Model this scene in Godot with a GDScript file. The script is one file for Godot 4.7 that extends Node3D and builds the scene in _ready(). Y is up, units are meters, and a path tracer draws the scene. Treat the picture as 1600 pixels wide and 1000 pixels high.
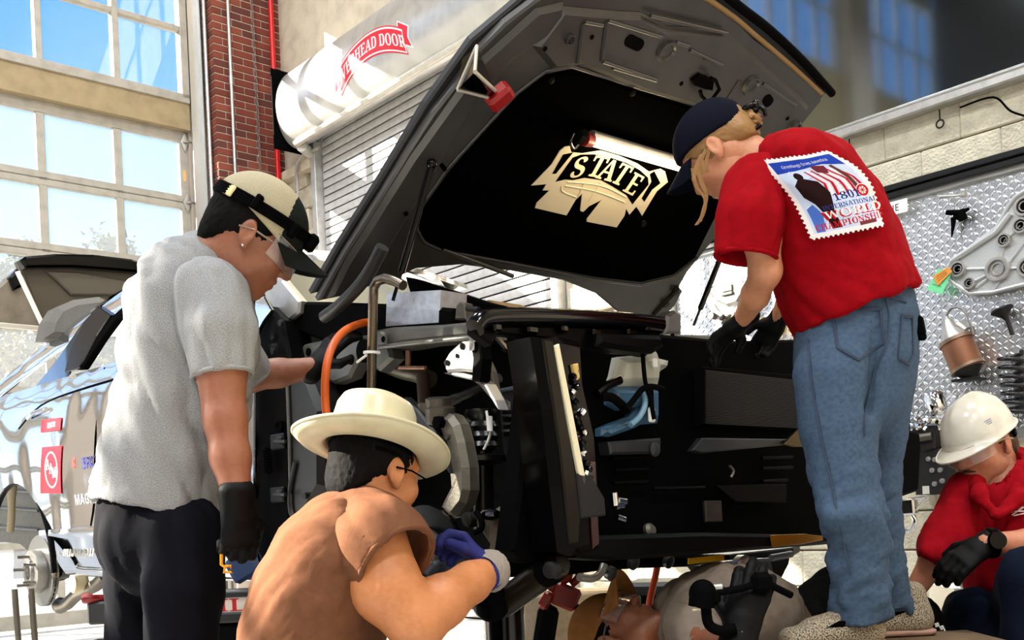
extends Node3D
# The photograph's lens: level camera, slight roll, lens shifted upwards.
const F := 1614.0
const CX := 800.0
const CY := 803.0
const ROLL := 0.0451
const EYE := 0.8
var M := {}
var used := {}
var FR: Transform3D   # right wall: x along the wall away from the corner, y up, z into the room
var FL: Transform3D   # left wall: x towards the corner, y up, z into the room
var CAR: Transform3D  # car: x forward, y up, z towards its right-hand side (the camera)

func ray(px: float, py: float) -> Vector3:
	var a := (px - CX) / F
	var b := -(py - CY) / F
	return Vector3(cos(ROLL) * a + sin(ROLL) * b, -sin(ROLL) * a + cos(ROLL) * b, -1.0)

func at(px: float, py: float, depth: float) -> Vector3:
	return ray(px, py) * depth + Vector3(0, EYE, 0)

# where a sight line meets the plane "coordinate axis = off" of a frame, in that frame's own coordinates
func hit(t: Transform3D, axis: int, off: float, px: float, py: float) -> Vector3:
	var inv := t.affine_inverse()
	var o: Vector3 = inv * Vector3(0, EYE, 0)
	var d: Vector3 = inv.basis * ray(px, py)
	return o + d * ((off - o[axis]) / d[axis])

# ---------------------------------------------------------------- mesh builder
class MB:
	var v := PackedVector3Array()
	var n := PackedVector3Array()
	var uv := PackedVector2Array()
	var ix := PackedInt32Array()

	func tri(a: Vector3, b: Vector3, c: Vector3, out: Vector3) -> void:
		var g := (b - a).cross(c - a)
		if g.dot(out) < 0:
			var s := b
			b = c
			c = s
			g = -g
		g = g.normalized()
		var k := v.size()
		v.append_array([a, b, c])
		n.append_array([g, g, g])
		uv.append_array([Vector2(), Vector2(), Vector2()])
		ix.append_array([k, k + 2, k + 1])

	func quad(a: Vector3, b: Vector3, c: Vector3, d: Vector3, out: Vector3) -> void:
		tri(a, b, c, out)
		tri(a, c, d, out)

	func box(c: Vector3, s: Vector3, ch := 0.0, b := Basis()) -> void:
		var h := s / 2
		ch = minf(ch, minf(h.x, minf(h.y, h.z)) * 0.9)
		var pt := func(i: int, j: int, k: int, ax: int) -> Vector3:
			var q := Vector3(i * h.x, j * h.y, k * h.z)
			for e in 3:
				if e != ax:
					q[e] -= signf(q[e]) * ch
			return c + b * q
		for ax in 3:
			var e := (ax + 1) % 3
			var g := (ax + 2) % 3
			for s1 in [-1, 1]:
				var qs := []
				for pr in [[-1, -1], [1, -1], [1, 1], [-1, 1]]:
					var q := [0, 0, 0]
					q[ax] = s1
					q[e] = pr[0]
					q[g] = pr[1]
					qs.append(pt.call(q[0], q[1], q[2], ax))
				quad(qs[0], qs[1], qs[2], qs[3], (qs[0] + qs[2]) / 2 - c)
			if ch > 0:
				for s1 in [-1, 1]:
					for s2 in [-1, 1]:
						var q0 := [0, 0, 0]
						q0[e] = s1
						q0[g] = s2
						q0[ax] = -1
						var q1 := q0.duplicate()
						q1[ax] = 1
						var a0: Vector3 = pt.call(q0[0], q0[1], q0[2], e)
						var a1: Vector3 = pt.call(q1[0], q1[1], q1[2], e)
						var b0: Vector3 = pt.call(q0[0], q0[1], q0[2], g)
						var b1: Vector3 = pt.call(q1[0], q1[1], q1[2], g)
						quad(a0, a1, b1, b0, (a0 + b1) / 2 - c)
		if ch > 0:
			for i in [-1, 1]:
				for j in [-1, 1]:
					for k in [-1, 1]:
						var a: Vector3 = pt.call(i, j, k, 0)
						tri(a, pt.call(i, j, k, 1), pt.call(i, j, k, 2), a - c)

	# smooth sheet through rows of points
	func grid(rows: Array, close_u := false, flip := false) -> void:
		var nr := rows.size()
		var nc: int = rows[0].size()
		var k := v.size()
		for i in nr:
			for j in nc:
				var jl := (j - 1 + nc) % nc if close_u else maxi(j - 1, 0)
				var jr := (j + 1) % nc if close_u else mini(j + 1, nc - 1)
				var du: Vector3 = rows[i][jr] - rows[i][jl]
				var dv: Vector3 = rows[mini(i + 1, nr - 1)][j] - rows[maxi(i - 1, 0)][j]
				var g := du.cross(dv)
				if g.length_squared() < 1e-20:
					g = (rows[mini(i + 1, nr - 1)][jr] - rows[maxi(i - 1, 0)][jl]).cross(rows[mini(i + 1, nr - 1)][jl] - rows[maxi(i - 1, 0)][jr])
				if flip:
					g = -g
				v.append(rows[i][j])
				n.append(g.normalized() if g.length_squared() > 1e-24 else Vector3.UP)
				uv.append(Vector2(float(j) / maxi(nc - 1, 1), float(i) / maxi(nr - 1, 1)))
		for i in nr - 1:
			for j in (nc if close_u else nc - 1):
				var a := k + i * nc + j
				var b := k + i * nc + (j + 1) % nc
				var c := a + nc
				var d := b + nc
				if flip:
					ix.append_array([a, b, d, a, d, c])
				else:
					ix.append_array([a, d, b, a, c, d])

	# sheet with thickness t (against its normals)
	func shell(rows: Array, t: float, flip := false) -> void:
		var nr := rows.size()
		var nc: int = rows[0].size()
		var base := v.size()
		grid(rows, false, flip)
		var inner := []
		for i in nr:
			var r := PackedVector3Array()
			for j in nc:
				r.append(rows[i][j] - n[base + i * nc + j] * t)
			inner.append(r)
		grid(inner, false, not flip)
		for i in nr - 1:
			for j in [0, nc - 1]:
				quad(rows[i][j], rows[i + 1][j], inner[i + 1][j], inner[i][j], rows[i][j] - rows[i][nc / 2])
		for j in nc - 1:
			for i in [0, nr - 1]:
				quad(rows[i][j], rows[i][j + 1], inner[i][j + 1], inner[i][j], rows[i][j] - rows[nr / 2][j])

	func tube(p: Array, rad, sides := 10, caps := true) -> void:
		var rows := []
		var up := Vector3.UP
		var m := p.size()
		for i in m:
			var d: Vector3 = (p[mini(i + 1, m - 1)] - p[maxi(i - 1, 0)]).normalized()
			if i == 0:
				up = Vector3.UP if absf(d.y) < 0.9 else Vector3.RIGHT
			up = (up - d * up.dot(d)).normalized()
			var s := d.cross(up)
			var r: float = rad[i] if rad is Array else rad
			var row := PackedVector3Array()
			for k in sides:
				var a := TAU * k / sides
				row.append(p[i] + (up * cos(a) + s * sin(a)) * r)
			rows.append(row)
		grid(rows, true)
		if caps:
			for e in [0, m - 1]:
				var o: Vector3 = p[e] - p[1 if e == 0 else m - 2]
				for k in sides:
					tri(p[e], rows[e][k], rows[e][(k + 1) % sides], o)

	# profile of (radius, height) turned about the y axis of xf; sharp where the profile bends much
	func lathe(prof: Array, xf := Transform3D(), sides := 24, cap := true) -> void:
		var ring := func(q: Vector2) -> PackedVector3Array:
			var r := PackedVector3Array()
			for k in sides:
				var a := TAU * k / sides
				r.append(xf * Vector3(q.x * cos(a), q.y, q.x * sin(a)))
			return r
		for i in prof.size() - 1:
			var k := v.size()
			grid([ring.call(prof[i]), ring.call(prof[i + 1])], true, true)
			# smooth across soft bends
			var d0: Vector2 = (prof[i + 1] - prof[i]).normalized()
			for e in 2:
				var o := i - 1 if e == 0 else i + 1
				var dd := d0
				if o >= 0 and o < prof.size() - 1:
					var d1: Vector2 = (prof[o + 1] - prof[o]).normalized()
					if d0.dot(d1) > 0.75:
						dd = (d0 + d1).normalized()
				for s in sides:
					var a := TAU * s / sides
					n[k + e * sides + s] = (xf.basis * Vector3(dd.y * cos(a), -dd.x, dd.y * sin(a))).normalized()
		if cap:
			for e in [0, prof.size() - 1]:
				if prof[e].x > 1e-5:
					var r: PackedVector3Array = ring.call(prof[e])
					var c: Vector3 = xf * Vector3(0, prof[e].y, 0)
					var o: Vector3 = xf.basis * Vector3(0, -1 if (e == 0) == (prof[0].y <= prof[-1].y) else 1, 0)
					for s in sides:
						tri(c, r[s], r[(s + 1) % sides], o)

	# flat outline pushed along z of xf from z0 to z1, with a bevel on the z1 side
	func plate(poly: PackedVector2Array, xf: Transform3D, z0: float, z1: float, bev := 0.0) -> void:
		var p := poly
		if Geometry2D.is_polygon_clockwise(p):
			p = poly.duplicate()
			p.reverse()
		var t := Geometry2D.triangulate_polygon(p)
		var q := PackedVector2Array()
		var m := p.size()
		for i in m:
			var a := (p[i] - p[(i - 1 + m) % m]).normalized()
			var b := (p[(i + 1) % m] - p[i]).normalized()
			var c := a - b
			var nn := (a.orthogonal() + b.orthogonal())
			nn = nn.normalized() if nn.length() > 1e-4 else c.normalized()
			q.append(p[i] - nn * bev / maxf(0.5, absf(nn.dot(a.orthogonal()))))
		# orthogonal() points to the right of travel in y-up coordinates: outwards on a counter-clockwise outline
		var fz := xf.basis.z * signf(z1 - z0)
		for i in range(0, t.size(), 3):
			tri(xf * Vector3(q[t[i]].x, q[t[i]].y, z1), xf * Vector3(q[t[i + 1]].x, q[t[i + 1]].y, z1), xf * Vector3(q[t[i + 2]].x, q[t[i + 2]].y, z1), fz)
			tri(xf * Vector3(p[t[i]].x, p[t[i]].y, z0), xf * Vector3(p[t[i + 1]].x, p[t[i + 1]].y, z0), xf * Vector3(p[t[i + 2]].x, p[t[i + 2]].y, z0), -fz)
		var zb := z1 - signf(z1 - z0) * bev
		for i in m:
			var j := (i + 1) % m
			var o2 := (p[j] - p[i]).orthogonal()
			var o := xf.basis * Vector3(o2.x, o2.y, 0)
			quad(xf * Vector3(p[i].x, p[i].y, z0), xf * Vector3(p[j].x, p[j].y, z0), xf * Vector3(p[j].x, p[j].y, zb), xf * Vector3(p[i].x, p[i].y, zb), o)
			if bev > 0:
				quad(xf * Vector3(p[i].x, p[i].y, zb), xf * Vector3(p[j].x, p[j].y, zb), xf * Vector3(q[j].x, q[j].y, z1), xf * Vector3(q[i].x, q[i].y, z1), o + fz * o.length())

	func ball(c: Vector3, r: Vector3, b := Basis(), nu := 16, nv := 10) -> void:
		var rows := []
		for i in nv + 1:
			var row := PackedVector3Array()
			var t := PI * i / nv
			for j in nu:
				var a := TAU * j / nu
				row.append(c + b * (r * Vector3(sin(t) * cos(a), cos(t), sin(t) * sin(a))))
			rows.append(row)
		var k := v.size()
		grid(rows, true)
		for e in range(k, v.size()):
			var q := b.inverse() * (v[e] - c)
			n[e] = (b * (q / (r * r))).normalized()

	func add(o: MB, xf := Transform3D()) -> void:
		var k := v.size()
		for i in o.v.size():
			v.append(xf * o.v[i])
			n.append((xf.basis * o.n[i]).normalized())
		uv.append_array(o.uv)
		for i in o.ix:
			ix.append(k + i)

	func mesh(shift := Vector3.ZERO) -> ArrayMesh:
		var arr := []
		arr.resize(Mesh.ARRAY_MAX)
		var w := v
		if shift != Vector3.ZERO:
			w = PackedVector3Array()
			for p in v:
				w.append(p + shift)
		arr[Mesh.ARRAY_VERTEX] = w
		arr[Mesh.ARRAY_NORMAL] = n
		arr[Mesh.ARRAY_TEX_UV] = uv
		arr[Mesh.ARRAY_INDEX] = ix
		var m := ArrayMesh.new()
		m.add_surface_from_arrays(Mesh.PRIMITIVE_TRIANGLES, arr)
		return m

# ---------------------------------------------------------------- implicit surfaces
class Sdf:
	var lo: Vector3
	var c: float
	var nx: int
	var ny: int
	var nz: int
	var f := PackedFloat32Array()

	func _init(a: Vector3, b: Vector3, cell: float) -> void:
		lo = a
		c = cell
		nx = int(ceil((b.x - a.x) / c)) + 1
		ny = int(ceil((b.y - a.y) / c)) + 1
		nz = int(ceil((b.z - a.z) / c)) + 1
		f.resize(nx * ny * nz)
		f.fill(0.2)

	func span(mn: Vector3, mx: Vector3) -> Array:
		var i := (mn - lo) / c
		var j := (mx - lo) / c
		return [clampi(int(floor(i.x)), 0, nx), clampi(int(ceil(j.x)) + 1, 0, nx), clampi(int(floor(i.y)), 0, ny), clampi(int(ceil(j.y)) + 1, 0, ny), clampi(int(floor(i.z)), 0, nz), clampi(int(ceil(j.z)) + 1, 0, nz)]

	# mode 0 joins (smoothly over k), 1 cuts away
	func put(i: int, d: float, k: float, mode: int) -> void:
		var a := f[i]
		if mode == 0:
			var h := maxf(k - absf(a - d), 0.0)
			f[i] = minf(a, d) - h * h / (4.0 * k)
		else:
			var h2 := maxf(k - absf(a + d), 0.0)
			f[i] = maxf(a, -d) + h2 * h2 / (4.0 * k)

	# elliptic cone from a to b: half-widths ra, rb along "right" and across it
	func cone(a: Vector3, b: Vector3, ra: Vector2, rb: Vector2, right: Vector3, k := 0.02, mode := 0, flat := false) -> void:
		var d := b - a
		var ln := maxf(d.length(), 1e-5)
		var dn := d / ln
		var r1 := (right - dn * right.dot(dn)).normalized()
		var r2 := dn.cross(r1)
		var m := maxf(maxf(ra.x, ra.y), maxf(rb.x, rb.y)) + k + 3.0 * c
		var mm := Vector3(m, m, m)
		var s := span(a.min(b) - mm, a.max(b) + mm)
		for z in range(s[4], s[5]):
			for y in range(s[2], s[3]):
				var i: int = (z * ny + y) * nx + s[0]
				var q := lo + Vector3(s[0], y, z) * c - a
				var q1 := q.dot(r1)
				var q2 := q.dot(r2)
				var q0 := q.dot(dn)
				for x in range(s[0], s[1]):
					var t := clampf(q0 / ln, 0.0, 1.0)
					var rx := ra.x + (rb.x - ra.x) * t
					var rz := ra.y + (rb.y - ra.y) * t
					var ry := minf(rx, rz)
					var e := q0 - t * ln
					var ux := q1 / rx
					var uz := q2 / rz
					var uy := e / ry
					if flat:
						uy = 0.0
					var k0 := sqrt(ux * ux + uy * uy + uz * uz)
					var gx := ux / rx
					var gz := uz / rz
					var gy := uy / ry
					var k1 := sqrt(gx * gx + gy * gy + gz * gz)
					var dd := k0 * (k0 - 1.0) / k1 if k1 > 1e-9 else -ry
					if flat:
						dd = maxf(dd, absf(e) - 0.0005)
					var o := f[i]
					if mode == 0:
						if dd < o + k:
							var h := maxf(k - absf(o - dd), 0.0)
							f[i] = minf(o, dd) - h * h / (4.0 * k)
					elif -dd > o - k:
						var h2 := maxf(k - absf(o + dd), 0.0)
						f[i] = maxf(o, -dd) + h2 * h2 / (4.0 * k)
					i += 1
					q1 += r1.x * c
					q2 += r2.x * c
					q0 += dn.x * c

	# chain of sections [centre, half-width, half-depth]
	func chain(p: Array, right: Vector3, k := 0.02, mode := 0) -> void:
		for i in p.size() - 1:
			cone(p[i][0], p[i + 1][0], Vector2(p[i][1], p[i][2]), Vector2(p[i + 1][1], p[i + 1][2]), right, k, mode)

	func ell(o: Vector3, r: Vector3, b := Basis(), k := 0.01, mode := 0) -> void:
		var m := maxf(r.x, maxf(r.y, r.z)) + k + 3.0 * c
		var mm := Vector3(m, m, m)
		var s := span(o - mm, o + mm)
		var inv := b.transposed()
		for z in range(s[4], s[5]):
			for y in range(s[2], s[3]):
				var i: int = (z * ny + y) * nx + s[0]
				var q: Vector3 = inv * (lo + Vector3(s[0], y, z) * c - o)
				var st: Vector3 = inv * Vector3(c, 0, 0)
				for x in range(s[0], s[1]):
					var u := q / r
					var k0 := u.length()
					var k1 := (u / r).length()
					var dd := k0 * (k0 - 1.0) / k1 if k1 > 1e-9 else -r.x
					var a := f[i]
					if mode == 0:
						if dd < a + k:
							var h := maxf(k - absf(a - dd), 0.0)
							f[i] = minf(a, dd) - h * h / (4.0 * k)
					elif -dd > a - k:
						var h2 := maxf(k - absf(a + dd), 0.0)
						f[i] = maxf(a, -dd) + h2 * h2 / (4.0 * k)
					i += 1
					q += st

	# keep the side that nrm points away from
	func clip(p: Vector3, nrm: Vector3, reach := 9.0, k := 0.004) -> void:
		nrm = nrm.normalized()
		var mm := Vector3(reach, reach, reach)
		var s := span(p - mm, p + mm)
		for z in range(s[4], s[5]):
			for y in range(s[2], s[3]):
				var i: int = (z * ny + y) * nx + s[0]
				var d := (lo + Vector3(s[0], y, z) * c - p).dot(nrm)
				for x in range(s[0], s[1]):
					if d > -0.2:
						var a := f[i]
						var h2 := maxf(k - absf(a - d), 0.0)
						f[i] = maxf(a, d) + h2 * h2 / (4.0 * k)
					i += 1
					d += nrm.x * c

	func value(p: Vector3) -> float:
		var q := (p - lo) / c
		var hi := Vector3(nx - 1, ny - 1, nz - 1)
		var away := q - q.clamp(Vector3.ZERO, hi)
		q -= away
		if away.length_squared() > 0.0:
			return away.length() * c + 0.02
		var x := clampi(int(q.x), 0, nx - 2)
		var y := clampi(int(q.y), 0, ny - 2)
		var z := clampi(int(q.z), 0, nz - 2)
		var u := q - Vector3(x, y, z)
		var i := (z * ny + y) * nx + x
		var j := i + nx * ny
		return lerpf(lerpf(lerpf(f[i], f[i + 1], u.x), lerpf(f[i + nx], f[i + nx + 1], u.x), u.y), lerpf(lerpf(f[j], f[j + 1], u.x), lerpf(f[j + nx], f[j + nx + 1], u.x), u.y), u.z)

	# first point of the surface on the way from p along d
	func cast(p: Vector3, d: Vector3, far := 0.6) -> Vector3:
		var t := 0.0
		while t < far:
			var s := value(p + d * t)
			if s < 0.0005:
				break
			t += maxf(0.6 * minf(s, 0.05), 0.001)
		return p + d * t

	# surface nets; wr(p, n) -> displacement along n (folds of cloth)
	func mesh(wr = null) -> MB:
		var o := MB.new()
		var id := PackedInt32Array()
		id.resize(f.size())
		id.fill(-1)
		var sy := nx
		var sz := nx * ny
		for z in nz - 1:
			for y in ny - 1:
				var i := (z * ny + y) * nx
				for x in nx - 1:
					var f0 := f[i]
					var f1 := f[i + 1]
					var f2 := f[i + sy]
					var f3 := f[i + sy + 1]
					var f4 := f[i + sz]
					var f5 := f[i + sz + 1]
					var f6 := f[i + sz + sy]
					var f7 := f[i + sz + sy + 1]
					var neg := int(f0 < 0) + int(f1 < 0) + int(f2 < 0) + int(f3 < 0) + int(f4 < 0) + int(f5 < 0) + int(f6 < 0) + int(f7 < 0)
					if neg != 0 and neg != 8:
						var s := Vector3.ZERO
						var m := 0
						if (f0 < 0) != (f1 < 0):
							s += Vector3(f0 / (f0 - f1), 0, 0)
							m += 1
						if (f2 < 0) != (f3 < 0):
							s += Vector3(f2 / (f2 - f3), 1, 0)
							m += 1
						if (f4 < 0) != (f5 < 0):
							s += Vector3(f4 / (f4 - f5), 0, 1)
							m += 1
						if (f6 < 0) != (f7 < 0):
							s += Vector3(f6 / (f6 - f7), 1, 1)
							m += 1
						if (f0 < 0) != (f2 < 0):
							s += Vector3(0, f0 / (f0 - f2), 0)
							m += 1
						if (f1 < 0) != (f3 < 0):
							s += Vector3(1, f1 / (f1 - f3), 0)
							m += 1
						if (f4 < 0) != (f6 < 0):
							s += Vector3(0, f4 / (f4 - f6), 1)
							m += 1
						if (f5 < 0) != (f7 < 0):
							s += Vector3(1, f5 / (f5 - f7), 1)
							m += 1
						if (f0 < 0) != (f4 < 0):
							s += Vector3(0, 0, f0 / (f0 - f4))
							m += 1
						if (f1 < 0) != (f5 < 0):
							s += Vector3(1, 0, f1 / (f1 - f5))
							m += 1
						if (f2 < 0) != (f6 < 0):
							s += Vector3(0, 1, f2 / (f2 - f6))
							m += 1
						if (f3 < 0) != (f7 < 0):
							s += Vector3(1, 1, f3 / (f3 - f7))
							m += 1
						id[i] = o.v.size()
						o.v.append(lo + (Vector3(x, y, z) + s / m) * c)
					i += 1
		for z in range(1, nz - 1):
			for y in range(1, ny - 1):
				var i := (z * ny + y) * nx + 1
				for x in range(1, nx - 1):
					var a := f[i] < 0
					if a != (f[i + 1] < 0):
						face(o.ix, id[i], id[i - sy], id[i - sy - sz], id[i - sz], a)
					if a != (f[i + sy] < 0):
						face(o.ix, id[i], id[i - sz], id[i - sz - 1], id[i - 1], a)
					if a != (f[i + sz] < 0):
						face(o.ix, id[i], id[i - 1], id[i - 1 - sy], id[i - sy], a)
					i += 1
		normals(o)
		if wr != null:
			for i in o.v.size():
				o.v[i] += o.n[i] * float(wr.call(o.v[i], o.n[i]))
			normals(o)
		o.uv.resize(o.v.size())
		return o

	func face(ix: PackedInt32Array, a: int, b: int, e: int, d: int, neg: bool) -> void:
		if a < 0 or b < 0 or e < 0 or d < 0:
			return
		if neg:
			ix.append_array([a, b, e, a, e, d])
		else:
			ix.append_array([a, e, b, a, d, e])

	func normals(o: MB) -> void:
		o.n.resize(o.v.size())
		o.n.fill(Vector3.ZERO)
		for t in range(0, o.ix.size(), 3):
			var a := o.ix[t]
			var b := o.ix[t + 1]
			var e := o.ix[t + 2]
			var g := (o.v[e] - o.v[a]).cross(o.v[b] - o.v[a])
			o.n[a] += g
			o.n[b] += g
			o.n[e] += g
		for i in o.n.size():
			o.n[i] = o.n[i].normalized()

# ---------------------------------------------------------------- drawing flat print
class Paint:
	var im: Image
	var w: int
	var h: int
	func _init(ww: int, hh: int, bg: Color) -> void:
		w = ww
		h = hh
		im = Image.create_empty(w, h, false, Image.FORMAT_RGBA8)
		im.fill(bg)
	func tri(a: Vector2, b: Vector2, c: Vector2, col: Color) -> void:
		var y0 := clampi(int(floor(minf(a.y, minf(b.y, c.y)))), 0, h - 1)
		var y1 := clampi(int(ceil(maxf(a.y, maxf(b.y, c.y)))), 0, h - 1)
		for y in range(y0, y1 + 1):
			var yy := y + 0.5
			var l := 1e9
			var r := -1e9
			for e in [[a, b], [b, c], [c, a]]:
				var p: Vector2 = e[0]
				var q: Vector2 = e[1]
				if (p.y <= yy) != (q.y <= yy):
					var x := p.x + (q.x - p.x) * (yy - p.y) / (q.y - p.y)
					l = minf(l, x)
					r = maxf(r, x)
			var xa := clampi(int(round(l)), 0, w)
			var xb := clampi(int(round(r)), 0, w)
			if xb > xa:
				im.fill_rect(Rect2i(xa, y, xb - xa, 1), col)
	func poly(p: PackedVector2Array, col: Color) -> void:
		var t := Geometry2D.triangulate_polygon(p)
		for i in range(0, t.size(), 3):
			tri(p[t[i]], p[t[i + 1]], p[t[i + 2]], col)
	func disc(o: Vector2, rx: float, ry: float, col: Color) -> void:
		var p := PackedVector2Array()
		for i in 40:
			p.append(o + Vector2(cos(TAU * i / 40) * rx, sin(TAU * i / 40) * ry))
		poly(p, col)
	func line(a: Vector2, b: Vector2, wd: float, col: Color) -> void:
		var o := (b - a).normalized().orthogonal() * wd / 2
		poly([a + o, b + o, b - o, a - o], col)
	# letters centred at o, of cap height hh, squeezed by sx; bend(p) may move each corner
	func text(s: String, font: String, o: Vector2, hh: float, col: Color, sx := 1.0, ang := 0.0, bend = null, bold := false) -> void:
		var tm := TextMesh.new()
		tm.text = s
		tm.font = Paint.fnt(font, bold)
		tm.font_size = 64
		tm.pixel_size = 0.01
		tm.depth = 0.0
		tm.curve_step = 2.0
		var ar := tm.get_mesh_arrays()
		var vs: PackedVector3Array = ar[Mesh.ARRAY_VERTEX]
		var ids: PackedInt32Array = ar[Mesh.ARRAY_INDEX]
		if vs.is_empty():
			return
		var bx := Rect2(vs[0].x, vs[0].y, 0, 0)
		for p in vs:
			bx = bx.expand(Vector2(p.x, p.y))
		var k := hh / bx.size.y
		var mid := bx.get_center()
		var q := PackedVector2Array()
		for p in vs:
			var u := Vector2((p.x - mid.x) * k * sx, -(p.y - mid.y) * k)
			u = bend.call(u) if bend != null else u.rotated(ang)
			q.append(o + u)
		for i in range(0, ids.size(), 3):
			tri(q[ids[i]], q[ids[i + 1]], q[ids[i + 2]], col)
	static func fnt(name: String, bold: bool) -> SystemFont:
		var f := SystemFont.new()
		f.font_names = PackedStringArray([name])
		f.font_weight = 700 if bold else 400
		return f
	func tex() -> ImageTexture:
		return ImageTexture.create_from_image(im)

# letters as thin solid shapes in the x-y plane of xf
func letters(o: MB, s: String, font: String, xf: Transform3D, hh: float, thick: float, sx := 1.0, bold := true, bend = null) -> void:
	var tm := TextMesh.new()
	tm.text = s
	tm.font = Paint.fnt(font, bold)
	tm.font_size = 64
	tm.pixel_size = 0.01
	tm.depth = 0.05
	tm.curve_step = 2.0
	var ar := tm.get_mesh_arrays()
	var vs: PackedVector3Array = ar[Mesh.ARRAY_VERTEX]
	var ids: PackedInt32Array = ar[Mesh.ARRAY_INDEX]
	var bx := Rect2(vs[0].x, vs[0].y, 0, 0)
	for p in vs:
		bx = bx.expand(Vector2(p.x, p.y))
	var k := hh / bx.size.y
	var mid := bx.get_center()
	var q := PackedVector3Array()
	for p in vs:
		var u := Vector2((p.x - mid.x) * k * sx, (p.y - mid.y) * k)
		if bend != null:
			u = bend.call(u)
		q.append(xf * Vector3(u.x, u.y, (p.z / 0.05 + 0.5) * thick))
	var ns: PackedVector3Array = ar[Mesh.ARRAY_NORMAL]
	for i in range(0, ids.size(), 3):
		var nn := xf.basis * ns[ids[i]]
		o.tri(q[ids[i]], q[ids[i + 1]], q[ids[i + 2]], nn)

# ---------------------------------------------------------------- nodes
func numbered(s: String) -> String:
	var k: int = used.get(s, 0)
	used[s] = k + 1
	return s if k == 0 else "%s_%03d" % [s, k]

func thing(called: String, label: String, category: String, t := Transform3D(), group := "") -> Node3D:
	var o := Node3D.new()
	o.name = numbered(called)
	o.transform = t
	add_child(o)
	o.set_meta("label", label)
	o.set_meta("category", category)
	if group:
		o.set_meta("group", group)
	return o

func ground(p: Vector3) -> Transform3D:
	return Transform3D(Basis(), p)

func pc(called: String, mesh, m: Material, parent: Node3D, label := "") -> MeshInstance3D:
	var o := MeshInstance3D.new()
	o.name = called
	if mesh is MB:
		mesh = mesh.mesh()
	o.mesh = mesh
	o.material_override = m
	parent.add_child(o, true)
	if label:
		o.set_meta("label", label)
	return o

func wpc(called: String, mb: MB, m: Material, parent: Node3D, label := "") -> MeshInstance3D:   # mesh given in world places
	var shift := Vector3.ZERO
	var n: Node = parent
	while n != self:
		shift -= n.position
		n = n.get_parent()
	return pc(called, mb.mesh(shift), m, parent, label)

func struct(called: String, mesh, m: Material, t := Transform3D()) -> MeshInstance3D:
	var o := pc(numbered(called), mesh, m, self)
	o.transform = t
	o.set_meta("kind", "structure")
	return o

func structure(called: String, t: Transform3D) -> Node3D:
	var o := Node3D.new()
	o.name = numbered(called)
	o.transform = t
	add_child(o)
	o.set_meta("kind", "structure")
	return o

func mat(c: Color, rough := 0.6, metal := 0.0) -> StandardMaterial3D:
	var m := StandardMaterial3D.new()
	m.albedo_color = c
	m.roughness = rough
	m.metallic = metal
	return m

func noise(freq: float, seed_: int, octaves := 4, type := FastNoiseLite.TYPE_SIMPLEX_SMOOTH) -> FastNoiseLite:
	var n := FastNoiseLite.new()
	n.noise_type = type
	n.seed = seed_
	n.frequency = freq
	n.fractal_octaves = octaves
	return n

func ntex(freq: float, seed_: int, normal := 0.0, ramp := [], size := 512, octaves := 4, type := FastNoiseLite.TYPE_SIMPLEX_SMOOTH) -> NoiseTexture2D:
	var t := NoiseTexture2D.new()
	t.width = size
	t.height = size
	t.seamless = true
	t.noise = noise(freq, seed_, octaves, type)
	if normal > 0:
		t.as_normal_map = true
		t.bump_strength = normal
	elif ramp:
		var g := Gradient.new()
		g.offsets = PackedFloat32Array(ramp.map(func(e): return e[0]))
		g.colors = PackedColorArray(ramp.map(func(e): return e[1]))
		t.color_ramp = g
	return t

func tri_tex(m: StandardMaterial3D, scale: float, albedo: Texture2D, normal: Texture2D = null, ns := 1.0) -> StandardMaterial3D:
	m.uv1_triplanar = true
	m.uv1_scale = Vector3.ONE * scale
	if albedo:
		m.albedo_texture = albedo
	if normal:
		m.normal_enabled = true
		m.normal_texture = normal
		m.normal_scale = ns
	return m

func emit(c: Color, e: float) -> StandardMaterial3D:
	var m := mat(c, 0.5)
	m.emission_enabled = true
	m.emission = c
	m.emission_energy_multiplier = e
	return m

func poly2(a: Array) -> PackedVector2Array:
	var p := PackedVector2Array()
	for i in range(0, a.size(), 2):
		p.append(Vector2(a[i], a[i + 1]))
	return p

func round_rect(w: float, h: float, r: float, o := Vector2.ZERO) -> PackedVector2Array:
	var p := PackedVector2Array()
	for k in 4:
		var c := Vector2((w / 2 - r) * (1 if k in [0, 3] else -1), (h / 2 - r) * (1 if k < 2 else -1))
		for i in 5:
			p.append(o + c + Vector2.from_angle(PI / 2 * (k + i / 4.0)) * r)
	return p

func spline(p: Array, per := 6) -> Array:
	var out := []
	for i in p.size() - 1:
		for j in per:
			out.append(p[i].cubic_interpolate(p[i + 1], p[maxi(i - 1, 0)], p[mini(i + 2, p.size() - 1)], float(j) / per))
	out.append(p[-1])
	return out
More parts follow.
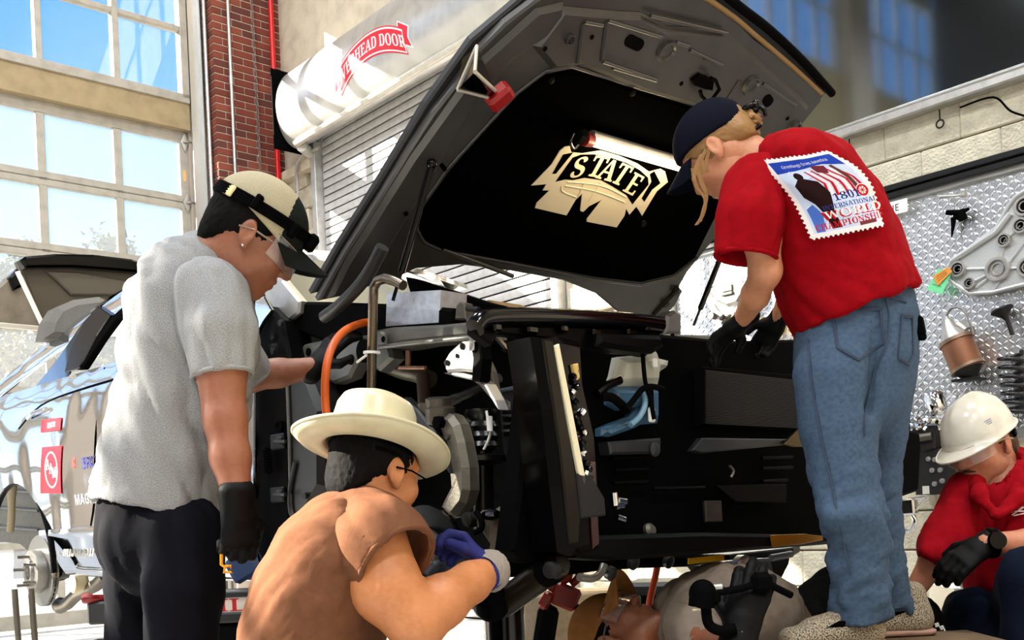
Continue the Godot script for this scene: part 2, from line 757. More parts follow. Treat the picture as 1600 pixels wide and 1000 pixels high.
# ---------------------------------------------------------------- the place
func _ready() -> void:
	# camera
	var cam := Camera3D.new()
	cam.name = "camera"
	cam.projection = Camera3D.PROJECTION_FRUSTUM
	cam.near = 0.05
	cam.far = 400.0
	cam.size = 1000.0 / F * cam.near
	cam.frustum_offset = Vector2(0, 303.0 / F * cam.near)
	cam.position = Vector3(0, EYE, 0)
	cam.rotation = Vector3(0, 0, -ROLL)
	add_child(cam)
	cam.current = true
	# sky, exposure
	var env := Environment.new()
	env.background_mode = Environment.BG_SKY
	var sm := ProceduralSkyMaterial.new()
	sm.sky_top_color = Color(0.05, 0.43, 0.74)
	sm.sky_horizon_color = Color(0.86, 0.94, 1.0)
	sm.sky_curve = 0.115
	sm.sky_energy_multiplier = 1.0
	sm.ground_bottom_color = Color(0.42, 0.40, 0.36)
	sm.ground_horizon_color = Color(0.55, 0.54, 0.50)
	var sky := Sky.new()
	sky.sky_material = sm
	env.sky = sky
	env.background_energy_multiplier = 2.0
	env.tonemap_mode = Environment.TONE_MAPPER_LINEAR
	env.tonemap_exposure = 1.35
	env.sdfgi_enabled = true
	env.ssao_enabled = true
	env.ssil_enabled = true
	var we := WorldEnvironment.new()
	we.name = "environment"
	we.environment = env
	add_child(we)
	# frames of the room: the two walls in view meet in the far left corner
	var yw := 0.723
	var nr := Vector3(cos(yw), 0, -sin(yw))     # out through the right wall
	var tr := Vector3(sin(yw), 0, cos(yw))      # along the right wall, away from the corner
	var corner := nr * 5.04 - tr * 8.95
	FR = Transform3D(Basis(tr, Vector3.UP, -nr), corner)
	FL = Transform3D(Basis(nr, Vector3.UP, tr), corner)
	var fw := Vector3(cos(0.8), 0, sin(0.8))
	var hub := at(664, 880, 2.8)
	CAR = Transform3D(Basis(fw, Vector3.UP, fw.cross(Vector3.UP)), Vector3(hub.x, 0, hub.z))
	# sun, low, in through the glazed doors of the left wall
	var sun := DirectionalLight3D.new()
	sun.name = "sun"
	sun.light_color = Color(1.0, 0.965, 0.90)
	sun.light_energy = 9.0
	sun.light_angular_distance = 0.53
	sun.shadow_enabled = true
	var sd := nr * 1.0 + tr * 1.1 + Vector3(0, -0.75, 0)
	sun.basis = Basis.looking_at(sd, Vector3.UP)
	add_child(sun)
	for p in [[3.0, 3.5], [3.0, 8.0], [3.0, 12.5], [7.5, 3.5], [7.5, 8.0], [7.5, 12.5], [11.5, 3.5], [11.5, 8.0], [11.5, 12.5]]:
		ceiling_lamp(FR * Vector3(p[1], 8.6, p[0]))
	materials()
	room()
	wall_things()
	car()
	car_things()
	people()

func ceiling_lamp(p: Vector3) -> void:
	var o := thing("ceiling_light", "white rectangular high bay ceiling light with a glowing diffuser", "light", Transform3D(FR.basis, p), "high bay ceiling lights")
	var b := MB.new()
	b.box(Vector3(0, 0.06, 0), Vector3(1.3, 0.1, 0.5), 0.01)
	pc("housing", b, mat(Color(0.85, 0.85, 0.85), 0.4), o)
	var d := MB.new()
	d.box(Vector3(0, 0.003, 0), Vector3(1.2, 0.012, 0.4))
	pc("diffuser", d, emit(Color(0.98, 0.99, 1.0), 2.0), o)
	for s in [-0.5, 0.5]:
		var r := MB.new()
		r.tube([Vector3(s, 0.11, 0), Vector3(s, 0.41, 0)], 0.006, 6)
		pc("hanger", r, mat(Color(0.5, 0.5, 0.5), 0.4, 1.0), o)
	var l := AreaLight3D.new()
	l.name = "lamp"
	l.area_size = Vector2(1.2, 0.4)
	l.light_energy = 19.0
	l.light_color = Color(0.98, 0.99, 1.0)
	l.shadow_enabled = true
	l.position = Vector3(0, -0.012, 0)
	l.rotation_degrees.x = -90
	o.add_child(l)

func materials() -> void:
	var plaster := ntex(0.03, 3, 3.0, [], 512, 5)
	var weave := ntex(0.25, 5, 4.0, [], 512, 2)
	M.plaster_n = plaster
	M.weave = weave
	M.mottle = ntex(0.012, 8, 0.0, [[0.0, Color(0.86, 0.86, 0.86)], [0.5, Color(0.95, 0.95, 0.95)], [1.0, Color(1, 1, 1)]], 512, 5)
	M.fine = ntex(0.08, 9, 0.0, [[0.0, Color(0.8, 0.8, 0.8)], [1.0, Color(1, 1, 1)]], 512, 4)
	M.block = tri_tex(mat(Color(0.84, 0.81, 0.72), 0.75), 1.6, M.mottle, ntex(0.06, 3, 6.0, [], 512, 4), 0.6)
	M.wallpaint = tri_tex(mat(Color(0.82, 0.77, 0.68), 0.8), 0.7, M.mottle, plaster, 0.15)
	M.mortar = tri_tex(mat(Color(0.78, 0.72, 0.66), 0.9), 3.0, M.fine, plaster, 0.5)
	M.frame = tri_tex(mat(Color(0.66, 0.64, 0.60), 0.5), 1.0, M.mottle)
	M.alu = tri_tex(mat(Color(0.74, 0.73, 0.71), 0.35, 0.7), 2.0, M.mottle)
	M.steel = tri_tex(mat(Color(0.55, 0.54, 0.52), 0.35, 1.0), 3.0, M.mottle)
	M.galv = tri_tex(mat(Color(0.82, 0.82, 0.81), 0.33, 0.8), 4.0, M.fine)
	M.black = blackish(Color(0.02, 0.02, 0.022), 0.7, 0.1)
	M.gloss = blackish(Color(0.012, 0.012, 0.013), 0.15, 0.35)
	M.rubber = blackish(Color(0.03, 0.03, 0.03), 0.8, 0.1)
	M.cast = tri_tex(mat(Color(0.42, 0.40, 0.36), 0.5, 0.75), 6.0, M.fine, plaster, 0.6)
	M.iron = tri_tex(mat(Color(0.16, 0.155, 0.15), 0.55, 0.6), 6.0, M.fine, plaster, 0.5)
	M.chrome = mat(Color(0.9, 0.9, 0.9), 0.08, 1.0)
	M.white = mat(Color(0.92, 0.92, 0.90), 0.4)
	var g := mat(Color(1, 1, 1, 0.03), 0.0)
	g.transparency = BaseMaterial3D.TRANSPARENCY_ALPHA
	M.glass = g
	var dz := mat(Color(0.95, 0.97, 1.0, 0.19), 0.9)
	dz.transparency = BaseMaterial3D.TRANSPARENCY_ALPHA
	dz.backlight = Color(0.45, 0.45, 0.45)
	M.dusty = dz
	var vz := mat(Color(1, 1, 1, 0.04), 0.0)
	vz.transparency = BaseMaterial3D.TRANSPARENCY_ALPHA
	M.visor = vz

func blackish(c: Color, rough: float, spec: float) -> StandardMaterial3D:
	var m := mat(c, rough)
	m.metallic_specular = spec
	return m

func room() -> void:
	var W := 14.0
	var HT := 10.5
	# floor and ceiling (walls stand on the floor slab)
	var b := MB.new()
	b.box(Vector3(W / 2, -0.1, W / 2), Vector3(W + 0.8, 0.2, W + 0.8))
	var fm := tri_tex(mat(Color(0.78, 0.77, 0.75), 0.3), 0.35, M.mottle)
	struct("floor", b, fm, FR)
	b = MB.new()
	b.box(Vector3(W / 2, HT + 0.1, W / 2), Vector3(W + 0.8, 0.2, W + 0.8))
	struct("ceiling", b, mat(Color(0.30, 0.30, 0.30), 0.9), FR)
	b = MB.new()
	b.box(Vector3(W + 0.2, HT / 2, W / 2), Vector3(0.4, HT, W))
	struct("wall_near", b, M.wallpaint, FR)
	b = MB.new()
	b.box(Vector3(W / 2, HT / 2, W + 0.2), Vector3(W, HT, 0.4))
	struct("wall_back", b, mat(Color(0.30, 0.30, 0.31), 0.8), FR)
	# outside ground
	b = MB.new()
	b.box(Vector3(-20, -0.35, -30), Vector3(90, 0.2, 59))
	struct("ground", b, tri_tex(mat(Color(0.5, 0.5, 0.44), 0.9), 0.3, M.mottle), FL)
	right_wall(W, HT)
	left_wall(W, HT)
	trees()

func right_wall(W: float, HT: float) -> void:
	var w := structure("wall_right", FR)
	# backing, open where the rolling door stands
	var b := MB.new()
	b.box(Vector3(0.41, HT / 2, -0.21), Vector3(0.82, HT, 0.4))
	b.box(Vector3((3.86 + W) / 2, HT / 2, -0.21), Vector3(W - 3.86, HT, 0.4))
	b.box(Vector3(2.34, (4.7 + HT) / 2, -0.21), Vector3(3.04, HT - 4.7, 0.4))
	pc("backing", b, M.mortar, w)
	# painted upper wall
	b = MB.new()
	b.box(Vector3(2.365, (4.7 + HT) / 2, 0.0), Vector3(3.11, HT - 4.7, 0.02), 0.0)
	b.box(Vector3((3.92 + W) / 2, (4.3 + HT) / 2, 0.0), Vector3(W - 3.92, HT - 4.3, 0.02), 0.0)
	b.box(Vector3((3.92 + W) / 2, 3.6, 0.0), Vector3(W - 3.92, 1.4, 0.02), 0.0)
	b.box(Vector3(4.0, 1.45, 0.0), Vector3(0.16, 2.9, 0.02), 0.0)
	b.box(Vector3(0.41, (4.13 + HT) / 2, 0.0), Vector3(0.80, HT - 4.13, 0.02))
	pc("upper_wall", b, M.wallpaint, w)
	b = MB.new()
	b.box(Vector3(0.40, 4.09, 0.04), Vector3(0.76, 0.09, 0.1), 0.008)
	pc("ledge", b, M.wallpaint, w, "sloping ledge above the block wall in the corner")
	# blocks, one mesh a piece
	var meshes := []
	for k in 4:
		var q := MB.new()
		q.box(Vector3.ZERO, Vector3(0.391, 0.191, 0.05), 0.006)
		meshes.append(q.mesh())
	var hq := MB.new()
	hq.box(Vector3.ZERO, Vector3(0.19, 0.191, 0.05), 0.006)
	var hm := hq.mesh()
	var tints := []
	for k in 3:
		var m: StandardMaterial3D = M.block.duplicate()
		m.albedo_color = Color(0.84, 0.81, 0.72) * [1.0, 0.97, 1.03][k]
		m.uv1_offset = Vector3(k * 0.37, k * 0.21, 0)
		tints.append(m)
	var rng := RandomNumberGenerator.new()
	rng.seed = 4
	for row in 21:
		var y := -0.076 + row * 0.2 + 0.1
		var x0 := 6.288 + (0.0 if row % 2 == 1 else 0.19)
		for k in range(-17, 5):
			var x := x0 + (k + 0.5) * 0.392
			if y < 0.02 or y > 4.05:
				continue
			var far := x < 0.75
			if not far and (x < 4.1 or x > 7.6 or y > 2.85 or (y > 1.3 and y < 2.2)):
				continue
			if far and y < 3.0:
				continue
			var o := pc("block", meshes[rng.randi() % 4], tints[rng.randi() % 3], w)
			o.position = Vector3(x, y, 0.0)
	# rest of the block wall, plainly below and beyond
	rolling_door()

func rolling_door() -> void:
	var d := structure("door_2", FR)
	var slat := MB.new()
	# one interlocking slat: nearly flat face with a hooked lip below
	var r0 := PackedVector3Array()
	var r1 := PackedVector3Array()
	for i in 7:
		var a := i / 6.0
		r0.append(Vector3(0.86, 0.006 + 0.060 * a, 0.004 + 0.004 * sin(PI * a)))
		r1.append(Vector3(3.83, 0.006 + 0.060 * a, 0.004 + 0.004 * sin(PI * a)))
	slat.grid([r0, r1])
	slat.box(Vector3(2.345, 0.036, -0.004), Vector3(2.97, 0.060, 0.014))
	var sm := slat.mesh()
	M.slat = tri_tex(mat(Color(0.80, 0.79, 0.78), 0.4, 0.15), 1.5, M.mottle)
	for k in 63:
		var o := pc("slat", sm, M.slat, d)
		o.position = Vector3(0, 0.01 + k * 0.0735, 0)
	var dk := MB.new()
	dk.box(Vector3(2.345, 2.33, -0.014), Vector3(2.97, 4.66, 0.004))
	pc("seam", dk, M.black, d)
	var g := MB.new()
	for x in [0.815, 3.875]:
		g = MB.new()
		g.box(Vector3(x, 2.13, 0.035), Vector3(0.075, 4.26, 0.10), 0.006)
		pc("guide", g, tri_tex(mat(Color(0.80, 0.80, 0.79), 0.35, 0.4), 1.5, M.mottle), d)
	# barrel hood, an oval drum
	var cy := 4.53
	var oval := func(a: float, x: float, g: float) -> Vector3:
		return Vector3(x, cy + sin(a) * (0.34 + g), 0.2 + cos(a) * (0.195 + g))
	var hood := MB.new()
	for sec in [[[0.735, -0.10], [0.735, -0.02]], [[0.735, -0.02], [0.74, -0.004], [0.76, 0.0], [3.95, 0.0]]]:
		var rws := []
		for q in sec:
			var row := PackedVector3Array()
			for i in 64:
				row.append(oval.call(TAU * i / 64, q[0], q[1]))
			rws.append(row)
		hood.grid(rws, true)
	M.hoodskin = tri_tex(mat(Color(0.80, 0.79, 0.77), 0.33, 0.55), 0.8, M.mottle)
	pc("barrel_hood", hood, M.hoodskin, d)
	for x in [0.715, 3.97]:
		var e := MB.new()
		e.box(Vector3(x, 4.52, 0.21), Vector3(0.02, 0.72, 0.40), 0.004)
		pc("end_bracket", e, M.black, d, "black end bracket of the barrel")
	var t := MB.new()
	t.tube([Vector3(0.86, 4.19, 0.27), Vector3(3.95, 4.22, 0.27)], 0.03, 14)
	pc("tension_tube", t, tri_tex(mat(Color(0.83, 0.81, 0.76), 0.35, 0.3), 1.5, M.mottle), d)
	var m := MB.new()
	m.tube([Vector3(0.80, 4.16, 0.10), Vector3(0.90, 4.16, 0.24)], 0.05, 14)
	pc("bearing", m, tri_tex(mat(Color(0.8, 0.78, 0.74), 0.4, 0.3), 2.0, M.mottle), d)
	# red ribbon printed on the hood: a bent strip with white lettering, following the drum
	var pt := Paint.new(1024, 512, Color(0, 0, 0, 0))
	var red := Color(0.80, 0.06, 0.14)
	var wt := Color(0.97, 0.96, 0.95)
	var arc := func(u: float, v: float) -> Vector2:      # u -1..1 along, v 0..1 up
		return Vector2(512 + u * 400, 300 + 120 * u * u - v * 130)
	for side in [-1, 1]:
		pt.poly(PackedVector2Array([arc.call(side * 0.86, 0.35), arc.call(side * 1.17, 0.35), arc.call(side * 1.12, 0.85), arc.call(side * 1.17, 1.45), arc.call(side * 0.86, 1.45)]), wt)
		pt.poly(PackedVector2Array([arc.call(side * 0.88, 0.42), arc.call(side * 1.14, 0.42), arc.call(side * 1.09, 0.85), arc.call(side * 1.14, 1.38), arc.call(side * 0.88, 1.38)]), red)
	for lay in [[1.0, -0.16, 1.16, red], [0.985, -0.07, 1.09, wt], [0.97, 0.0, 1.0, red]]:
		var top := PackedVector2Array()
		var bot := PackedVector2Array()
		for i in 33:
			var u: float = lay[0] * (i / 16.0 - 1.0)
			top.append(arc.call(u, lay[2]))
			bot.append(arc.call(u, lay[1]))
		bot.reverse()
		top.append_array(bot)
		pt.poly(top, lay[3])
	pt.text("OVERHEAD DOOR", "Droid Serif", Vector2(512, 0), 76, wt, 0.86, 0.0, func(p):
		var u: float = p.x / 400.0
		return Vector2(p.x, 300 + 120 * u * u - 65 + p.y), true)
	var lg := MB.new()
	var rows := []
	for i in 17:
		var a := deg_to_rad(48.0 - i * 6.6)
		var row := PackedVector3Array()
		for j in 25:
			row.append(oval.call(a, 1.62 + 1.2 * j / 24.0, 0.0015))
		rows.append(row)
	lg.grid(rows)
	var lm := mat(Color.WHITE, 0.45)
	lm.albedo_texture = pt.tex()
	lm.transparency = BaseMaterial3D.TRANSPARENCY_ALPHA_SCISSOR
	lm.alpha_scissor_threshold = 0.5
	pc("ribbon_print", lg, lm, d, "red ribbon print with white lettering on the barrel")

func left_wall(W: float, HT: float) -> void:
	var w := structure("wall_left", FL)
	var b := MB.new()
	# header beams, piers and everything round the three glazed bays
	for i in 3:
		var x1 := -0.85 - i * 5.25
		var x0 := x1 - 4.55
		if i == 2:
			x0 = -14.0
		b.box(Vector3((x0 + x1) / 2, 4.575, -0.12), Vector3(x1 - x0, 0.24, 0.2))
		b.box(Vector3((x0 + x1) / 2, 6.90, -0.12), Vector3(x1 - x0, 1.74, 0.2))
		b.box(Vector3((x0 + x1) / 2, (9.83 + HT) / 2, -0.12), Vector3(x1 - x0, HT - 9.83, 0.2))
	pc("header", b, tri_tex(mat(Color(0.62, 0.55, 0.42), 0.8), 0.8, M.mottle, M.plaster_n, 0.1), w, "tan header between door and transom")
	b = MB.new()
	b.box(Vector3(-0.345, HT / 2, -0.005), Vector3(0.69, HT, 0.39))
	b.box(Vector3(-0.77, HT / 2, -0.15), Vector3(0.16, HT, 0.18))
	for i in [1, 2]:
		b.box(Vector3(-0.5 - i * 5.25, HT / 2, -0.005), Vector3(0.70, HT, 0.39))
	pc("pier_core", b, M.mortar, w)
	# bricks of the pier in the corner
	var bm := []
	for k in 5:
		bm.append(tri_tex(mat([Color(0.52, 0.24, 0.17), Color(0.46, 0.20, 0.14), Color(0.56, 0.28, 0.20), Color(0.40, 0.20, 0.16), Color(0.50, 0.22, 0.165)][k], 0.85), 3.0 + k * 0.3, M.fine, M.plaster_n, 0.5))
	var full := MB.new()
	full.box(Vector3.ZERO, Vector3(0.192, 0.056, 0.03), 0.003)
	var half := MB.new()
	half.box(Vector3.ZERO, Vector3(0.092, 0.056, 0.03), 0.003)
	var end := MB.new()
	end.box(Vector3.ZERO, Vector3(0.03, 0.056, 0.2), 0.003)
	var fm := full.mesh()
	var hm := half.mesh()
	var em := end.mesh()
	var rng := RandomNumberGenerator.new()
	rng.seed = 11
	for row in 46:
		var y := 2.88 + row * 0.068
		var x := -0.70
		var first := true
		while x < -0.03:
			var short := first and row % 2 == 1
			var wd := 0.1 if short else 0.2
			if x + wd > 0.005:
				wd = 0.1
				short = true
			var o := pc("brick", hm if short else fm, bm[rng.randi() % 5], w)
			o.position = Vector3(x + wd / 2, y, 0.182 + rng.randf() * 0.002)
			if first:
				var e := pc("brick", em, bm[rng.randi() % 5], w)
				e.position = Vector3(-0.682, y, 0.085)
			first = false
			x += wd
	glazed_bay(-0.85, -5.40, true)
	glazed_bay(-6.10, -10.65, false)
	glazed_bay(-11.35, -14.0, false)

func glazed_bay(x1: float, x0: float, detail: bool) -> void:
	var n := int(round((x1 - x0) / 0.65))
	var pitch := (x1 - x0) / n
	# transom window above the header, clerestory high above it
	for tier in [[4.695, 6.03, 0.62], [7.77, 9.83, 0.97]]:
		# the second bay's transom is walled up but for its far end
		var xr := x1
		if tier[0] < 5 and absf(x1 + 6.10) < 0.1:
			x1 = -9.35
			n = 2
			var fill := MB.new()
			fill.box(Vector3((xr + x1) / 2, 5.36, -0.06), Vector3(xr - x1, 1.34, 0.12))
			struct("trim_1", fill, M.wallpaint, FL)
			pitch = (x1 - x0) / n
		var wi := structure("window_1" if detail and tier[0] < 5 else numbered("window"), FL)
		var fr := MB.new()
		for y in [tier[0] + 0.04, tier[1] - 0.04]:
			fr.box(Vector3((x0 + x1) / 2, y, -0.05), Vector3(x1 - x0, 0.08, 0.1), 0.005)
		var mid: float = (tier[0] + tier[1]) / 2
		var tall: float = tier[1] - tier[0] - 0.08
		for x in [x0 + 0.035, x1 - 0.035]:
			fr.box(Vector3(x, mid, -0.05), Vector3(0.07, tall, 0.1), 0.005)
		pc("window_frame", fr, M.frame, wi)
		var vm := MB.new()
		vm.box(Vector3.ZERO, Vector3(0.055, tall, 0.09), 0.008)
		var hm := MB.new()
		hm.box(Vector3.ZERO, Vector3(x1 - x0 - 0.14, 0.05, 0.07), 0.006)
		var pm := MB.new()
		pm.box(Vector3.ZERO, Vector3(pitch - 0.05, tier[2] - 0.05, 0.006))
		var ms := [vm.mesh(), hm.mesh(), pm.mesh()]
		for k in range(1, n):
			pc("mullion", ms[0], M.frame, wi).position = Vector3(x1 - k * pitch - 0.01, mid, -0.05)
		pc("glazing_bar", ms[1], M.frame, wi).position = Vector3((x0 + x1) / 2, tier[0] + 0.04 + tier[2] + (0.02 if tier[0] < 5 else 0.0), -0.05)
		for r in 2:
			for k in n:
				pc("pane", ms[2], M.glass, wi).position = Vector3(x1 - (k + 0.5) * pitch, tier[0] + 0.07 + tier[2] * (r + 0.5), -0.055)
		x1 = xr
		n = int(round((x1 - x0) / 0.65))
		pitch = (x1 - x0) / n
	# sectional door of clear panes in painted aluminium
	var d := structure("door_1" if detail else numbered("door"), FL)
	var z := -0.12
	var rail := MB.new()
	rail.box(Vector3(0, 0.035, 0), Vector3(x1 - x0, 0.062, 0.05), 0.006)
	rail.box(Vector3(0, -0.03, 0.0), Vector3(x1 - x0, 0.055, 0.058), 0.006)
	var top := MB.new()
	top.box(Vector3.ZERO, Vector3(x1 - x0, 0.12, 0.055), 0.006)
	var st := MB.new()
	st.box(Vector3.ZERO, Vector3(0.07, 0.51, 0.05), 0.008)
	var edge := MB.new()
	edge.box(Vector3.ZERO, Vector3(0.085, 0.52, 0.052), 0.006)
	var pn := MB.new()
	pn.box(Vector3.ZERO, Vector3(pitch - 0.05, 0.51, 0.006))
	var hg := MB.new()
	for k in 3:
		hg.box(Vector3((k - 1) * 0.022, 0, 0.03), Vector3(0.014, 0.02, 0.012), 0.003)
	var e := [rail.mesh(), top.mesh(), st.mesh(), edge.mesh(), pn.mesh(), hg.mesh()]
	for r in 8:
		var y := 4.42 if r == 7 else r * 0.61 - 0.47
		if r == 0:
			y = 0.09
		elif r < 7:
			y = 3.80 - (6 - r) * 0.61
		pc("rail", e[1] if r in [0, 7] else e[0], M.frame, d).position = Vector3((x0 + x1) / 2, y, z)
	for s in 7:
		var y := 4.105 - s * 0.61
		for k in range(0, n + 1):
			if k == 0 or k == n:
				pc("stile", e[3], M.frame, d).position = Vector3((x1 - 0.04) if k == 0 else (x0 + 0.04), y, z)
			else:
				pc("stile", e[2], M.frame, d).position = Vector3(x1 - k * pitch, y, z)
				if detail and s < 6 and k < 4:
					pc("hinge", e[5], M.steel, d).position = Vector3(x1 - k * pitch, y - 0.305, z)
		for k in n:
			pc("pane", e[4], M.dusty, d).position = Vector3(x1 - (k + 0.5) * pitch, y, z)
	if not detail:
		return
	# track, roller brackets and stickers on the near edge
	var t := MB.new()
	t.box(Vector3(-0.80, 2.9, 0.0), Vector3(0.09, 5.8, 0.012))
	t.box(Vector3(-0.755, 2.9, 0.03), Vector3(0.008, 5.8, 0.07))
	pc("track", t, M.galv, d)
	t = MB.new()
	t.tube([Vector3(-0.725, 0, 0.10), Vector3(-0.725, 10.4, 0.10)], 0.018, 10)
	pc("conduit", t, M.galv, d)
	for y in [4.36, 3.80, 3.19]:
		var rb := MB.new()
		rb.plate(poly2([0, 0.09, 0.04, 0, 0, -0.09, -0.04, 0]), Transform3D(Basis(), Vector3(-0.885, y, z + 0.03)), 0, 0.012)
		rb.tube([Vector3(-0.90, y, z + 0.055), Vector3(-0.80, y, z + 0.055)], 0.012, 8)
		pc("roller_bracket", rb, M.galv, d)
	for y in [4.05, 3.47]:
		var s := MB.new()
		s.box(Vector3(-0.895, y, z + 0.027), Vector3(0.03, 0.10, 0.002))
		pc("sticker", s, mat(Color(0.85, 0.68, 0.45), 0.6), d)

func trees() -> void:
	var rng := RandomNumberGenerator.new()
	rng.seed = 21
	var leafm := []
	for c in [Color(0.40, 0.45, 0.17), Color(0.50, 0.47, 0.20), Color(0.30, 0.38, 0.18)]:
		var m := mat(c, 0.7)
		m.backlight = Color(0.5, 0.5, 0.2)
		leafm.append(m)
	var barkm := tri_tex(mat(Color(0.25, 0.20, 0.15), 0.9), 3.0, M.fine)
	var k := 0
	for p in [[152, 330, 30.0, 2.6], [270, 364, 34.0, 3.0], [12, 388, 26.0, 3.0], [110, 470, 28.0, 4.0], [40, 505, 22.0, 3.0], [-120, 430, 26.0, 4.0], [215, 425, 36.0, 3.0]]:
		var top := at(p[0], p[1], p[2])
		var base := Vector3(top.x, -0.25, top.z)
		var h := top.y + 0.25
		var lab: String = ["yellow green tree behind the middle panes of the glass door", "small yellow green tree seen beside the brick pier", "tree at the left edge behind the glass door", "broad tree behind the open tailgate", "leafy tree seen under the open tailgate", "tree standing outside left of the view", "far green tree between the door stiles"][k]
		var o := thing("tree", lab, "tree", ground(base), "trees outside the glass door")
		var tk := MB.new()
		tk.tube([Vector3(0, 0, 0), Vector3(0.1, h * 0.35, 0), Vector3(-0.05, h * 0.75, 0.1)], [0.22, 0.17, 0.06], 8)
		for i in 6:
			var a := i * 1.1
			tk.tube([Vector3(0.05, h * (0.3 + 0.06 * i), 0), Vector3(cos(a), h * (0.45 + 0.06 * i), sin(a))], [0.07, 0.03], 6)
		pc("trunk", tk, barkm, o)
		var lf := MB.new()
		lf.tri(Vector3(-0.07, 0, 0), Vector3(0.0, 0.0, 0.05), Vector3(0, 0.2, 0.02), Vector3(0, 0, 1))
		lf.tri(Vector3(0.07, 0, 0), Vector3(0.0, 0.0, 0.05), Vector3(0, 0.2, 0.02), Vector3(0, 0, 1))
		var mm := MultiMesh.new()
		mm.transform_format = MultiMesh.TRANSFORM_3D
		mm.mesh = lf.mesh()
		var cl := []
		for i in 26:
			var q := Vector3(rng.randfn(), rng.randfn(), rng.randfn()).normalized() * pow(rng.randf(), 0.4)
			cl.append([Vector3(0, h * 0.66, 0) + q * Vector3(p[3] * 0.55, h * 0.34, p[3] * 0.55), 0.4 + rng.randf() * 0.45])
		mm.instance_count = 5200
		for i in 5200:
			var c: Array = cl[rng.randi() % cl.size()]
			var q: Vector3 = Vector3(rng.randfn(), rng.randfn(), rng.randfn()).normalized() * c[1] * pow(rng.randf(), 0.5)
			mm.set_instance_transform(i, Transform3D(Basis.from_euler(Vector3(rng.randf() * 6, rng.randf() * 6, rng.randf() * 6)).scaled(Vector3.ONE * (0.7 + rng.randf() * 0.8)), c[0] + q))
		var mi := MultiMeshInstance3D.new()
		mi.name = "foliage"
		mi.multimesh = mm
		mi.material_override = leafm[k % 3]
		mi.set_meta("kind", "stuff")
		o.add_child(mi)
		k += 1
# ---------------------------------------------------------------- things on the right wall and the pier
func rp(a: Array, off := 0.0) -> PackedVector2Array:   # picture corners -> outline on the right wall, off metres before it
	var p := PackedVector2Array()
	for i in range(0, a.size(), 2):
		var q := hit(FR, 2, off, a[i], a[i + 1])
		p.append(Vector2(q.x, q.y))
	return p

func wthing(called: String, label: String, cat: String, px: float, py: float, off: float, group := "") -> Node3D:
	var q := hit(FR, 2, off, px, py)
	return thing(called, label, cat, Transform3D(FR.basis, FR * q), group)

func lp(o: Node3D, px: float, py: float, off := 0.0) -> Vector3:   # picture corner -> place on a wall thing's own plane
	var t := o.transform
	return hit(t, 2, off, px, py)

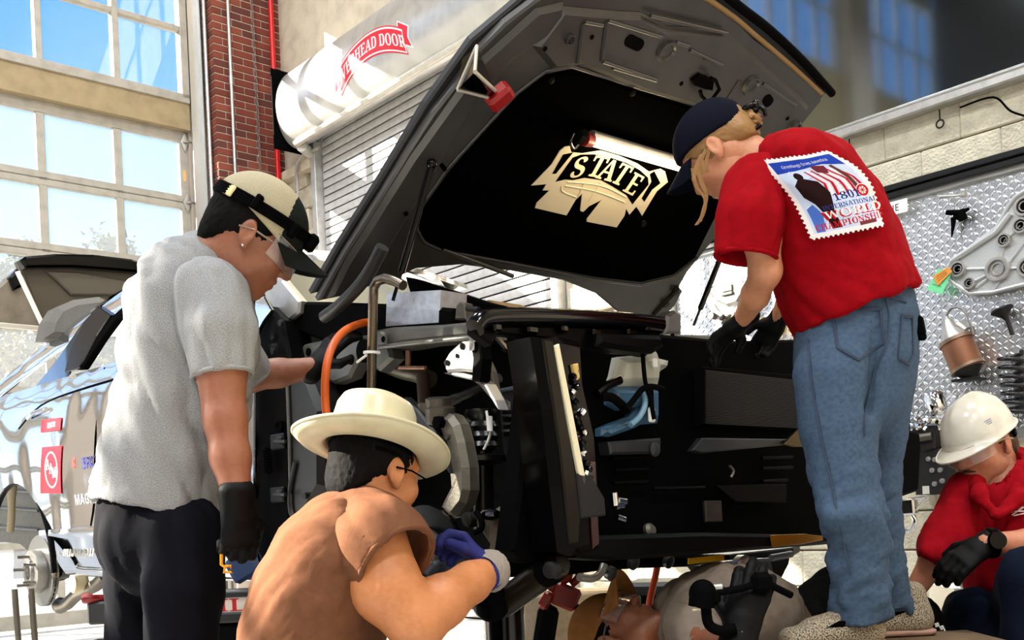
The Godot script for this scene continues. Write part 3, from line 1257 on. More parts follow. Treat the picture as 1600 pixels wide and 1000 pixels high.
func wall_things() -> void:
	# glossy black board high on the wall
	var o := thing("black_board", "large glossy black board in a silver frame, reflecting the windows", "board", Transform3D(FR.basis, FR * Vector3(6.9, 2.72, 0.03)))
	var b := MB.new()
	b.box(Vector3(0, 1.15, 0.015), Vector3(4.2, 2.3, 0.03), 0.003)
	pc("panel", b, mat(Color(0.56, 0.60, 0.61), 0.055, 1.0), o)
	b = MB.new()
	b.box(Vector3(0, -0.005, 0.035), Vector3(4.22, 0.045, 0.075), 0.008)
	b.box(Vector3(0, 0.028, 0.05), Vector3(4.22, 0.02, 0.03), 0.006)
	pc("frame", b, M.alu, o, "silver lower frame rail")
	for p in [[1327, 222, "black ring hook under the board, nearer the woman's back"], [1468, 176, "black ring hook under the board, above the block wall joint"]]:
		var h := wthing("ring_hook", p[2], "hook", p[0], p[1], 0.06, "ring hooks under the black board")
		var t := MB.new()
		t.tube([Vector3(0, 0.015, 0), Vector3(0, -0.035, 0)], 0.004, 8)
		var ring := []
		for i in 17:
			ring.append(Vector3(sin(TAU * i / 16) * 0.019, -0.055 + cos(TAU * i / 16) * 0.019, 0))
		t.tube(ring, 0.0045, 8)
		pc("hook", t, M.iron, h)
	o = wthing("cable", "thin black cable drooping from the board's lower frame", "cable", 1552, 152, 0.06)
	b = MB.new()
	b.tube(spline([lp(o, 1500, 168), lp(o, 1552, 152), lp(o, 1580, 174), lp(o, 1620, 186)]), 0.005, 8)
	pc("cord", b, M.black, o)
	# tread plate board
	o = thing("tread_plate_board", "silver tread plate board in a black frame hung with engine parts", "board", Transform3D(FR.basis, FR * Vector3(6.6, 1.08, 0.03)))
	b = MB.new()
	b.box(Vector3(0, 0.61, 0.005), Vector3(3.4, 1.24, 0.012), 0.002)
	M.tread = tri_tex(mat(Color(0.93, 0.94, 0.95), 0.26, 0.9), 2.0, M.mottle)
	pc("sheet", b, M.tread, o)
	b = MB.new()
	for y in [1.245, 1.285]:
		b.box(Vector3(0, y, 0.03), Vector3(3.44, 0.03, 0.06), 0.004)
	pc("top_rail", b, mat(Color(0.05, 0.055, 0.06), 0.35, 0.3), o, "black double top rail")
	b = MB.new()
	b.box(Vector3(0, 1.222, 0.02), Vector3(3.42, 0.028, 0.03), 0.004)
	b.box(Vector3(0, -0.012, 0.02), Vector3(3.44, 0.05, 0.05), 0.004)
	b.box(Vector3(-1.72, 0.61, 0.02), Vector3(0.03, 1.3, 0.05), 0.004)
	pc("rim", b, M.galv, o)
	var lug := MB.new()
	var rows := []
	for i in 5:
		var r := PackedVector3Array()
		var u := i / 2.0 - 1.0
		var w := 0.0065 * sqrt(maxf(0.0, 1 - u * u)) + 0.0003
		for j in 4:
			var v := j / 1.5 - 1.0
			r.append(Vector3(u * 0.0165, v * w, 0.0032 * (1 - v * v) * (1 - u * u)))
		rows.append(r)
	lug.grid(rows)
	var mm := MultiMesh.new()
	mm.transform_format = MultiMesh.TRANSFORM_3D
	mm.mesh = lug.mesh()
	var xs := 118
	var ys := 43
	mm.instance_count = xs * ys
	var k := 0
	for i in xs:
		for j in ys:
			var a := PI / 4 if (i + j) % 2 == 0 else -PI / 4
			mm.set_instance_transform(k, Transform3D(Basis(Vector3(0, 0, 1), a), Vector3(-1.68 + i * 0.0285, 0.022 + j * 0.0285, 0.0108)))
			k += 1
	var mi := MultiMeshInstance3D.new()
	mi.name = "tread"
	mi.multimesh = mm
	mi.material_override = M.tread
	mi.set_meta("kind", "stuff")
	o.add_child(mi)
	# white sign on the rail
	o = wthing("sign", "white sign reading ZONE on the board's top rail", "sign", 1380, 330, 0.10)
	b = MB.new()
	b.box(Vector3(-0.06, 0, 0), Vector3(0.38, 0.068, 0.006), 0.002)
	pc("plate", b, M.white, o)
	b = MB.new()
	letters(b, "ZONE", "Droid Sans", Transform3D(Basis(), Vector3(0.028, 0.0, 0.0035)), 0.034, 0.001, 1.0, false)
	pc("lettering", b, mat(Color(0.12, 0.12, 0.14), 0.6), o)
	o = wthing("spray_nozzle", "small chrome nozzle clipped to the rail right of the sign", "nozzle", 1490, 306, 0.10)
	b = MB.new()
	b.tube([Vector3(-0.065, 0.01, 0), Vector3(-0.04, 0.008, 0), Vector3(0.02, -0.004, 0), Vector3(0.06, -0.004, 0)], [0.012, 0.008, 0.006, 0.018], 10)
	pc("barrel", b, M.alu, o)
	subframe()
	hung_parts()
	# pier: chain, conduit, red pipe
	o = thing("hoist_chain", "long steel hoist chain hanging before the brick pier", "chain", Transform3D(FL.basis, FL * (hit(FL, 2, 0.28, 398, 100) * Vector3(1, 0, 1) + Vector3(0, 3.3, 0))))
	var lk := MB.new()
	var ring2 := []
	for i in 13:
		ring2.append(Vector3(sin(TAU * i / 12) * 0.011, cos(TAU * i / 12) * 0.021, 0))
	lk.tube(ring2, 0.004, 6, false)
	var lm := lk.mesh()
	for i in 96:
		var e := pc("link", lm, M.steel, o)
		e.position = Vector3(sin(i * 0.05) * 0.006, i * 0.033, 0)
		e.rotation.y = PI / 2 * (i % 2) + 0.4
	for q in [[360, 100, 0.24, 0.016, M.galv, "conduit", "thin grey conduit running up the brick pier"], [427, 100, 0.26, 0.024, mat(Color(0.80, 0.02, 0.04), 0.3), "red_pipe", "bright red pipe running up the corner beside the brick pier"]]:
		var c := hit(FL, 2, q[2], q[0], q[1])
		o = thing(q[5], q[6], "pipe", Transform3D(FL.basis, FL * Vector3(c.x, 0, c.z)))
		b = MB.new()
		b.tube([Vector3(0, 0.0, 0), Vector3(0, 10.4, 0)], q[3], 14)
		pc("tube", b, q[4], o)
		b = MB.new()
		for y in [3.35, 4.9]:
			b.tube([Vector3(0, y - 0.04, 0), Vector3(0, y + 0.04, 0)], q[3] * 1.3, 14)
		pc("coupling", b, q[4], o).set_meta("kind", "stuff")
	o = thing("bent_conduit", "pale conduit bent along the ledge beside the rolling door", "pipe", Transform3D(FR.basis, FR * (hit(FR, 2, 0.12, 467, 380) * Vector3(1, 0, 1))))
	b = MB.new()
	var pts := []
	for q in [[470, 415], [467, 330], [464, 290], [463, 262], [472, 243], [498, 231]]:
		pts.append(lp(o, q[0], q[1]))
	pts[0].y = 0.0
	b.tube(spline(pts, 5), 0.014, 10)
	pc("tube", b, M.frame, o)

func subframe() -> void:
	var o := wthing("suspension_arm", "large silver cast suspension arm with round bosses, hung on the tread plate", "car part", 1560, 400, 0.075)
	var px := func(x: float, y: float) -> Vector2:
		var q := lp(o, 1440 + x / 5.0, 280 + y / 5.0)
		return Vector2(q.x, q.y)
	var out := PackedVector2Array()
	for q in [[215, 690], [245, 640], [470, 470], [590, 380], [670, 230], [740, 140], [830, 80], [1100, 60], [1120, 700], [900, 800], [700, 850], [560, 885], [380, 895], [310, 850], [225, 790]]:
		out.append(px.call(q[0], q[1]))
	var b := MB.new()
	b.plate(out, Transform3D(), -0.02, 0.004, 0.004)
	var rim := []
	for q in out:
		rim.append(Vector3(q.x, q.y, 0.006))
	rim.append(rim[0])
	b.tube(rim, 0.011, 8)
	b.tube([Vector3(px.call(240, 645).x, px.call(240, 645).y, 0.012), Vector3(px.call(590, 415).x, px.call(590, 415).y, 0.014), Vector3(px.call(700, 270).x, px.call(700, 270).y, 0.012)], 0.014, 10)
	for q in [[430, 850, 520, 780], [700, 700, 830, 690], [655, 480, 605, 705], [605, 705, 385, 815], [295, 705, 520, 700], [655, 480, 780, 365], [605, 800, 560, 880], [690, 650, 800, 500]]:
		var a: Vector2 = px.call(q[0], q[1])
		var c: Vector2 = px.call(q[2], q[3])
		b.tube([Vector3(a.x, a.y, 0.006), Vector3(c.x, c.y, 0.006)], 0.008, 8)
	pc("casting", b, tri_tex(mat(Color(0.86, 0.87, 0.87), 0.4, 0.5), 4.0, M.fine), o)
	for q in [[295, 705, 62], [385, 815, 46], [605, 705, 92], [655, 480, 52], [785, 365, 58], [815, 215, 74], [840, 690, 74]]:
		var c: Vector2 = px.call(q[0], q[1])
		var r: float = q[2] / 5.0 / 315.0
		b = MB.new()
		b.lathe([Vector2(r, -0.01), Vector2(r, 0.024), Vector2(r * 0.94, 0.028), Vector2(r * 0.72, 0.028), Vector2(r * 0.68, 0.012), Vector2(r * 0.55, 0.012), Vector2(r * 0.52, 0.022), Vector2(r * 0.42, 0.022), Vector2(r * 0.4, 0.004), Vector2(0.0, 0.004)], Transform3D(Basis(Vector3(1, 0, 0), Vector3(0, 0, 1), Vector3(0, -1, 0)), Vector3(c.x, c.y, 0)), 28, false)
		var e := pc("boss", b, M.alu, o)
		var d := MB.new()
		d.tube([Vector3(c.x, c.y, 0.013), Vector3(c.x, c.y, 0.0135)], r * 0.70, 24)
		pc("bushing", d, M.rubber if q[2] < 80 else M.galv, e)
	for t in [[[90, 760, 205, 685, 240, 720, 125, 835], Color(0.85, 0.55, 0.22), 0.090, "orange paper tag tied to the suspension arm"], [[130, 700, 235, 730, 160, 900, 40, 865], Color(0.45, 0.85, 0.60), 0.084, "green paper tag behind the orange tag"]]:
		var c := hit(FR, 2, t[2] + 0.03, 1440 + t[0][0] / 5.0, 280 + t[0][1] / 5.0)
		var g := thing("paper_tag", t[3], "tag", Transform3D(FR.basis, FR * c), "tags on the suspension arm")
		var p := PackedVector2Array()
		for i in range(0, 8, 2):
			var q := hit(g.transform, 2, 0.0, 1440 + t[0][i] / 5.0, 280 + t[0][i + 1] / 5.0)
			p.append(Vector2(q.x, q.y))
		b = MB.new()
		b.plate(p, Transform3D(), 0, 0.0015)
		pc("card", b, mat(t[1], 0.7), g)
		b = MB.new()
		for i in 3:
			var u := 0.25 + 0.22 * i
			var a := p[0].lerp(p[3], u)
			var c2 := p[1].lerp(p[2], u)
			b.tube([Vector3(a.lerp(c2, 0.15).x, a.lerp(c2, 0.15).y, 0.0018), Vector3(a.lerp(c2, 0.75).x, a.lerp(c2, 0.75).y, 0.0018)], 0.0012, 5)
		pc("printed_line", b, mat(t[1] * 0.55, 0.7), g).set_meta("kind", "stuff")

func hung_parts() -> void:
	# black wiper linkage and black strut mount
	var o := wthing("pivot_bracket", "black pivot bracket with a downward spike on the tread plate", "car part", 1494, 335, 0.09)
	var b := MB.new()
	b.tube([lp(o, 1479, 332), lp(o, 1500, 333), lp(o, 1514, 326)], [0.012, 0.016, 0.007], 10)
	b.tube([lp(o, 1500, 330), lp(o, 1506, 342)], 0.02, 10)
	b.box(Vector3(0.0, -0.005, -0.018), Vector3(0.03, 0.03, 0.05), 0.004)
	pc("bracket", b, M.black, o)
	b = MB.new()
	b.tube([lp(o, 1490, 340), lp(o, 1489, 355), lp(o, 1487, 371)], [0.014, 0.009, 0.003], 10)
	pc("spike", b, M.black, o)
	o = wthing("engine_valve", "dark engine valve with a flared head right of the catalytic converter", "car part", 1567, 490, 0.105)
	b = MB.new()
	b.tube([lp(o, 1582, 523), lp(o, 1574, 500), lp(o, 1570, 494), lp(o, 1566, 485)], [0.010, 0.010, 0.018, 0.05], 14)
	pc("stem", b, M.iron, o)
	b = MB.new()
	b.tube([lp(o, 1566, 485.5), lp(o, 1565, 483)], [0.052, 0.05], 18)
	pc("head", b, M.iron, o)
	# catalytic converter
	o = wthing("catalytic_converter", "rust brown catalytic converter can hung on the tread plate", "car part", 1503, 548, 0.14)
	var cv := func(x: float, y: float) -> Vector3:
		return lp(o, 1440 + x * 0.21, 450 + y * 0.21)
	var rust := tri_tex(mat(Color(0.55, 0.36, 0.25), 0.45, 0.5), 9.0, M.fine)
	b = MB.new()
	b.tube([cv.call(258, 395), cv.call(262, 410), cv.call(340, 585), cv.call(348, 605)], [0.072, 0.076, 0.076, 0.072], 28)
	pc("can", b, rust, o)
	for q in [[252, 385, 262, 408], [340, 585, 349, 604]]:
		b = MB.new()
		b.tube([cv.call(q[0], q[1]), cv.call(q[2], q[3])], 0.082, 28)
		pc("band", b, tri_tex(mat(Color(0.60, 0.50, 0.42), 0.4, 0.7), 9.0, M.fine), o)
	b = MB.new()
	b.tube([cv.call(190, 240), cv.call(215, 310), cv.call(252, 390)], [0.022, 0.045, 0.072], 22)
	b.tube([cv.call(182, 215), cv.call(200, 290)], [0.012, 0.016], 12)
	b.tube([cv.call(265, 280), cv.call(330, 320)], [0.03, 0.022], 12)
	pc("inlet", b, M.alu, o)
	b = MB.new()
	b.tube([cv.call(346, 600), cv.call(372, 655), cv.call(378, 672)], [0.072, 0.035, 0.03], 22)
	b.box(cv.call(350, 682), Vector3(0.13, 0.012, 0.09), 0.003)
	pc("outlet", b, M.iron, o)
	b = MB.new()
	b.tube(spline([cv.call(185, 210), cv.call(225, 150), cv.call(310, 160), cv.call(350, 240), cv.call(375, 300)]), 0.005, 6)
	b.tube([cv.call(372, 290), cv.call(385, 350)], 0.012, 8)
	pc("sensor_lead", b, M.steel, o)
	# coil spring
	o = wthing("coil_spring", "black coil spring at the right edge of the tread plate", "spring", 1587, 646, 0.112)
	var hx := []
	for i in 7 * 16 + 1:
		var a := TAU * i / 16.0
		hx.append(Vector3(cos(a) * 0.05 - 0.012 * i / 112.0, 0.282 * i / 112.0, sin(a) * 0.05))
	b = MB.new()
	b.tube(hx, 0.0105, 8)
	pc("coil", b, mat(Color(0.03, 0.035, 0.05), 0.25), o)
	# valve body and gearbox pieces between the woman and the kneeling boy
	o = wthing("valve_body", "dark valve block with round pale bolt heads beside the white helmet", "car part", 1455, 772, 0.12)
	var vb := func(x: float, y: float) -> Vector2:
		var q := lp(o, 1390 + x * 0.24, 600 + y * 0.24)
		return Vector2(q.x, q.y)
	var p := PackedVector2Array()
	for q in [[175, 600], [165, 450], [200, 425], [340, 420], [380, 500], [410, 540], [405, 640], [395, 710], [300, 720], [180, 722]]:
		p.append(vb.call(q[0], q[1]))
	b = MB.new()
	b.plate(p, Transform3D(), -0.07, 0.02, 0.006)
	p = PackedVector2Array()
	for q in [[175, 430], [160, 330], [165, 280], [310, 270], [320, 330], [315, 420], [250, 440]]:
		p.append(vb.call(q[0], q[1]))
	b.plate(p, Transform3D(), -0.07, 0.035, 0.01)
	pc("block", b, M.iron, o)
	for q in [[292, 562], [345, 560], [308, 650], [358, 630], [268, 488], [310, 492]]:
		var c: Vector2 = vb.call(q[0], q[1])
		b = MB.new()
		b.tube([Vector3(c.x, c.y, 0.018), Vector3(c.x, c.y, 0.028)], 0.0125, 14)
		b.tube([Vector3(c.x, c.y, 0.026), Vector3(c.x, c.y, 0.034)], 0.006, 6)
		pc("bolt", b, M.galv, o)
	b = MB.new()
	b.box(Vector3(vb.call(250, 690).x, vb.call(250, 690).y, 0.021), Vector3(0.034, 0.04, 0.003))
	pc("label", b, mat(Color(0.75, 0.74, 0.70), 0.5), o)
	b = MB.new()
	b.tube([Vector3(vb.call(400, 630).x, vb.call(400, 630).y, -0.02), Vector3(vb.call(440, 620).x, vb.call(440, 620).y, -0.02)], 0.02, 12)
	b.tube([Vector3(vb.call(190, 345).x, vb.call(190, 345).y, 0.04), Vector3(vb.call(240, 350).x, vb.call(240, 350).y, 0.05), Vector3(vb.call(300, 340).x, vb.call(300, 340).y, 0.04)], 0.02, 10)
	pc("boss", b, M.cast, o).set_meta("kind", "stuff")
	o = wthing("throttle_body", "shiny chrome throttle body above the dark valve block", "car part", 1457, 648, 0.14)
	var rng := RandomNumberGenerator.new()
	rng.seed = 5
	b = MB.new()
	b.lathe([Vector2(0.02, -0.05), Vector2(0.045, -0.04), Vector2(0.05, 0.03), Vector2(0.04, 0.045), Vector2(0.0, 0.05)], Transform3D(Basis(Vector3(0, 0, 1), 0.3), Vector3(0.02, 0.06, 0)), 22)
	for i in 14:
		b.box(Vector3(rng.randf_range(-0.09, 0.07), rng.randf_range(-0.07, 0.03), rng.randf_range(-0.02, 0.03)), Vector3(0.03, 0.025, 0.04), 0.006, Basis.from_euler(Vector3(rng.randf(), rng.randf(), rng.randf())))
	pc("body", b, M.chrome, o)
	o = wthing("bracket_clamp", "chrome hinge clamp hung low beside the woman's knee", "car part", 1420, 790, 0.20)
	b = MB.new()
	b.box(lp(o, 1418, 792), Vector3(0.09, 0.08, 0.05), 0.008, Basis(Vector3(0, 0, 1), 0.05))
	b.tube(spline([lp(o, 1426, 806), lp(o, 1430, 815), lp(o, 1424, 828), lp(o, 1412, 830)]), 0.014, 8)
	b.tube([lp(o, 1420, 780), lp(o, 1446, 777)], 0.007, 8)
	b.tube([lp(o, 1432, 796), lp(o, 1446, 778)], 0.005, 8)
	pc("clamp", b, M.chrome, o)
	# castings hung at the near end of the board, behind the woman's arm
	o = wthing("differential_cover", "white cast gearbox housing behind the woman's bent arm", "car part", 1140, 455, 0.13)
	var pp := func(x: float, y: float) -> Vector3:
		return lp(o, 1050 + x / 7.145, 390 + y / 7.145)
	b = MB.new()
	var pl := PackedVector2Array()
	for q in [[490, 440], [560, 350], [680, 300], [800, 340], [830, 480], [760, 600], [640, 640], [520, 580]]:
		var c: Vector3 = pp.call(q[0], q[1])
		pl.append(Vector2(c.x, c.y))
	b.plate(pl, Transform3D(), -0.08, 0.03, 0.015)
	pc("housing", b, M.galv, o)
	b = MB.new()
	b.box(pp.call(660, 440) + Vector3(0, 0, 0.03), Vector3(0.07, 0.04, 0.02), 0.005)
	b.box(pp.call(660, 500) + Vector3(0, 0, 0.03), Vector3(0.08, 0.02, 0.03), 0.005)
	pc("rib", b, M.cast, o).set_meta("kind", "stuff")
	o = wthing("control_arm", "curved silver control arm beside the cast housing", "car part", 1115, 470, 0.16)
	b = MB.new()
	var q2 := func(x: float, y: float) -> Vector3:
		return lp(o, 1050 + x / 7.145, 390 + y / 7.145)
	b.tube(spline([q2.call(400, 440), q2.call(430, 580), q2.call(490, 690), q2.call(560, 760)]), 0.022, 10)
	pc("arm", b, M.alu, o)
	b = MB.new()
	b.tube([q2.call(490, 745) + Vector3(0, 0, 0.0), q2.call(490, 745) + Vector3(0, 0, 0.05)], 0.02, 14)
	pc("bushing", b, M.cast, o)
	o = wthing("brake_caliper", "dark mottled caliper hung below the cast housing", "car part", 1146, 497, 0.13)
	b = MB.new()
	for i in 9:
		b.box(Vector3(rng.randf_range(-0.06, 0.06), rng.randf_range(-0.04, 0.04), 0), Vector3(0.04, 0.035, 0.05), 0.008, Basis.from_euler(Vector3(rng.randf(), rng.randf(), rng.randf())))
	pc("casting", b, M.cast, o)
	o = wthing("sample_cylinder", "tan metal cylinder on the board beside the woman's elbow", "car part", 1194, 513, 0.12)
	b = MB.new()
	b.tube([lp(o, 1192, 497), lp(o, 1194, 530)], [0.028, 0.026], 20)
	pc("can", b, tri_tex(mat(Color(0.62, 0.50, 0.36), 0.4, 0.5), 8.0, M.fine), o)
	o = wthing("dust_cap", "round cream disc beside the tan cylinder", "car part", 1217, 512, 0.12)
	b = MB.new()
	b.lathe([Vector2(0.042, -0.02), Vector2(0.045, 0.0), Vector2(0.04, 0.008), Vector2(0.0, 0.012)], Transform3D(Basis(Vector3(1, 0, 0), Vector3(0, 0, 1), Vector3(0, -1, 0)), Vector3.ZERO), 28)
	pc("disc", b, mat(Color(0.78, 0.68, 0.48), 0.45), o)
	o = wthing("bolt_bracket", "small steel bracket with bolts at the red shirt's edge", "car part", 1405, 412, 0.07)
	b = MB.new()
	b.box(Vector3(0, 0.0, 0), Vector3(0.05, 0.06, 0.05), 0.01, Basis(Vector3(0, 0, 1), 0.4))
	b.tube([Vector3(-0.02, 0.03, 0), Vector3(0.02, 0.06, 0.01)], 0.012, 10)
	b.tube([Vector3(0.01, -0.03, 0.01), Vector3(-0.01, -0.06, 0.01)], 0.010, 10)
	pc("bracket", b, M.cast, o)
# ---------------------------------------------------------------- the car, in its own axes: x forward, y up, z to its right (outwards, towards the camera)
var car_node: Node3D

func side(w: float) -> Transform3D:
	return Transform3D(Basis(), Vector3(0, 0, w))

func front(u: float) -> Transform3D:
	return Transform3D(Basis(Vector3(0, 0, -1), Vector3.UP, Vector3(1, 0, 0)), Vector3(u, 0, 0))

func level(h: float) -> Transform3D:
	return Transform3D(Basis(Vector3(1, 0, 0), Vector3(0, 0, -1), Vector3(0, 1, 0)), Vector3(0, h, 0))

func cp(t: Transform3D, a: Array) -> PackedVector2Array:       # picture corners -> outline in a plane of the car
	var p := PackedVector2Array()
	for i in range(0, a.size(), 2):
		var q := hit(CAR * t, 2, 0.0, a[i], a[i + 1])
		p.append(Vector2(q.x, q.y))
	return p

func cq(t: Transform3D, x: float, y: float) -> Vector3:        # picture point -> place in the car's axes
	return t * hit(CAR * t, 2, 0.0, x, y)

func cqs(t: Transform3D, a: Array) -> Array:
	var r := []
	for i in range(0, a.size(), 2):
		r.append(cq(t, a[i], a[i + 1]))
	return r

func cplate(called: String, t: Transform3D, a: Array, z0: float, z1: float, m: Material, parent: Node3D, bev := 0.004, label := "") -> MeshInstance3D:
	var b := MB.new()
	b.plate(cp(t, a), t, z0, z1, bev)
	return pc(called, b, m, parent, label)

func ctube(called: String, t: Transform3D, a: Array, r, m: Material, parent: Node3D, smooth := true, label := "") -> MeshInstance3D:
	var b := MB.new()
	var p := cqs(t, a)
	b.tube(spline(p, 5) if smooth and p.size() > 2 else p, r, 14)
	return pc(called, b, m, parent, label)

func clathe(called: String, o: Vector3, axis: Vector3, prof: Array, m: Material, parent: Node3D, sides := 36, label := "") -> MeshInstance3D:
	var b := MB.new()
	var y := axis.normalized()
	var x := y.cross(Vector3.UP if absf(y.y) < 0.9 else Vector3.RIGHT).normalized()
	b.lathe(prof, Transform3D(Basis(x, y, x.cross(y)), o), sides)
	return pc(called, b, m, parent, label)

func car() -> void:
	car_node = thing("car", "silver mirror-wrapped car, raised, its hood and tailgate open and its front stripped bare", "car", CAR)
	M.wrap = mat(Color(0.86, 0.88, 0.90), 0.05, 1.0)
	M.wrap.normal_enabled = true
	M.wrap.normal_texture = ntex(0.006, 31, 6.0, [], 512, 2)
	M.wrap.normal_scale = 0.5
	M.wrap.uv1_triplanar = true
	M.wrap.uv1_scale = Vector3.ONE * 0.6
	M.hoodgrey = tri_tex(mat(Color(0.315, 0.31, 0.305), 0.34, 0.55), 1.2, M.mottle)
	M.bodygrey = tri_tex(mat(Color(0.40, 0.40, 0.375), 0.42, 0.4), 2.0, M.mottle)
	M.dark = tri_tex(blackish(Color(0.04, 0.04, 0.043), 0.6, 0.12), 2.0, M.fine)
	M.plastic = tri_tex(blackish(Color(0.018, 0.018, 0.02), 0.45, 0.16), 3.0, M.fine)
	M.panel = tri_tex(mat(Color(0.15, 0.155, 0.165), 0.45, 0.2), 2.0, M.mottle)
	car_hood()
	car_rear()
	car_bay()
	car_nose()
	car_wheels()

func car_hood() -> void:
	var c := cos(deg_to_rad(40.0))
	var s := sin(deg_to_rad(40.0))
	var T := Transform3D(Basis(Vector3(0, 0, -1), Vector3(c, s, 0), Vector3(s, -c, 0)), Vector3(-0.5, 1.48, 0))
	var outline := [497, 472, 538, 400, 600, 302, 640, 236, 676, 180, 712, 134, 748, 80, 790, 38, 834, 4, 890, -32, 960, -50, 1040, -48, 1090, -26, 1140, 20, 1180, 60, 1240, 104, 1286, 146, 1284, 158, 1240, 212, 1180, 290, 1120, 370, 1075, 425, 1050, 470, 1020, 499, 968, 490, 932, 460, 880, 439, 800, 425, 720, 415, 650, 421, 612, 440, 585, 446, 545, 462]
	var hood := cplate("hood", T, outline, -0.025, 0.0, M.hoodgrey, car_node, 0.006, "open grey hood seen from below")
	# painted outer skin and the black seal along its leading edge
	cplate("outer_skin", T, [492, 470, 534, 396, 596, 298, 672, 172, 744, 72, 834, -4, 890, -42, 960, -62, 1040, -60, 1098, -38, 1160, 8, 1204, 40, 1256, 90, 1307, 144, 1290, 162, 1240, 220, 1120, 376, 1050, 474, 1020, 496, 880, 436, 720, 412, 600, 440], -0.05, -0.027, M.panel, hood, 0.006)
	ctube("seal", T, [900, -40, 1040, -56, 1100, -32, 1160, 14, 1204, 48, 1256, 97, 1300, 146], 0.014, M.rubber, hood, true)
	ctube("seal", T, [1010, -25, 1080, -14, 1140, 22, 1180, 55, 1240, 106, 1284, 146], 0.008, mat(Color(0.55, 0.42, 0.22), 0.5), hood, true)
	# stepped flange along the near edge, and ribs
	cplate("step", T, [538, 407, 640, 244, 712, 143, 750, 90, 836, 12, 880, 2, 880, 40, 800, 92, 740, 160, 660, 300, 600, 395, 560, 440, 510, 466], -0.001, 0.016, M.hoodgrey, hood, 0.014)
	cplate("bay_frame", T, [876, 8, 960, 16, 1000, 18, 1040, 40, 1130, 45, 1180, 88, 1250, 150, 1262, 165, 1216, 225, 1180, 250, 1150, 182, 1000, 140, 905, 100, 860, 106, 830, 70], 0.0, 0.02, M.hoodgrey, hood, 0.016)
	var d := 0.021
	for r in [[905, 30, 897, 92], [908, 28, 936, 33], [942, 26, 934, 88], [944, 26, 1028, 52], [936, 90, 1018, 118], [1050, 60, 1070, 66], [1072, 72, 1122, 96], [1186, 125, 1238, 160], [1128, 155, 1150, 120], [952, 100, 1020, 120], [1010, 18, 1130, 46]]:
		ctube("rib", T, [r[0], r[1], r[2], r[3]], 0.006, M.hoodgrey, hood, false).translate_object_local(T.basis.z * d)
	for r in [[720, 180, 655, 290], [655, 290, 600, 392], [800, 430, 690, 388]]:
		ctube("rib", T, [r[0], r[1], r[2], r[3]], 0.008, M.hoodgrey, hood, false).translate_object_local(T.basis.z * 0.004)
	for q in [[1036, 74, 0.036], [1168, 128, 0.036], [1235, 195, 0.03], [884, 54, 0.016]]:
		clathe("boss", cq(T, q[0], q[1]) + T.basis.z * 0.02, T.basis.z, [Vector2(q[2], 0), Vector2(q[2] * 0.9, 0.012), Vector2(q[2] * 0.7, 0.012), Vector2(q[2] * 0.55, 0.004), Vector2(0, 0.004)], M.hoodgrey, hood)
	for q in [[985, 61, 0.078, 0.036, -0.35], [1194, 152, 0.055, 0.036, -0.62]]:
		var b := MB.new()
		b.plate(round_rect(q[2], q[3], q[3] * 0.48), Transform3D(T.basis * Basis(Vector3(0, 0, 1), q[4] + 0.33), cq(T, q[0], q[1])), 0.018, 0.0225)
		pc("slot", b, M.black, hood, "black slot through the hood's inner panel")
	for q in [[846, 70], [919, 52], [1059, 125], [1095, 84], [1225, 180], [690, 258], [630, 328]]:
		clathe("hole", cq(T, q[0], q[1]) + T.basis.z * 0.02, T.basis.z, [Vector2(0.007, -0.02), Vector2(0.007, 0.002), Vector2(0, 0.002)], M.black, hood, 14)
	# striker loop of the latch
	cplate("latch_plate", T, [1072, 118, 1085, 108, 1108, 118, 1106, 134, 1094, 132, 1076, 126], 0.02, 0.032, M.black, hood)
	var lt := []
	for q in cqs(T, [1080, 128, 1082, 136, 1094, 148, 1110, 126, 1104, 112, 1096, 108]):
		lt.append(q + T.basis.z * 0.05)
	var lb := MB.new()
	lb.tube(lt, 0.006, 10)
	pc("striker", lb, M.black, hood, "black wire striker loop")
	# insulation pad with the cream emblem
	var ins := cplate("insulation", T, [656, 332, 700, 270, 760, 198, 808, 150, 830, 128, 852, 116, 892, 108, 950, 124, 1000, 142, 1140, 184, 1165, 205, 1160, 250, 1120, 330, 1085, 400, 1050, 428, 1000, 440, 930, 432, 800, 407, 690, 387, 664, 374, 655, 356], 0.001, 0.012, blackish(Color(0.008, 0.008, 0.008), 0.9, 0.05), hood, 0.008, "black felt insulation pad")
	ctube("pad_edge", T, [652, 330, 700, 262, 806, 146, 852, 111, 892, 103, 1000, 138, 1146, 180], 0.007, M.hoodgrey, hood, false)
	ctube("pad_edge", T, [651, 335, 651, 358, 662, 378, 690, 391, 800, 411, 930, 437, 1000, 445, 1054, 432, 1090, 402], 0.007, M.hoodgrey, hood, false)
	var cream := mat(Color(0.84, 0.79, 0.68), 0.8)
	var em := func(a: Array) -> Array:     # from the enlarged detail
		var r := []
		for i in range(0, a.size(), 2):
			r.append(820 + a[i] / 5.557)
			r.append(180 + a[i + 1] / 5.557)
		return r
	cplate("emblem", T, em.call([36, 590, 210, 410, 285, 285, 330, 250, 370, 245, 385, 300, 480, 310, 640, 285, 800, 330, 960, 400, 1060, 470, 1160, 445, 1200, 470, 1225, 560, 1130, 640, 1075, 730, 1000, 855, 950, 775, 890, 845, 862, 795, 850, 850, 780, 955, 520, 905, 520, 880, 650, 715, 540, 770, 490, 820, 462, 810, 478, 660, 440, 700, 425, 712, 345, 850, 70, 785, 85, 740, 195, 632, 135, 632, 168, 578]), 0.011, 0.014, cream, ins, 0.001, "cream M and ribbon emblem on the pad")
	var ink := blackish(Color(0.008, 0.008, 0.008), 0.9, 0.05)
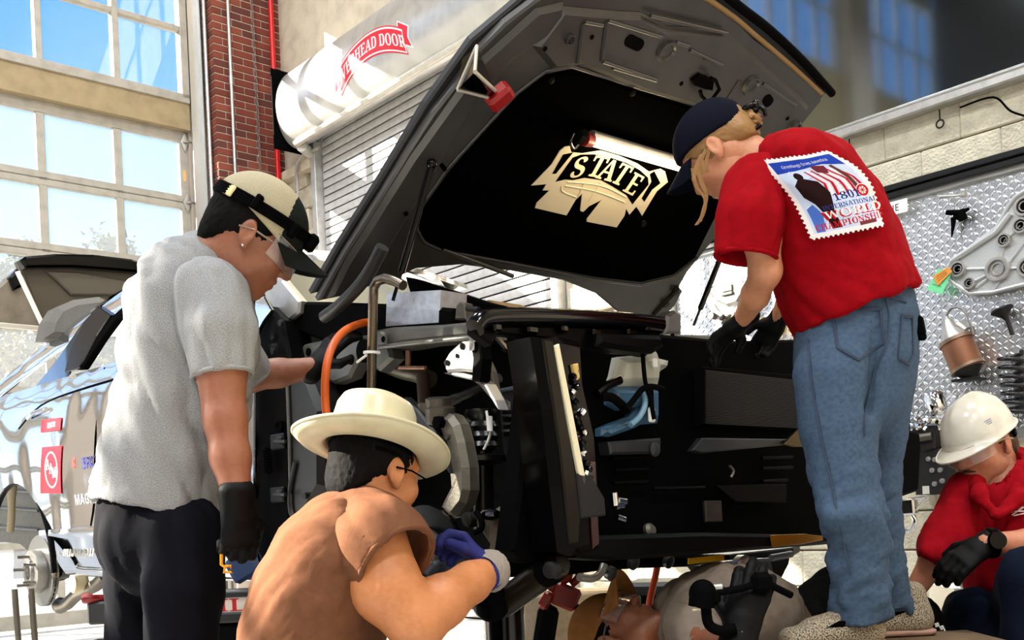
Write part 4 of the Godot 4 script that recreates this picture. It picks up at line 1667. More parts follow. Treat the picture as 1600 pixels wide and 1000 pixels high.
	for a in [[245, 555, 395, 345, 470, 318, 580, 316, 720, 345, 860, 390, 980, 455, 1050, 520, 1055, 580, 915, 752, 860, 670, 740, 595, 640, 540, 500, 520, 400, 540, 330, 535], [218, 485, 312, 318, 400, 300, 250, 485], [995, 700, 1080, 555, 1065, 490, 1105, 465, 1158, 568, 1085, 625, 1018, 730]]:
		cplate("emblem_ground", T, em.call(a), 0.0142, 0.0148, ink, ins, 0.0)
	var bent := MB.new()
	for k in 5:
		var o: Vector2 = [Vector2(452, 428), Vector2(612, 422), Vector2(708, 452), Vector2(822, 492), Vector2(925, 574)][k]
		var p := cq(T, 820 + o.x / 5.557, 180 + o.y / 5.557)
		var xr := cq(T, 820 + (o.x + 50) / 5.557, 180 + (o.y + [-8, 8, 14, 22, 26][k]) / 5.557) - p
		var yr := cq(T, 820 + (o.x + [18, 28, 30, 34, 34][k]) / 5.557, 180 + (o.y - 50) / 5.557) - p
		var f := Basis(xr.normalized(), yr.normalized(), T.basis.z)
		letters(bent, "STATE"[k], "Droid Serif", Transform3D(f, p + T.basis.z * 0.0148), 0.074, 0.001, 1.0, true)
	pc("emblem_letter", bent, cream, ins, "cream capitals reading STATE").set_meta("kind", "stuff")
	for a in [[330, 590, 600, 640, 850, 735], [345, 555, 640, 590, 860, 690], [300, 590, 310, 640, 430, 690], [500, 560, 440, 690], [640, 560, 540, 720]]:
		ctube("emblem_line", T, em.call(a), 0.0022, cream, ins, true).translate_object_local(T.basis.z * 0.014)
	for q in [[1002, 345], [985, 142], [858, 122], [1003, 347]]:
		clathe("clip", cq(T, q[0], q[1]) + T.basis.z * 0.012, T.basis.z, [Vector2(0.012, 0), Vector2(0.009, 0.005), Vector2(0, 0.006)], M.plastic, ins, 16)
	# hinge arm and gas struts
	cplate("hinge_arm", T, [1018, 492, 1050, 458, 1058, 446, 1064, 452, 1052, 474, 1028, 498], 0.002, 0.014, M.hoodgrey, hood)
	for q in [[1053, 453], [1038, 472]]:
		clathe("bolt", cq(T, q[0], q[1]) + T.basis.z * 0.014, T.basis.z, [Vector2(0.014, 0), Vector2(0.014, 0.006), Vector2(0, 0.007)], M.iron, hood, 6)
	var st := MB.new()
	var top := cq(T, 668, 247) + T.basis.z * 0.03
	var low := cq(side(-0.08), 614, 470)
	st.tube([top, top.lerp(low, 0.05), top.lerp(low, 0.78), top.lerp(low, 0.80)], [0.011, 0.0115, 0.0115, 0.006], 14)
	st.tube([top.lerp(low, 0.8), low], 0.0055, 10)
	st.ball(top, Vector3.ONE * 0.016)
	pc("gas_strut", st, M.gloss, car_node, "black gas strut holding up the near side of the hood")
	st = MB.new()
	top = cq(T, 1120, 400) + T.basis.z * 0.02
	low = cq(side(-1.5), 1084, 508)
	st.tube([top, top.lerp(low, 0.75), top.lerp(low, 0.77)], [0.0115, 0.0115, 0.006], 14)
	st.tube([top.lerp(low, 0.77), low], 0.0055, 10)
	pc("gas_strut", st, M.gloss, car_node, "black gas strut on the far side of the hood")

func car_rear() -> void:
	# right-hand side: door and quarter panel as one wrapped skin
	var wof := func(h: float) -> float:
		if h < 0.78:
			return lerpf(-0.03, 0.045, clampf((h - 0.6) / 0.18, 0, 1))
		if h < 1.42:
			return 0.045 + 0.025 * sin(PI * (h - 0.78) / 0.64)
		return 0.045 - 0.62 * (h - 1.42)
	var hub := Vector2(-2.95, 0.63)
	var rows := []
	for i in 41:
		var u := -3.55 + 2.68 * i / 40.0
		var lo := 0.815
		var dx := absf(u - hub.x)
		if dx < 0.42:
			lo = maxf(lo, hub.y + sqrt(0.42 * 0.42 - dx * dx))
		if u < hub.x - 0.42:
			lo = 0.75
		var hi := 1.47 + 0.04 * (u + 0.9) * -0.3
		var row := PackedVector3Array()
		for j in 15:
			var h := lerpf(lo, hi, j / 14.0)
			row.append(Vector3(u, h, wof.call(h)))
		rows.append(row)
	var b := MB.new()
	b.shell(rows, 0.01, true)
	var door := pc("body_side", b, M.wrap, car_node, "mirror-wrapped door and rear quarter with printed names")
	# rocker with its big lettering
	rows = []
	for q in [[0.82, 0.05], [0.80, 0.055], [0.785, 0.03], [0.66, -0.005], [0.625, -0.02], [0.615, -0.06]]:
		var row := PackedVector3Array()
		for i in 14:
			row.append(Vector3(lerpf(-2.56 + (q[0] - 0.62) * -0.55, -0.85, i / 13.0), q[0], q[1]))
		rows.append(row)
	b = MB.new()
	b.shell(rows, 0.008)
	var rock := pc("rocker", b, M.wrap, car_node)
	var lt := MB.new()
	letters(lt, "MISSISSIPPI", "Droid Sans", Transform3D(Basis(Vector3(1, 0, 0), -0.19), Vector3(-2.26, 0.735, 0.022)), 0.07, 0.002, 0.82, true)
	pc("lettering", lt, mat(Color(0.62, 0.60, 0.56), 0.4), rock, "grey capitals along the rocker").set_meta("kind", "stuff")
	lt = MB.new()
	lt.box(Vector3(-2.545, 0.73, 0.020), Vector3(0.014, 0.09, 0.004), 0.0, Basis(Vector3(1, 0, 0), -0.19))
	lt.box(Vector3(-2.52, 0.768, 0.028), Vector3(0.06, 0.014, 0.004), 0.0, Basis(Vector3(1, 0, 0), -0.19))
	pc("bracket_mark", lt, M.white, rock)
	# printed names on the door
	var u0 := -2.86
	var u1 := -1.86
	var h0 := 0.84
	var h1 := 1.40
	var pt := Paint.new(1024, 576, Color(0, 0, 0, 0))
	var m := func(x: float, y: float) -> Vector2:
		var q := hit(CAR, 2, 0.065, x, y)
		return Vector2((q.x - u0) / (u1 - u0) * 1024, (h1 - q.y) / (h1 - h0) * 576)
	var red := Color(0.78, 0.05, 0.13)
	var cr := Color(0.95, 0.93, 0.90)
	pt.poly(PackedVector2Array([m.call(68, 699), m.call(99, 696), m.call(97, 771), m.call(65, 771)]), red)
	var o: Vector2 = m.call(83, 734)
	pt.disc(o, 76, 146 * 0.56, cr)
	pt.disc(o, 66, 134 * 0.56, red)
	for k in 3:
		pt.text("AAM"[k], "Droid Serif", o + Vector2(-38 + 36 * k, -26 + 20 * k), 46, cr, 0.9, 0.0, null, true)
	pt.poly(PackedVector2Array([m.call(64, 656), m.call(95, 652), m.call(95, 672), m.call(64, 676)]), Color(0.80, 0.10, 0.16))
	pt.text("NSON", "Droid Sans", m.call(80, 664), 26, Color(0.93, 0.70, 0.70), 1.0, 0.0, null, true)
	pt.text("d", "Droid Sans", m.call(117, 723), 50, Color(0.85, 0.25, 0.20), 0.8, 0.0, null, true)
	pt.text("SPACE", "Droid Sans", m.call(144, 722), 50, Color(0.22, 0.22, 0.55), 0.9, 0.0, null, true)
	pt.text("MAGNA", "Droid Sans", m.call(136, 779), 46, Color(0.55, 0.56, 0.58), 1.1, 0.0, null, true)
	rows = []
	for j in 14:
		var row := PackedVector3Array()
		var h := lerpf(h1, h0, j / 13.0)
		for i in 10:
			row.append(Vector3(lerpf(u0, u1, i / 9.0), h, wof.call(h) + 0.004))
		rows.append(row)
	b = MB.new()
	b.grid(rows)
	var pm := mat(Color.WHITE, 0.25)
	pm.albedo_texture = pt.tex()
	pm.transparency = BaseMaterial3D.TRANSPARENCY_ALPHA_SCISSOR
	pm.alpha_scissor_threshold = 0.5
	pc("printed_names", b, pm, door, "red, blue and grey printed names")
	# gaps, handle, arch trim
	var sd := func(u: float, h: float, e: float) -> Vector3:
		return Vector3(u, h, wof.call(h) + e)
	for g in [[[-1.98, 1.47], [-1.97, 1.2], [-2.02, 0.95], [-2.1, 0.83]], [[-2.86, 1.30], [-2.6, 1.38], [-2.2, 1.40], [-1.6, 1.40]]]:
		var p := []
		for q in g:
			p.append(sd.call(q[0], q[1], 0.0))
		b = MB.new()
		b.tube(spline(p, 5), 0.004, 6)
		pc("panel_gap", b, M.black, door)
	b = MB.new()
	b.tube([sd.call(-2.72, 1.335, 0.01), sd.call(-2.62, 1.35, 0.02), sd.call(-2.50, 1.355, 0.01)], 0.01, 8)
	pc("door_handle", b, M.wrap, door)
	var arc := []
	for i in 19:
		var a := PI * i / 18.0
		arc.append(Vector3(hub.x + cos(a) * 0.425, maxf(hub.y + sin(a) * 0.425, 0.62), 0.05))
	b = MB.new()
	b.tube(arc, 0.014, 10)
	pc("arch_trim", b, M.plastic, car_node, "black wheel arch trim")
	# greenhouse: roof rail and pillars
	rows = []
	for i in 13:
		var t := i / 12.0
		var u := lerpf(-3.45, -1.3, t)
		var rise := 1.0 - pow(1.0 - t, 2.0)
		var hh := lerpf(1.50, 1.83, clampf(rise * 1.25, 0, 1))
		var row := PackedVector3Array()
		for e in [[-0.055, 0.03], [0.0, 0.035], [0.05, 0.0], [0.06, -0.08]]:
			row.append(Vector3(u, hh + e[0], wof.call(minf(hh, 1.9)) + e[1]))
		rows.append(row)
	b = MB.new()
	b.shell(rows, 0.012, true)
	pc("roof_rail", b, M.wrap, car_node)
	cplate("quarter_glass", side(-0.06), [52, 608, 90, 560, 128, 505, 158, 476, 132, 530, 108, 585, 92, 600], -0.006, 0.0, mat(Color(0.35, 0.45, 0.55), 0.03, 0.9), car_node, 0.002, "blue reflecting rear quarter glass")
	cplate("pillar", side(-0.045), [100, 582, 112, 540, 132, 500, 152, 478, 172, 492, 150, 525, 124, 575, 116, 578], -0.03, 0.0, M.gloss, car_node, 0.004, "gloss black window pillar")
	cplate("window_seal", side(-0.05), [116, 578, 150, 525, 174, 494, 190, 480, 196, 486, 180, 500, 158, 530, 128, 577], -0.03, 0.0, M.rubber, car_node)
	# roof, far side and cabin floor
	rows = []
	for i in 9:
		var u := lerpf(-2.75, -1.3, i / 8.0)
		var row := PackedVector3Array()
		for j in 9:
			var v := lerpf(0.22, 1.38, j / 8.0)
			row.append(Vector3(u, 1.83 + 0.05 * sin(PI * j / 8.0) - 0.10 * pow((-1.3 - u) / 1.45, 2.0), -v))
		rows.append(row)
	b = MB.new()
	b.shell(rows, 0.02)
	pc("roof", b, M.wrap, car_node)
	b = MB.new()
	b.box(Vector3(-2.0, 1.05, -1.62), Vector3(2.9, 0.85, 0.04), 0.01)
	b.box(Vector3(-2.0, 0.66, -0.85), Vector3(2.4, 0.05, 1.5), 0.01)
	b.box(Vector3(-0.83, 1.05, -0.85), Vector3(0.03, 0.8, 1.5), 0.01)
	pc("cabin", b, M.dark, car_node)
	cplate("seat", front(-2.75), [72, 528, 78, 500, 92, 478, 118, 467, 158, 462, 175, 470, 170, 530], -0.14, 0.0, tri_tex(mat(Color(0.45, 0.44, 0.42), 0.8), 3.0, M.fine), car_node, 0.03, "grey rear seat back")
	# windscreen and its near pillar
	rows = []
	for i in 7:
		var row := PackedVector3Array()
		for j in 13:
			var v := lerpf(0.13, 1.5, j / 12.0)
			var t := i / 6.0
			row.append(Vector3(lerpf(-0.62, -1.32, t) - 0.22 * pow((v - 0.82) / 0.69, 2.0) + 0.12, lerpf(1.47, 1.83, t), -lerpf(v, lerpf(0.28, 1.36, j / 12.0), t)))
		rows.append(row)
	b = MB.new()
	b.shell(rows, 0.006, true)
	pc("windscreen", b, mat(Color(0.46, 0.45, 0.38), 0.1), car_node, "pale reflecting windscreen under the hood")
	cplate("windscreen_pillar", side(-0.1), [402, 446, 422, 432, 440, 436, 468, 470, 466, 488, 448, 504, 428, 486], -0.03, 0.0, M.alu, car_node, 0.008)
	# open tailgate, seen from inside
	var G := front(-3.25)
	var gate := cplate("tailgate", G, [27, 408, 40, 402, 80, 400, 140, 401, 200, 408, 250, 420, 250, 452, 236, 440, 190, 470, 110, 492, 60, 520, 52, 470, 40, 436], -0.05, 0.0, mat(Color(0.30, 0.27, 0.22), 0.35), car_node, 0.01, "open tailgate seen from inside")
	cplate("spoiler", G, [25, 410, 34, 404, 80, 400, 140, 401, 200, 408, 252, 422, 244, 432, 180, 426, 110, 421, 60, 421, 34, 422], 0.0, 0.06, M.gloss, gate, 0.012, "black spoiler lip")
	cplate("trim", G, [70, 424, 120, 426, 190, 438, 226, 442, 180, 462, 110, 462, 88, 440], 0.0, 0.02, mat(Color(0.34, 0.31, 0.26), 0.5), gate, 0.008)
	cplate("lower_panel", G, [-30, 470, 6, 436, 20, 424, 30, 430, 46, 462, 62, 502, 66, 516, -30, 510], 0.0, 0.05, tri_tex(mat(Color(0.50, 0.46, 0.40), 0.5), 2.0, M.mottle), gate, 0.015)
	cplate("gate_edge", G, [-30, 505, 64, 513, 68, 520, -30, 512], 0.03, 0.07, mat(Color(0.75, 0.72, 0.66), 0.4), gate, 0.006)
	cplate("tail_lamp", G, [6, 438, 18, 424, 28, 432, 26, 452, 14, 458], 0.03, 0.08, M.gloss, gate, 0.012, "dark tail lamp")
	ctube("recess", G, [22, 492, 26, 470, 34, 456, 44, 466, 56, 496], 0.012, mat(Color(0.34, 0.32, 0.28), 0.5), gate)
	ctube("gas_strut", front(-3.1), [27, 424, 40, 452, 76, 528], 0.012, M.white, car_node, false, "white gas strut of the tailgate")
	# wheelhouse, pipe, axle
	cplate("wheelhouse", side(-0.35), [-60, 700, 10, 690, 70, 730, 90, 900, 30, 850, -60, 840], -0.02, 0.0, tri_tex(mat(Color(0.40, 0.39, 0.34), 0.5, 0.3), 3.0, M.mottle), car_node)
	for y in [738, 762, 790, 820]:
		ctube("panel_rib", side(-0.34), [-40, y, 60, y + 8], 0.008, M.bodygrey, car_node, false)
	ctube("filler_pipe", side(-0.25), [20, 700, 18, 740, 18, 800, 16, 830], [0.02, 0.022, 0.022, 0.022, 0.022, 0.03, 0.03, 0.03, 0.022, 0.02, 0.02, 0.02, 0.02, 0.02, 0.02, 0.02], tri_tex(mat(Color(0.66, 0.60, 0.48), 0.6), 4.0, M.fine), car_node, true, "tan filler pipe in the wheel arch")
	b = MB.new()
	b.tube([Vector3(-3.5, 0.68, -0.3), Vector3(-3.1, 0.66, -0.28), Vector3(-2.95, 0.63, -0.1)], [0.06, 0.08, 0.05], 12)
	b.box(Vector3(-3.2, 0.72, -0.25), Vector3(0.3, 0.14, 0.1), 0.03)
	b.tube([Vector3(-3.25, 0.58, -0.2), Vector3(-3.1, 0.60, -0.2)], 0.03, 10)
	pc("rear_axle", b, M.iron, car_node)
	ctube("rear_arm", side(-0.12), [90, 946, 104, 944, 122, 928, 150, 914, 165, 900], [0.03, 0.035, 0.04, 0.035, 0.03, 0.03, 0.03, 0.03, 0.03, 0.03, 0.03, 0.03, 0.03, 0.03, 0.03, 0.03, 0.03, 0.03, 0.03, 0.03, 0.03], M.cast, car_node)
	clathe("rubber_mount", cq(side(-0.05), 113, 912), Vector3(0, 0, 1), [Vector2(0.042, -0.06), Vector2(0.042, 0.0), Vector2(0.034, 0.004), Vector2(0.012, 0.004), Vector2(0, 0.004)], mat(Color(0.75, 0.70, 0.55), 0.6), car_node)

func rotor(o: Vector3, r: float, m: Material, hat: Material, studs: bool) -> void:
	var disc := clathe("brake_rotor", o, Vector3(0, 0, 1), [Vector2(r * 0.55, -0.028), Vector2(r, -0.028), Vector2(r, -0.018), Vector2(r * 0.94, -0.018), Vector2(r * 0.94, -0.010), Vector2(r, -0.010), Vector2(r, 0.0), Vector2(r * 0.62, 0.0)], m, car_node, 48)
	for i in 40:
		var a := TAU * i / 40
		var b := MB.new()
		b.box(o + Vector3(cos(a) * r * 0.96, sin(a) * r * 0.96, -0.014), Vector3(0.004, r * 0.07, 0.008), 0.0, Basis(Vector3(0, 0, 1), a + PI / 2))
		if i == 0:
			pass
		pc("vane", b, m, disc)
	var h := clathe("hub", o, Vector3(0, 0, 1), [Vector2(r * 0.62, -0.002), Vector2(r * 0.60, 0.035), Vector2(r * 0.57, 0.042), Vector2(r * 0.30, 0.042), Vector2(r * 0.28, 0.05), Vector2(r * 0.22, 0.055), Vector2(r * 0.2, 0.04), Vector2(0, 0.04)], hat, disc, 40)
	for i in 5:
		var a := TAU * i / 5 + 0.5
		var p := o + Vector3(cos(a), sin(a), 0) * r * 0.42
		var b := MB.new()
		if studs:
			b.tube([p + Vector3(0, 0, 0.03), p + Vector3(0, 0, 0.095)], 0.0075, 10)
		else:
			b.tube([p + Vector3(0, 0, 0.03), p + Vector3(0, 0, 0.062)], 0.008, 10)
		pc("wheel_stud", b, M.steel, disc)

func car_wheels() -> void:
	rotor(Vector3(-2.93, 0.63, -0.03), 0.17, tri_tex(mat(Color(0.48, 0.48, 0.47), 0.35, 0.8), 4.0, M.fine), tri_tex(mat(Color(0.55, 0.54, 0.52), 0.4, 0.7), 4.0, M.fine), true)
	var dk := tri_tex(mat(Color(0.05, 0.05, 0.055), 0.25, 0.5), 3.0, M.fine)
	rotor(Vector3(0.0, 0.68, 0.0), 0.155, dk, tri_tex(mat(Color(0.34, 0.33, 0.32), 0.4, 0.8), 4.0, M.fine), false)
func car_bay() -> void:
	var C := car_node
	# dark back of the wheelhouse
	cplate("inner_fender", side(-0.42), [392, 470, 500, 480, 620, 500, 830, 520, 860, 560, 890, 880, 640, 905, 500, 905, 392, 905], -0.03, 0.0, M.dark, C, 0.004, "dark inner fender")
	# hinge pillar with its seam, check strap and grommet
	var hp := cplate("hinge_pillar", side(-0.06), [392, 548, 402, 505, 418, 478, 440, 500, 452, 560, 452, 860, 440, 905, 392, 905], -0.28, 0.0, M.plastic, C, 0.012, "black hinge pillar")
	cplate("pillar_face", side(-0.05), [445, 560, 480, 590, 500, 640, 500, 760, 462, 830, 452, 850, 448, 700], -0.1, 0.0, tri_tex(mat(Color(0.12, 0.12, 0.115), 0.45, 0.3), 2.0, M.mottle), C, 0.02)
	ctube("seam", side(-0.045), [449, 600, 452, 680, 454, 760, 456, 800, 470, 828], 0.006, M.bodygrey, hp)
	ctube("seam", side(-0.045), [462, 722, 454, 762, 455, 800, 466, 816], 0.009, M.panel, hp)
	clathe("grommet", cq(side(-0.055), 437, 666), Vector3(0, 0, 1), [Vector2(0.02, 0), Vector2(0.02, 0.006), Vector2(0.013, 0.006), Vector2(0.01, 0.001), Vector2(0, 0.001)], M.rubber, hp)
	for y in [682, 765]:
		var b := MB.new()
		b.box(cq(side(-0.045), 434, y + 8), Vector3(0.08, 0.05, 0.012), 0.004)
		b.box(cq(side(-0.035), 438, y + 6), Vector3(0.03, 0.026, 0.02), 0.005)
		b.tube([cq(side(-0.03), 428, y + 8), cq(side(-0.02), 446, y + 8)], 0.006, 8)
		pc("hinge_bracket", b, M.panel, hp)
	var cb := MB.new()
	var cl := []
	for i in 50:
		cl.append(cq(side(-0.05), 420 + 5 * sin(i * 1.3) + i * 0.05, 700 + i * 0.8) + Vector3(0, 0, 0.008 + 0.008 * cos(i * 1.3)))
	cb.tube(cl, 0.003, 6)
	pc("coiled_lead", cb, M.rubber, hp)
	for q in [[478, 775], [478, 795], [440, 505], [428, 548], [404, 546]]:
		clathe("bolt", cq(side(-0.045), q[0], q[1]), Vector3(0, 0, 1), [Vector2(0.012, 0), Vector2(0.012, 0.008), Vector2(0, 0.008)], M.iron, C, 6)
	cplate("pillar_edge", side(-0.02), [384, 560, 394, 520, 398, 540, 396, 900, 384, 905], -0.02, 0.0, M.wrap, C, 0.004)
	ctube("window_edge", side(-0.03), [398, 534, 412, 505, 426, 486], 0.006, M.rubber, C)
	cplate("near_fender_corner", side(-0.04), [396, 530, 398, 470, 412, 462, 424, 484, 410, 505, 400, 528], -0.01, 0.0, M.wrap, C)
	# cowl and wiper trough
	cplate("cowl", side(-0.1), [418, 470, 500, 470, 620, 474, 700, 480, 700, 520, 520, 540, 440, 512, 418, 490], -0.4, -0.02, M.black, C, 0.01, "black cowl under the windscreen")
	ctube("weatherstrip", side(-0.02), [598, 386, 580, 420, 560, 448, 530, 478, 506, 496], 0.019, tri_tex(mat(Color(0.13, 0.13, 0.125), 0.5, 0.2), 3.0, M.fine), C)
	# strut tower wall and apron rail
	cplate("tower_panel", side(-0.16), [448, 500, 470, 492, 492, 498, 510, 520, 520, 545, 500, 560, 450, 560], -0.02, 0.0, M.bodygrey, C, 0.01)
	cplate("apron", side(-0.12), [446, 546, 480, 536, 520, 528, 576, 518, 600, 515, 612, 560, 590, 580, 560, 560, 545, 590, 520, 600, 490, 585, 446, 580], -0.05, 0.0, M.bodygrey, C, 0.01, "grey apron panel with holes")
	for q in [[470, 560, 0.02], [482, 550, 0.013], [568, 548, 0.036], [548, 562, 0.016]]:
		clathe("hole", cq(side(-0.118), q[0], q[1]), Vector3(0, 0, 1), [Vector2(q[2], -0.01), Vector2(q[2], 0.002), Vector2(0, 0.002)], M.black, C)
	var rail := cplate("apron_rail", side(-0.10), [588, 518, 620, 512, 700, 508, 740, 504, 742, 526, 700, 530, 640, 536, 610, 542, 588, 544], -0.12, 0.02, M.bodygrey, C, 0.008, "pale grey apron rail under the metal box")
	ctube("rail_flange", side(-0.07), [590, 543, 640, 537, 700, 531, 742, 527], 0.007, M.bodygrey, rail, false)
	cplate("lug", side(-0.07), [593, 540, 594, 522, 599, 518, 604, 522, 606, 538], 0.0, 0.012, M.bodygrey, rail)
	clathe("lug_hole", cq(side(-0.057), 599, 530), Vector3(0, 0, 1), [Vector2(0.009, 0), Vector2(0.009, 0.001), Vector2(0, 0.001)], M.black, rail)
	cplate("rail_bracket", side(-0.12), [714, 500, 716, 478, 722, 472, 730, 474, 732, 500], -0.02, 0.01, M.cast, C)
	ctube("rail_bracket_pin", side(-0.11), [730, 482, 748, 484], 0.008, M.iron, C, false)
	cplate("wooden_block", side(-0.45), [728, 478, 760, 468, 796, 484, 792, 500, 740, 502], -0.15, 0.0, tri_tex(mat(Color(0.66, 0.54, 0.36), 0.7), 4.0, M.fine), C, 0.01)
	cplate("reservoir", side(-0.25), [528, 525, 530, 498, 542, 492, 566, 490, 576, 500, 578, 520], -0.12, 0.0, M.panel, C, 0.015)
	cplate("cowl_bar", side(-0.3), [632, 432, 650, 436, 700, 452, 760, 472, 840, 490, 840, 500, 720, 482, 640, 460], -0.03, 0.0, M.black, C, 0.006, "black cowl bar behind the metal box")
	# gussets at the headlight
	cplate("gusset", side(-0.07), [690, 566, 700, 550, 722, 530, 738, 524, 744, 560, 740, 582, 720, 580, 696, 582], -0.02, 0.0, M.galv, C, 0.008, "bright steel gusset with holes")
	for q in [[699, 567, 0.008], [722, 541, 0.009], [714, 556, 0.006]]:
		clathe("gusset_hole", cq(side(-0.068), q[0], q[1]), Vector3(0, 0, 1), [Vector2(q[2], 0), Vector2(q[2], 0.001), Vector2(0, 0.001)], M.black, C)
	cplate("liner_edge", side(-0.09), [696, 583, 720, 581, 744, 588, 762, 600, 776, 625, 782, 640, 772, 625, 756, 604, 740, 594, 712, 588], -0.03, 0.01, M.alu, C, 0.004)
	cplate("deflector", side(-0.14), [752, 590, 760, 562, 768, 580, 776, 620, 782, 640, 770, 610], -0.02, 0.0, M.cast, C)
	# tie rod, ball joints, cast upright
	ctube("tie_rod", side(-0.18), [692, 632, 720, 620, 756, 604, 780, 590], [0.016, 0.016, 0.016, 0.016, 0.016, 0.013, 0.013, 0.013, 0.013, 0.013, 0.013, 0.013, 0.013, 0.013, 0.013, 0.013], M.iron, C)
	ctube("link_rod", side(-0.2), [660, 582, 664, 640], 0.02, tri_tex(mat(Color(0.24, 0.17, 0.13), 0.7, 0.3), 5.0, M.fine), C, false, "rusty link rod")
	ctube("upper_arm", side(-0.22), [600, 572, 630, 580, 655, 586, 672, 594], [0.02, 0.02, 0.022, 0.024, 0.026, 0.026, 0.026, 0.026, 0.026, 0.026, 0.026, 0.028, 0.028, 0.028, 0.028, 0.028], M.cast, C)
	for q in [[685, 634, 0.036, 0.05], [688, 650, 0.042, 0.055], [668, 640, 0.03, 0.04], [668, 656, 0.032, 0.03]]:
		clathe("ball_joint", cq(side(-0.1), q[0], q[1]), Vector3(0.1, 1, 0.1), [Vector2(q[2] * 0.8, -q[3] / 2), Vector2(q[2], -q[3] / 2.5), Vector2(q[2], q[3] / 2.5), Vector2(q[2] * 0.7, q[3] / 2), Vector2(0, q[3] / 2)], M.cast, C, 28)
	cplate("upright", side(-0.08), [664, 646, 690, 644, 702, 648, 712, 662, 720, 690, 727, 730, 728, 766, 722, 788, 706, 808, 684, 812, 672, 806, 690, 784, 700, 764, 697, 730, 690, 692, 682, 668, 664, 664], -0.05, 0.0, tri_tex(mat(Color(0.46, 0.44, 0.39), 0.5, 0.5), 5.0, M.mottle, M.plaster_n, 0.5), C, 0.016, "cast grey suspension upright")
	ctube("upright_edge", side(-0.10), [706, 655, 718, 690, 728, 735, 730, 768, 724, 790], 0.008, M.cast, C)
	clathe("castle_nut", cq(side(-0.07), 690, 660), Vector3(0, 0, 1), [Vector2(0.018, 0), Vector2(0.018, 0.02), Vector2(0.008, 0.022), Vector2(0, 0.022)], M.black, C, 6)
	clathe("cast_pip", cq(side(-0.078), 700, 683), Vector3(0, 0, 1), [Vector2(0.008, 0), Vector2(0.006, 0.006), Vector2(0, 0.007)], M.cast, C, 12)
	# tee-handle clamp screw
	ctube("clamp_screw", side(-0.08), [638, 548, 638, 572], 0.008, tri_tex(mat(Color(0.50, 0.36, 0.28), 0.4, 0.7), 4.0, M.fine), C, false)
	ctube("clamp_handle", side(-0.07), [624, 575, 665, 575], 0.006, tri_tex(mat(Color(0.50, 0.36, 0.28), 0.4, 0.7), 4.0, M.fine), C, false, "copper tee handle")
	cplate("dust_shield", side(-0.06), [630, 620, 652, 640, 672, 666, 690, 690, 700, 740, 690, 720, 670, 690, 640, 655], -0.03, 0.0, M.panel, C, 0.006)
	# damper with spring seat and bump stop
	var ax := cq(side(-0.2), 752, 640)
	var lo := cq(side(-0.2), 756, 830)
	var dn := lo - ax
	var L := dn.length()
	clathe("damper", ax, dn, [Vector2(0.045, 0), Vector2(0.05, L * 0.05), Vector2(0.042, L * 0.1), Vector2(0.05, L * 0.14), Vector2(0.042, L * 0.18), Vector2(0.05, L * 0.22), Vector2(0.042, L * 0.26), Vector2(0.05, L * 0.3), Vector2(0.03, L * 0.34), Vector2(0.03, L * 0.36), Vector2(0.088, L * 0.38), Vector2(0.088, L * 0.42), Vector2(0.03, L * 0.46), Vector2(0.03, L), Vector2(0, L)], mat(Color(0.03, 0.03, 0.032), 0.3), C, 36, "black damper with spring seat")
	clathe("damper_rod", ax + dn * 0.45 + Vector3(-0.045, 0, 0.02), dn, [Vector2(0.008, 0), Vector2(0.008, L * 0.5), Vector2(0, L * 0.5)], M.steel, C, 14)
	cplate("control_box", side(-0.16), [782, 642, 812, 640, 814, 680, 784, 682], -0.06, 0.0, M.plastic, C, 0.008)
	for y in [650, 662, 673]:
		ctube("box_fin", side(-0.155), [785, y, 812, y - 1], 0.004, M.panel, C, false)
	ctube("white_wire", side(-0.13), [760, 642, 763, 660, 766, 675, 762, 690, 756, 702], 0.0035, M.white, C)
	clathe("plug", cq(side(-0.125), 765, 662), Vector3(0, 1, 0), [Vector2(0.008, -0.02), Vector2(0.009, 0.02), Vector2(0, 0.02)], M.white, C, 12)
	cplate("shelf", side(-0.22), [740, 770, 800, 768, 838, 772, 838, 800, 800, 806, 740, 800], -0.05, 0.0, M.panel, C)
	cplate("splash_panel", side(-0.2), [776, 610, 836, 602, 850, 700, 832, 760, 800, 760, 784, 700], -0.02, 0.0, M.panel, C, 0.006)
	ctube("panel_lip", side(-0.19), [776, 612, 806, 606, 838, 600], 0.006, mat(Color(0.32, 0.36, 0.40), 0.4), C, false)
	# lower knuckle fork and control arm with its big bushing
	cplate("knuckle", side(-0.04), [740, 805, 748, 797, 764, 798, 774, 792, 786, 796, 790, 830, 788, 870, 778, 900, 762, 908, 754, 880, 760, 850, 748, 832, 738, 820], -0.05, 0.0, tri_tex(mat(Color(0.50, 0.47, 0.40), 0.42, 0.6), 5.0, M.fine, M.plaster_n, 0.5), C, 0.014, "bright cast knuckle")
	ctube("knuckle_rib", side(-0.03), [786, 800, 789, 840, 784, 880, 772, 902], 0.008, M.galv, C)
	clathe("knuckle_bolt", cq(side(-0.03), 768, 804), Vector3(1, 0, 0.4), [Vector2(0.016, -0.03), Vector2(0.016, 0.01), Vector2(0.01, 0.04), Vector2(0, 0.04)], M.gloss, C, 14)
	clathe("sensor", cq(side(-0.03), 733, 812), Vector3(0, 0, 1), [Vector2(0.02, -0.02), Vector2(0.02, 0.01), Vector2(0.01, 0.016), Vector2(0, 0.016)], M.iron, C, 16)
	ctube("brake_hose", side(-0.02), [744, 800, 752, 812, 752, 826, 742, 832], 0.008, M.rubber, C)
	var arm := MB.new()
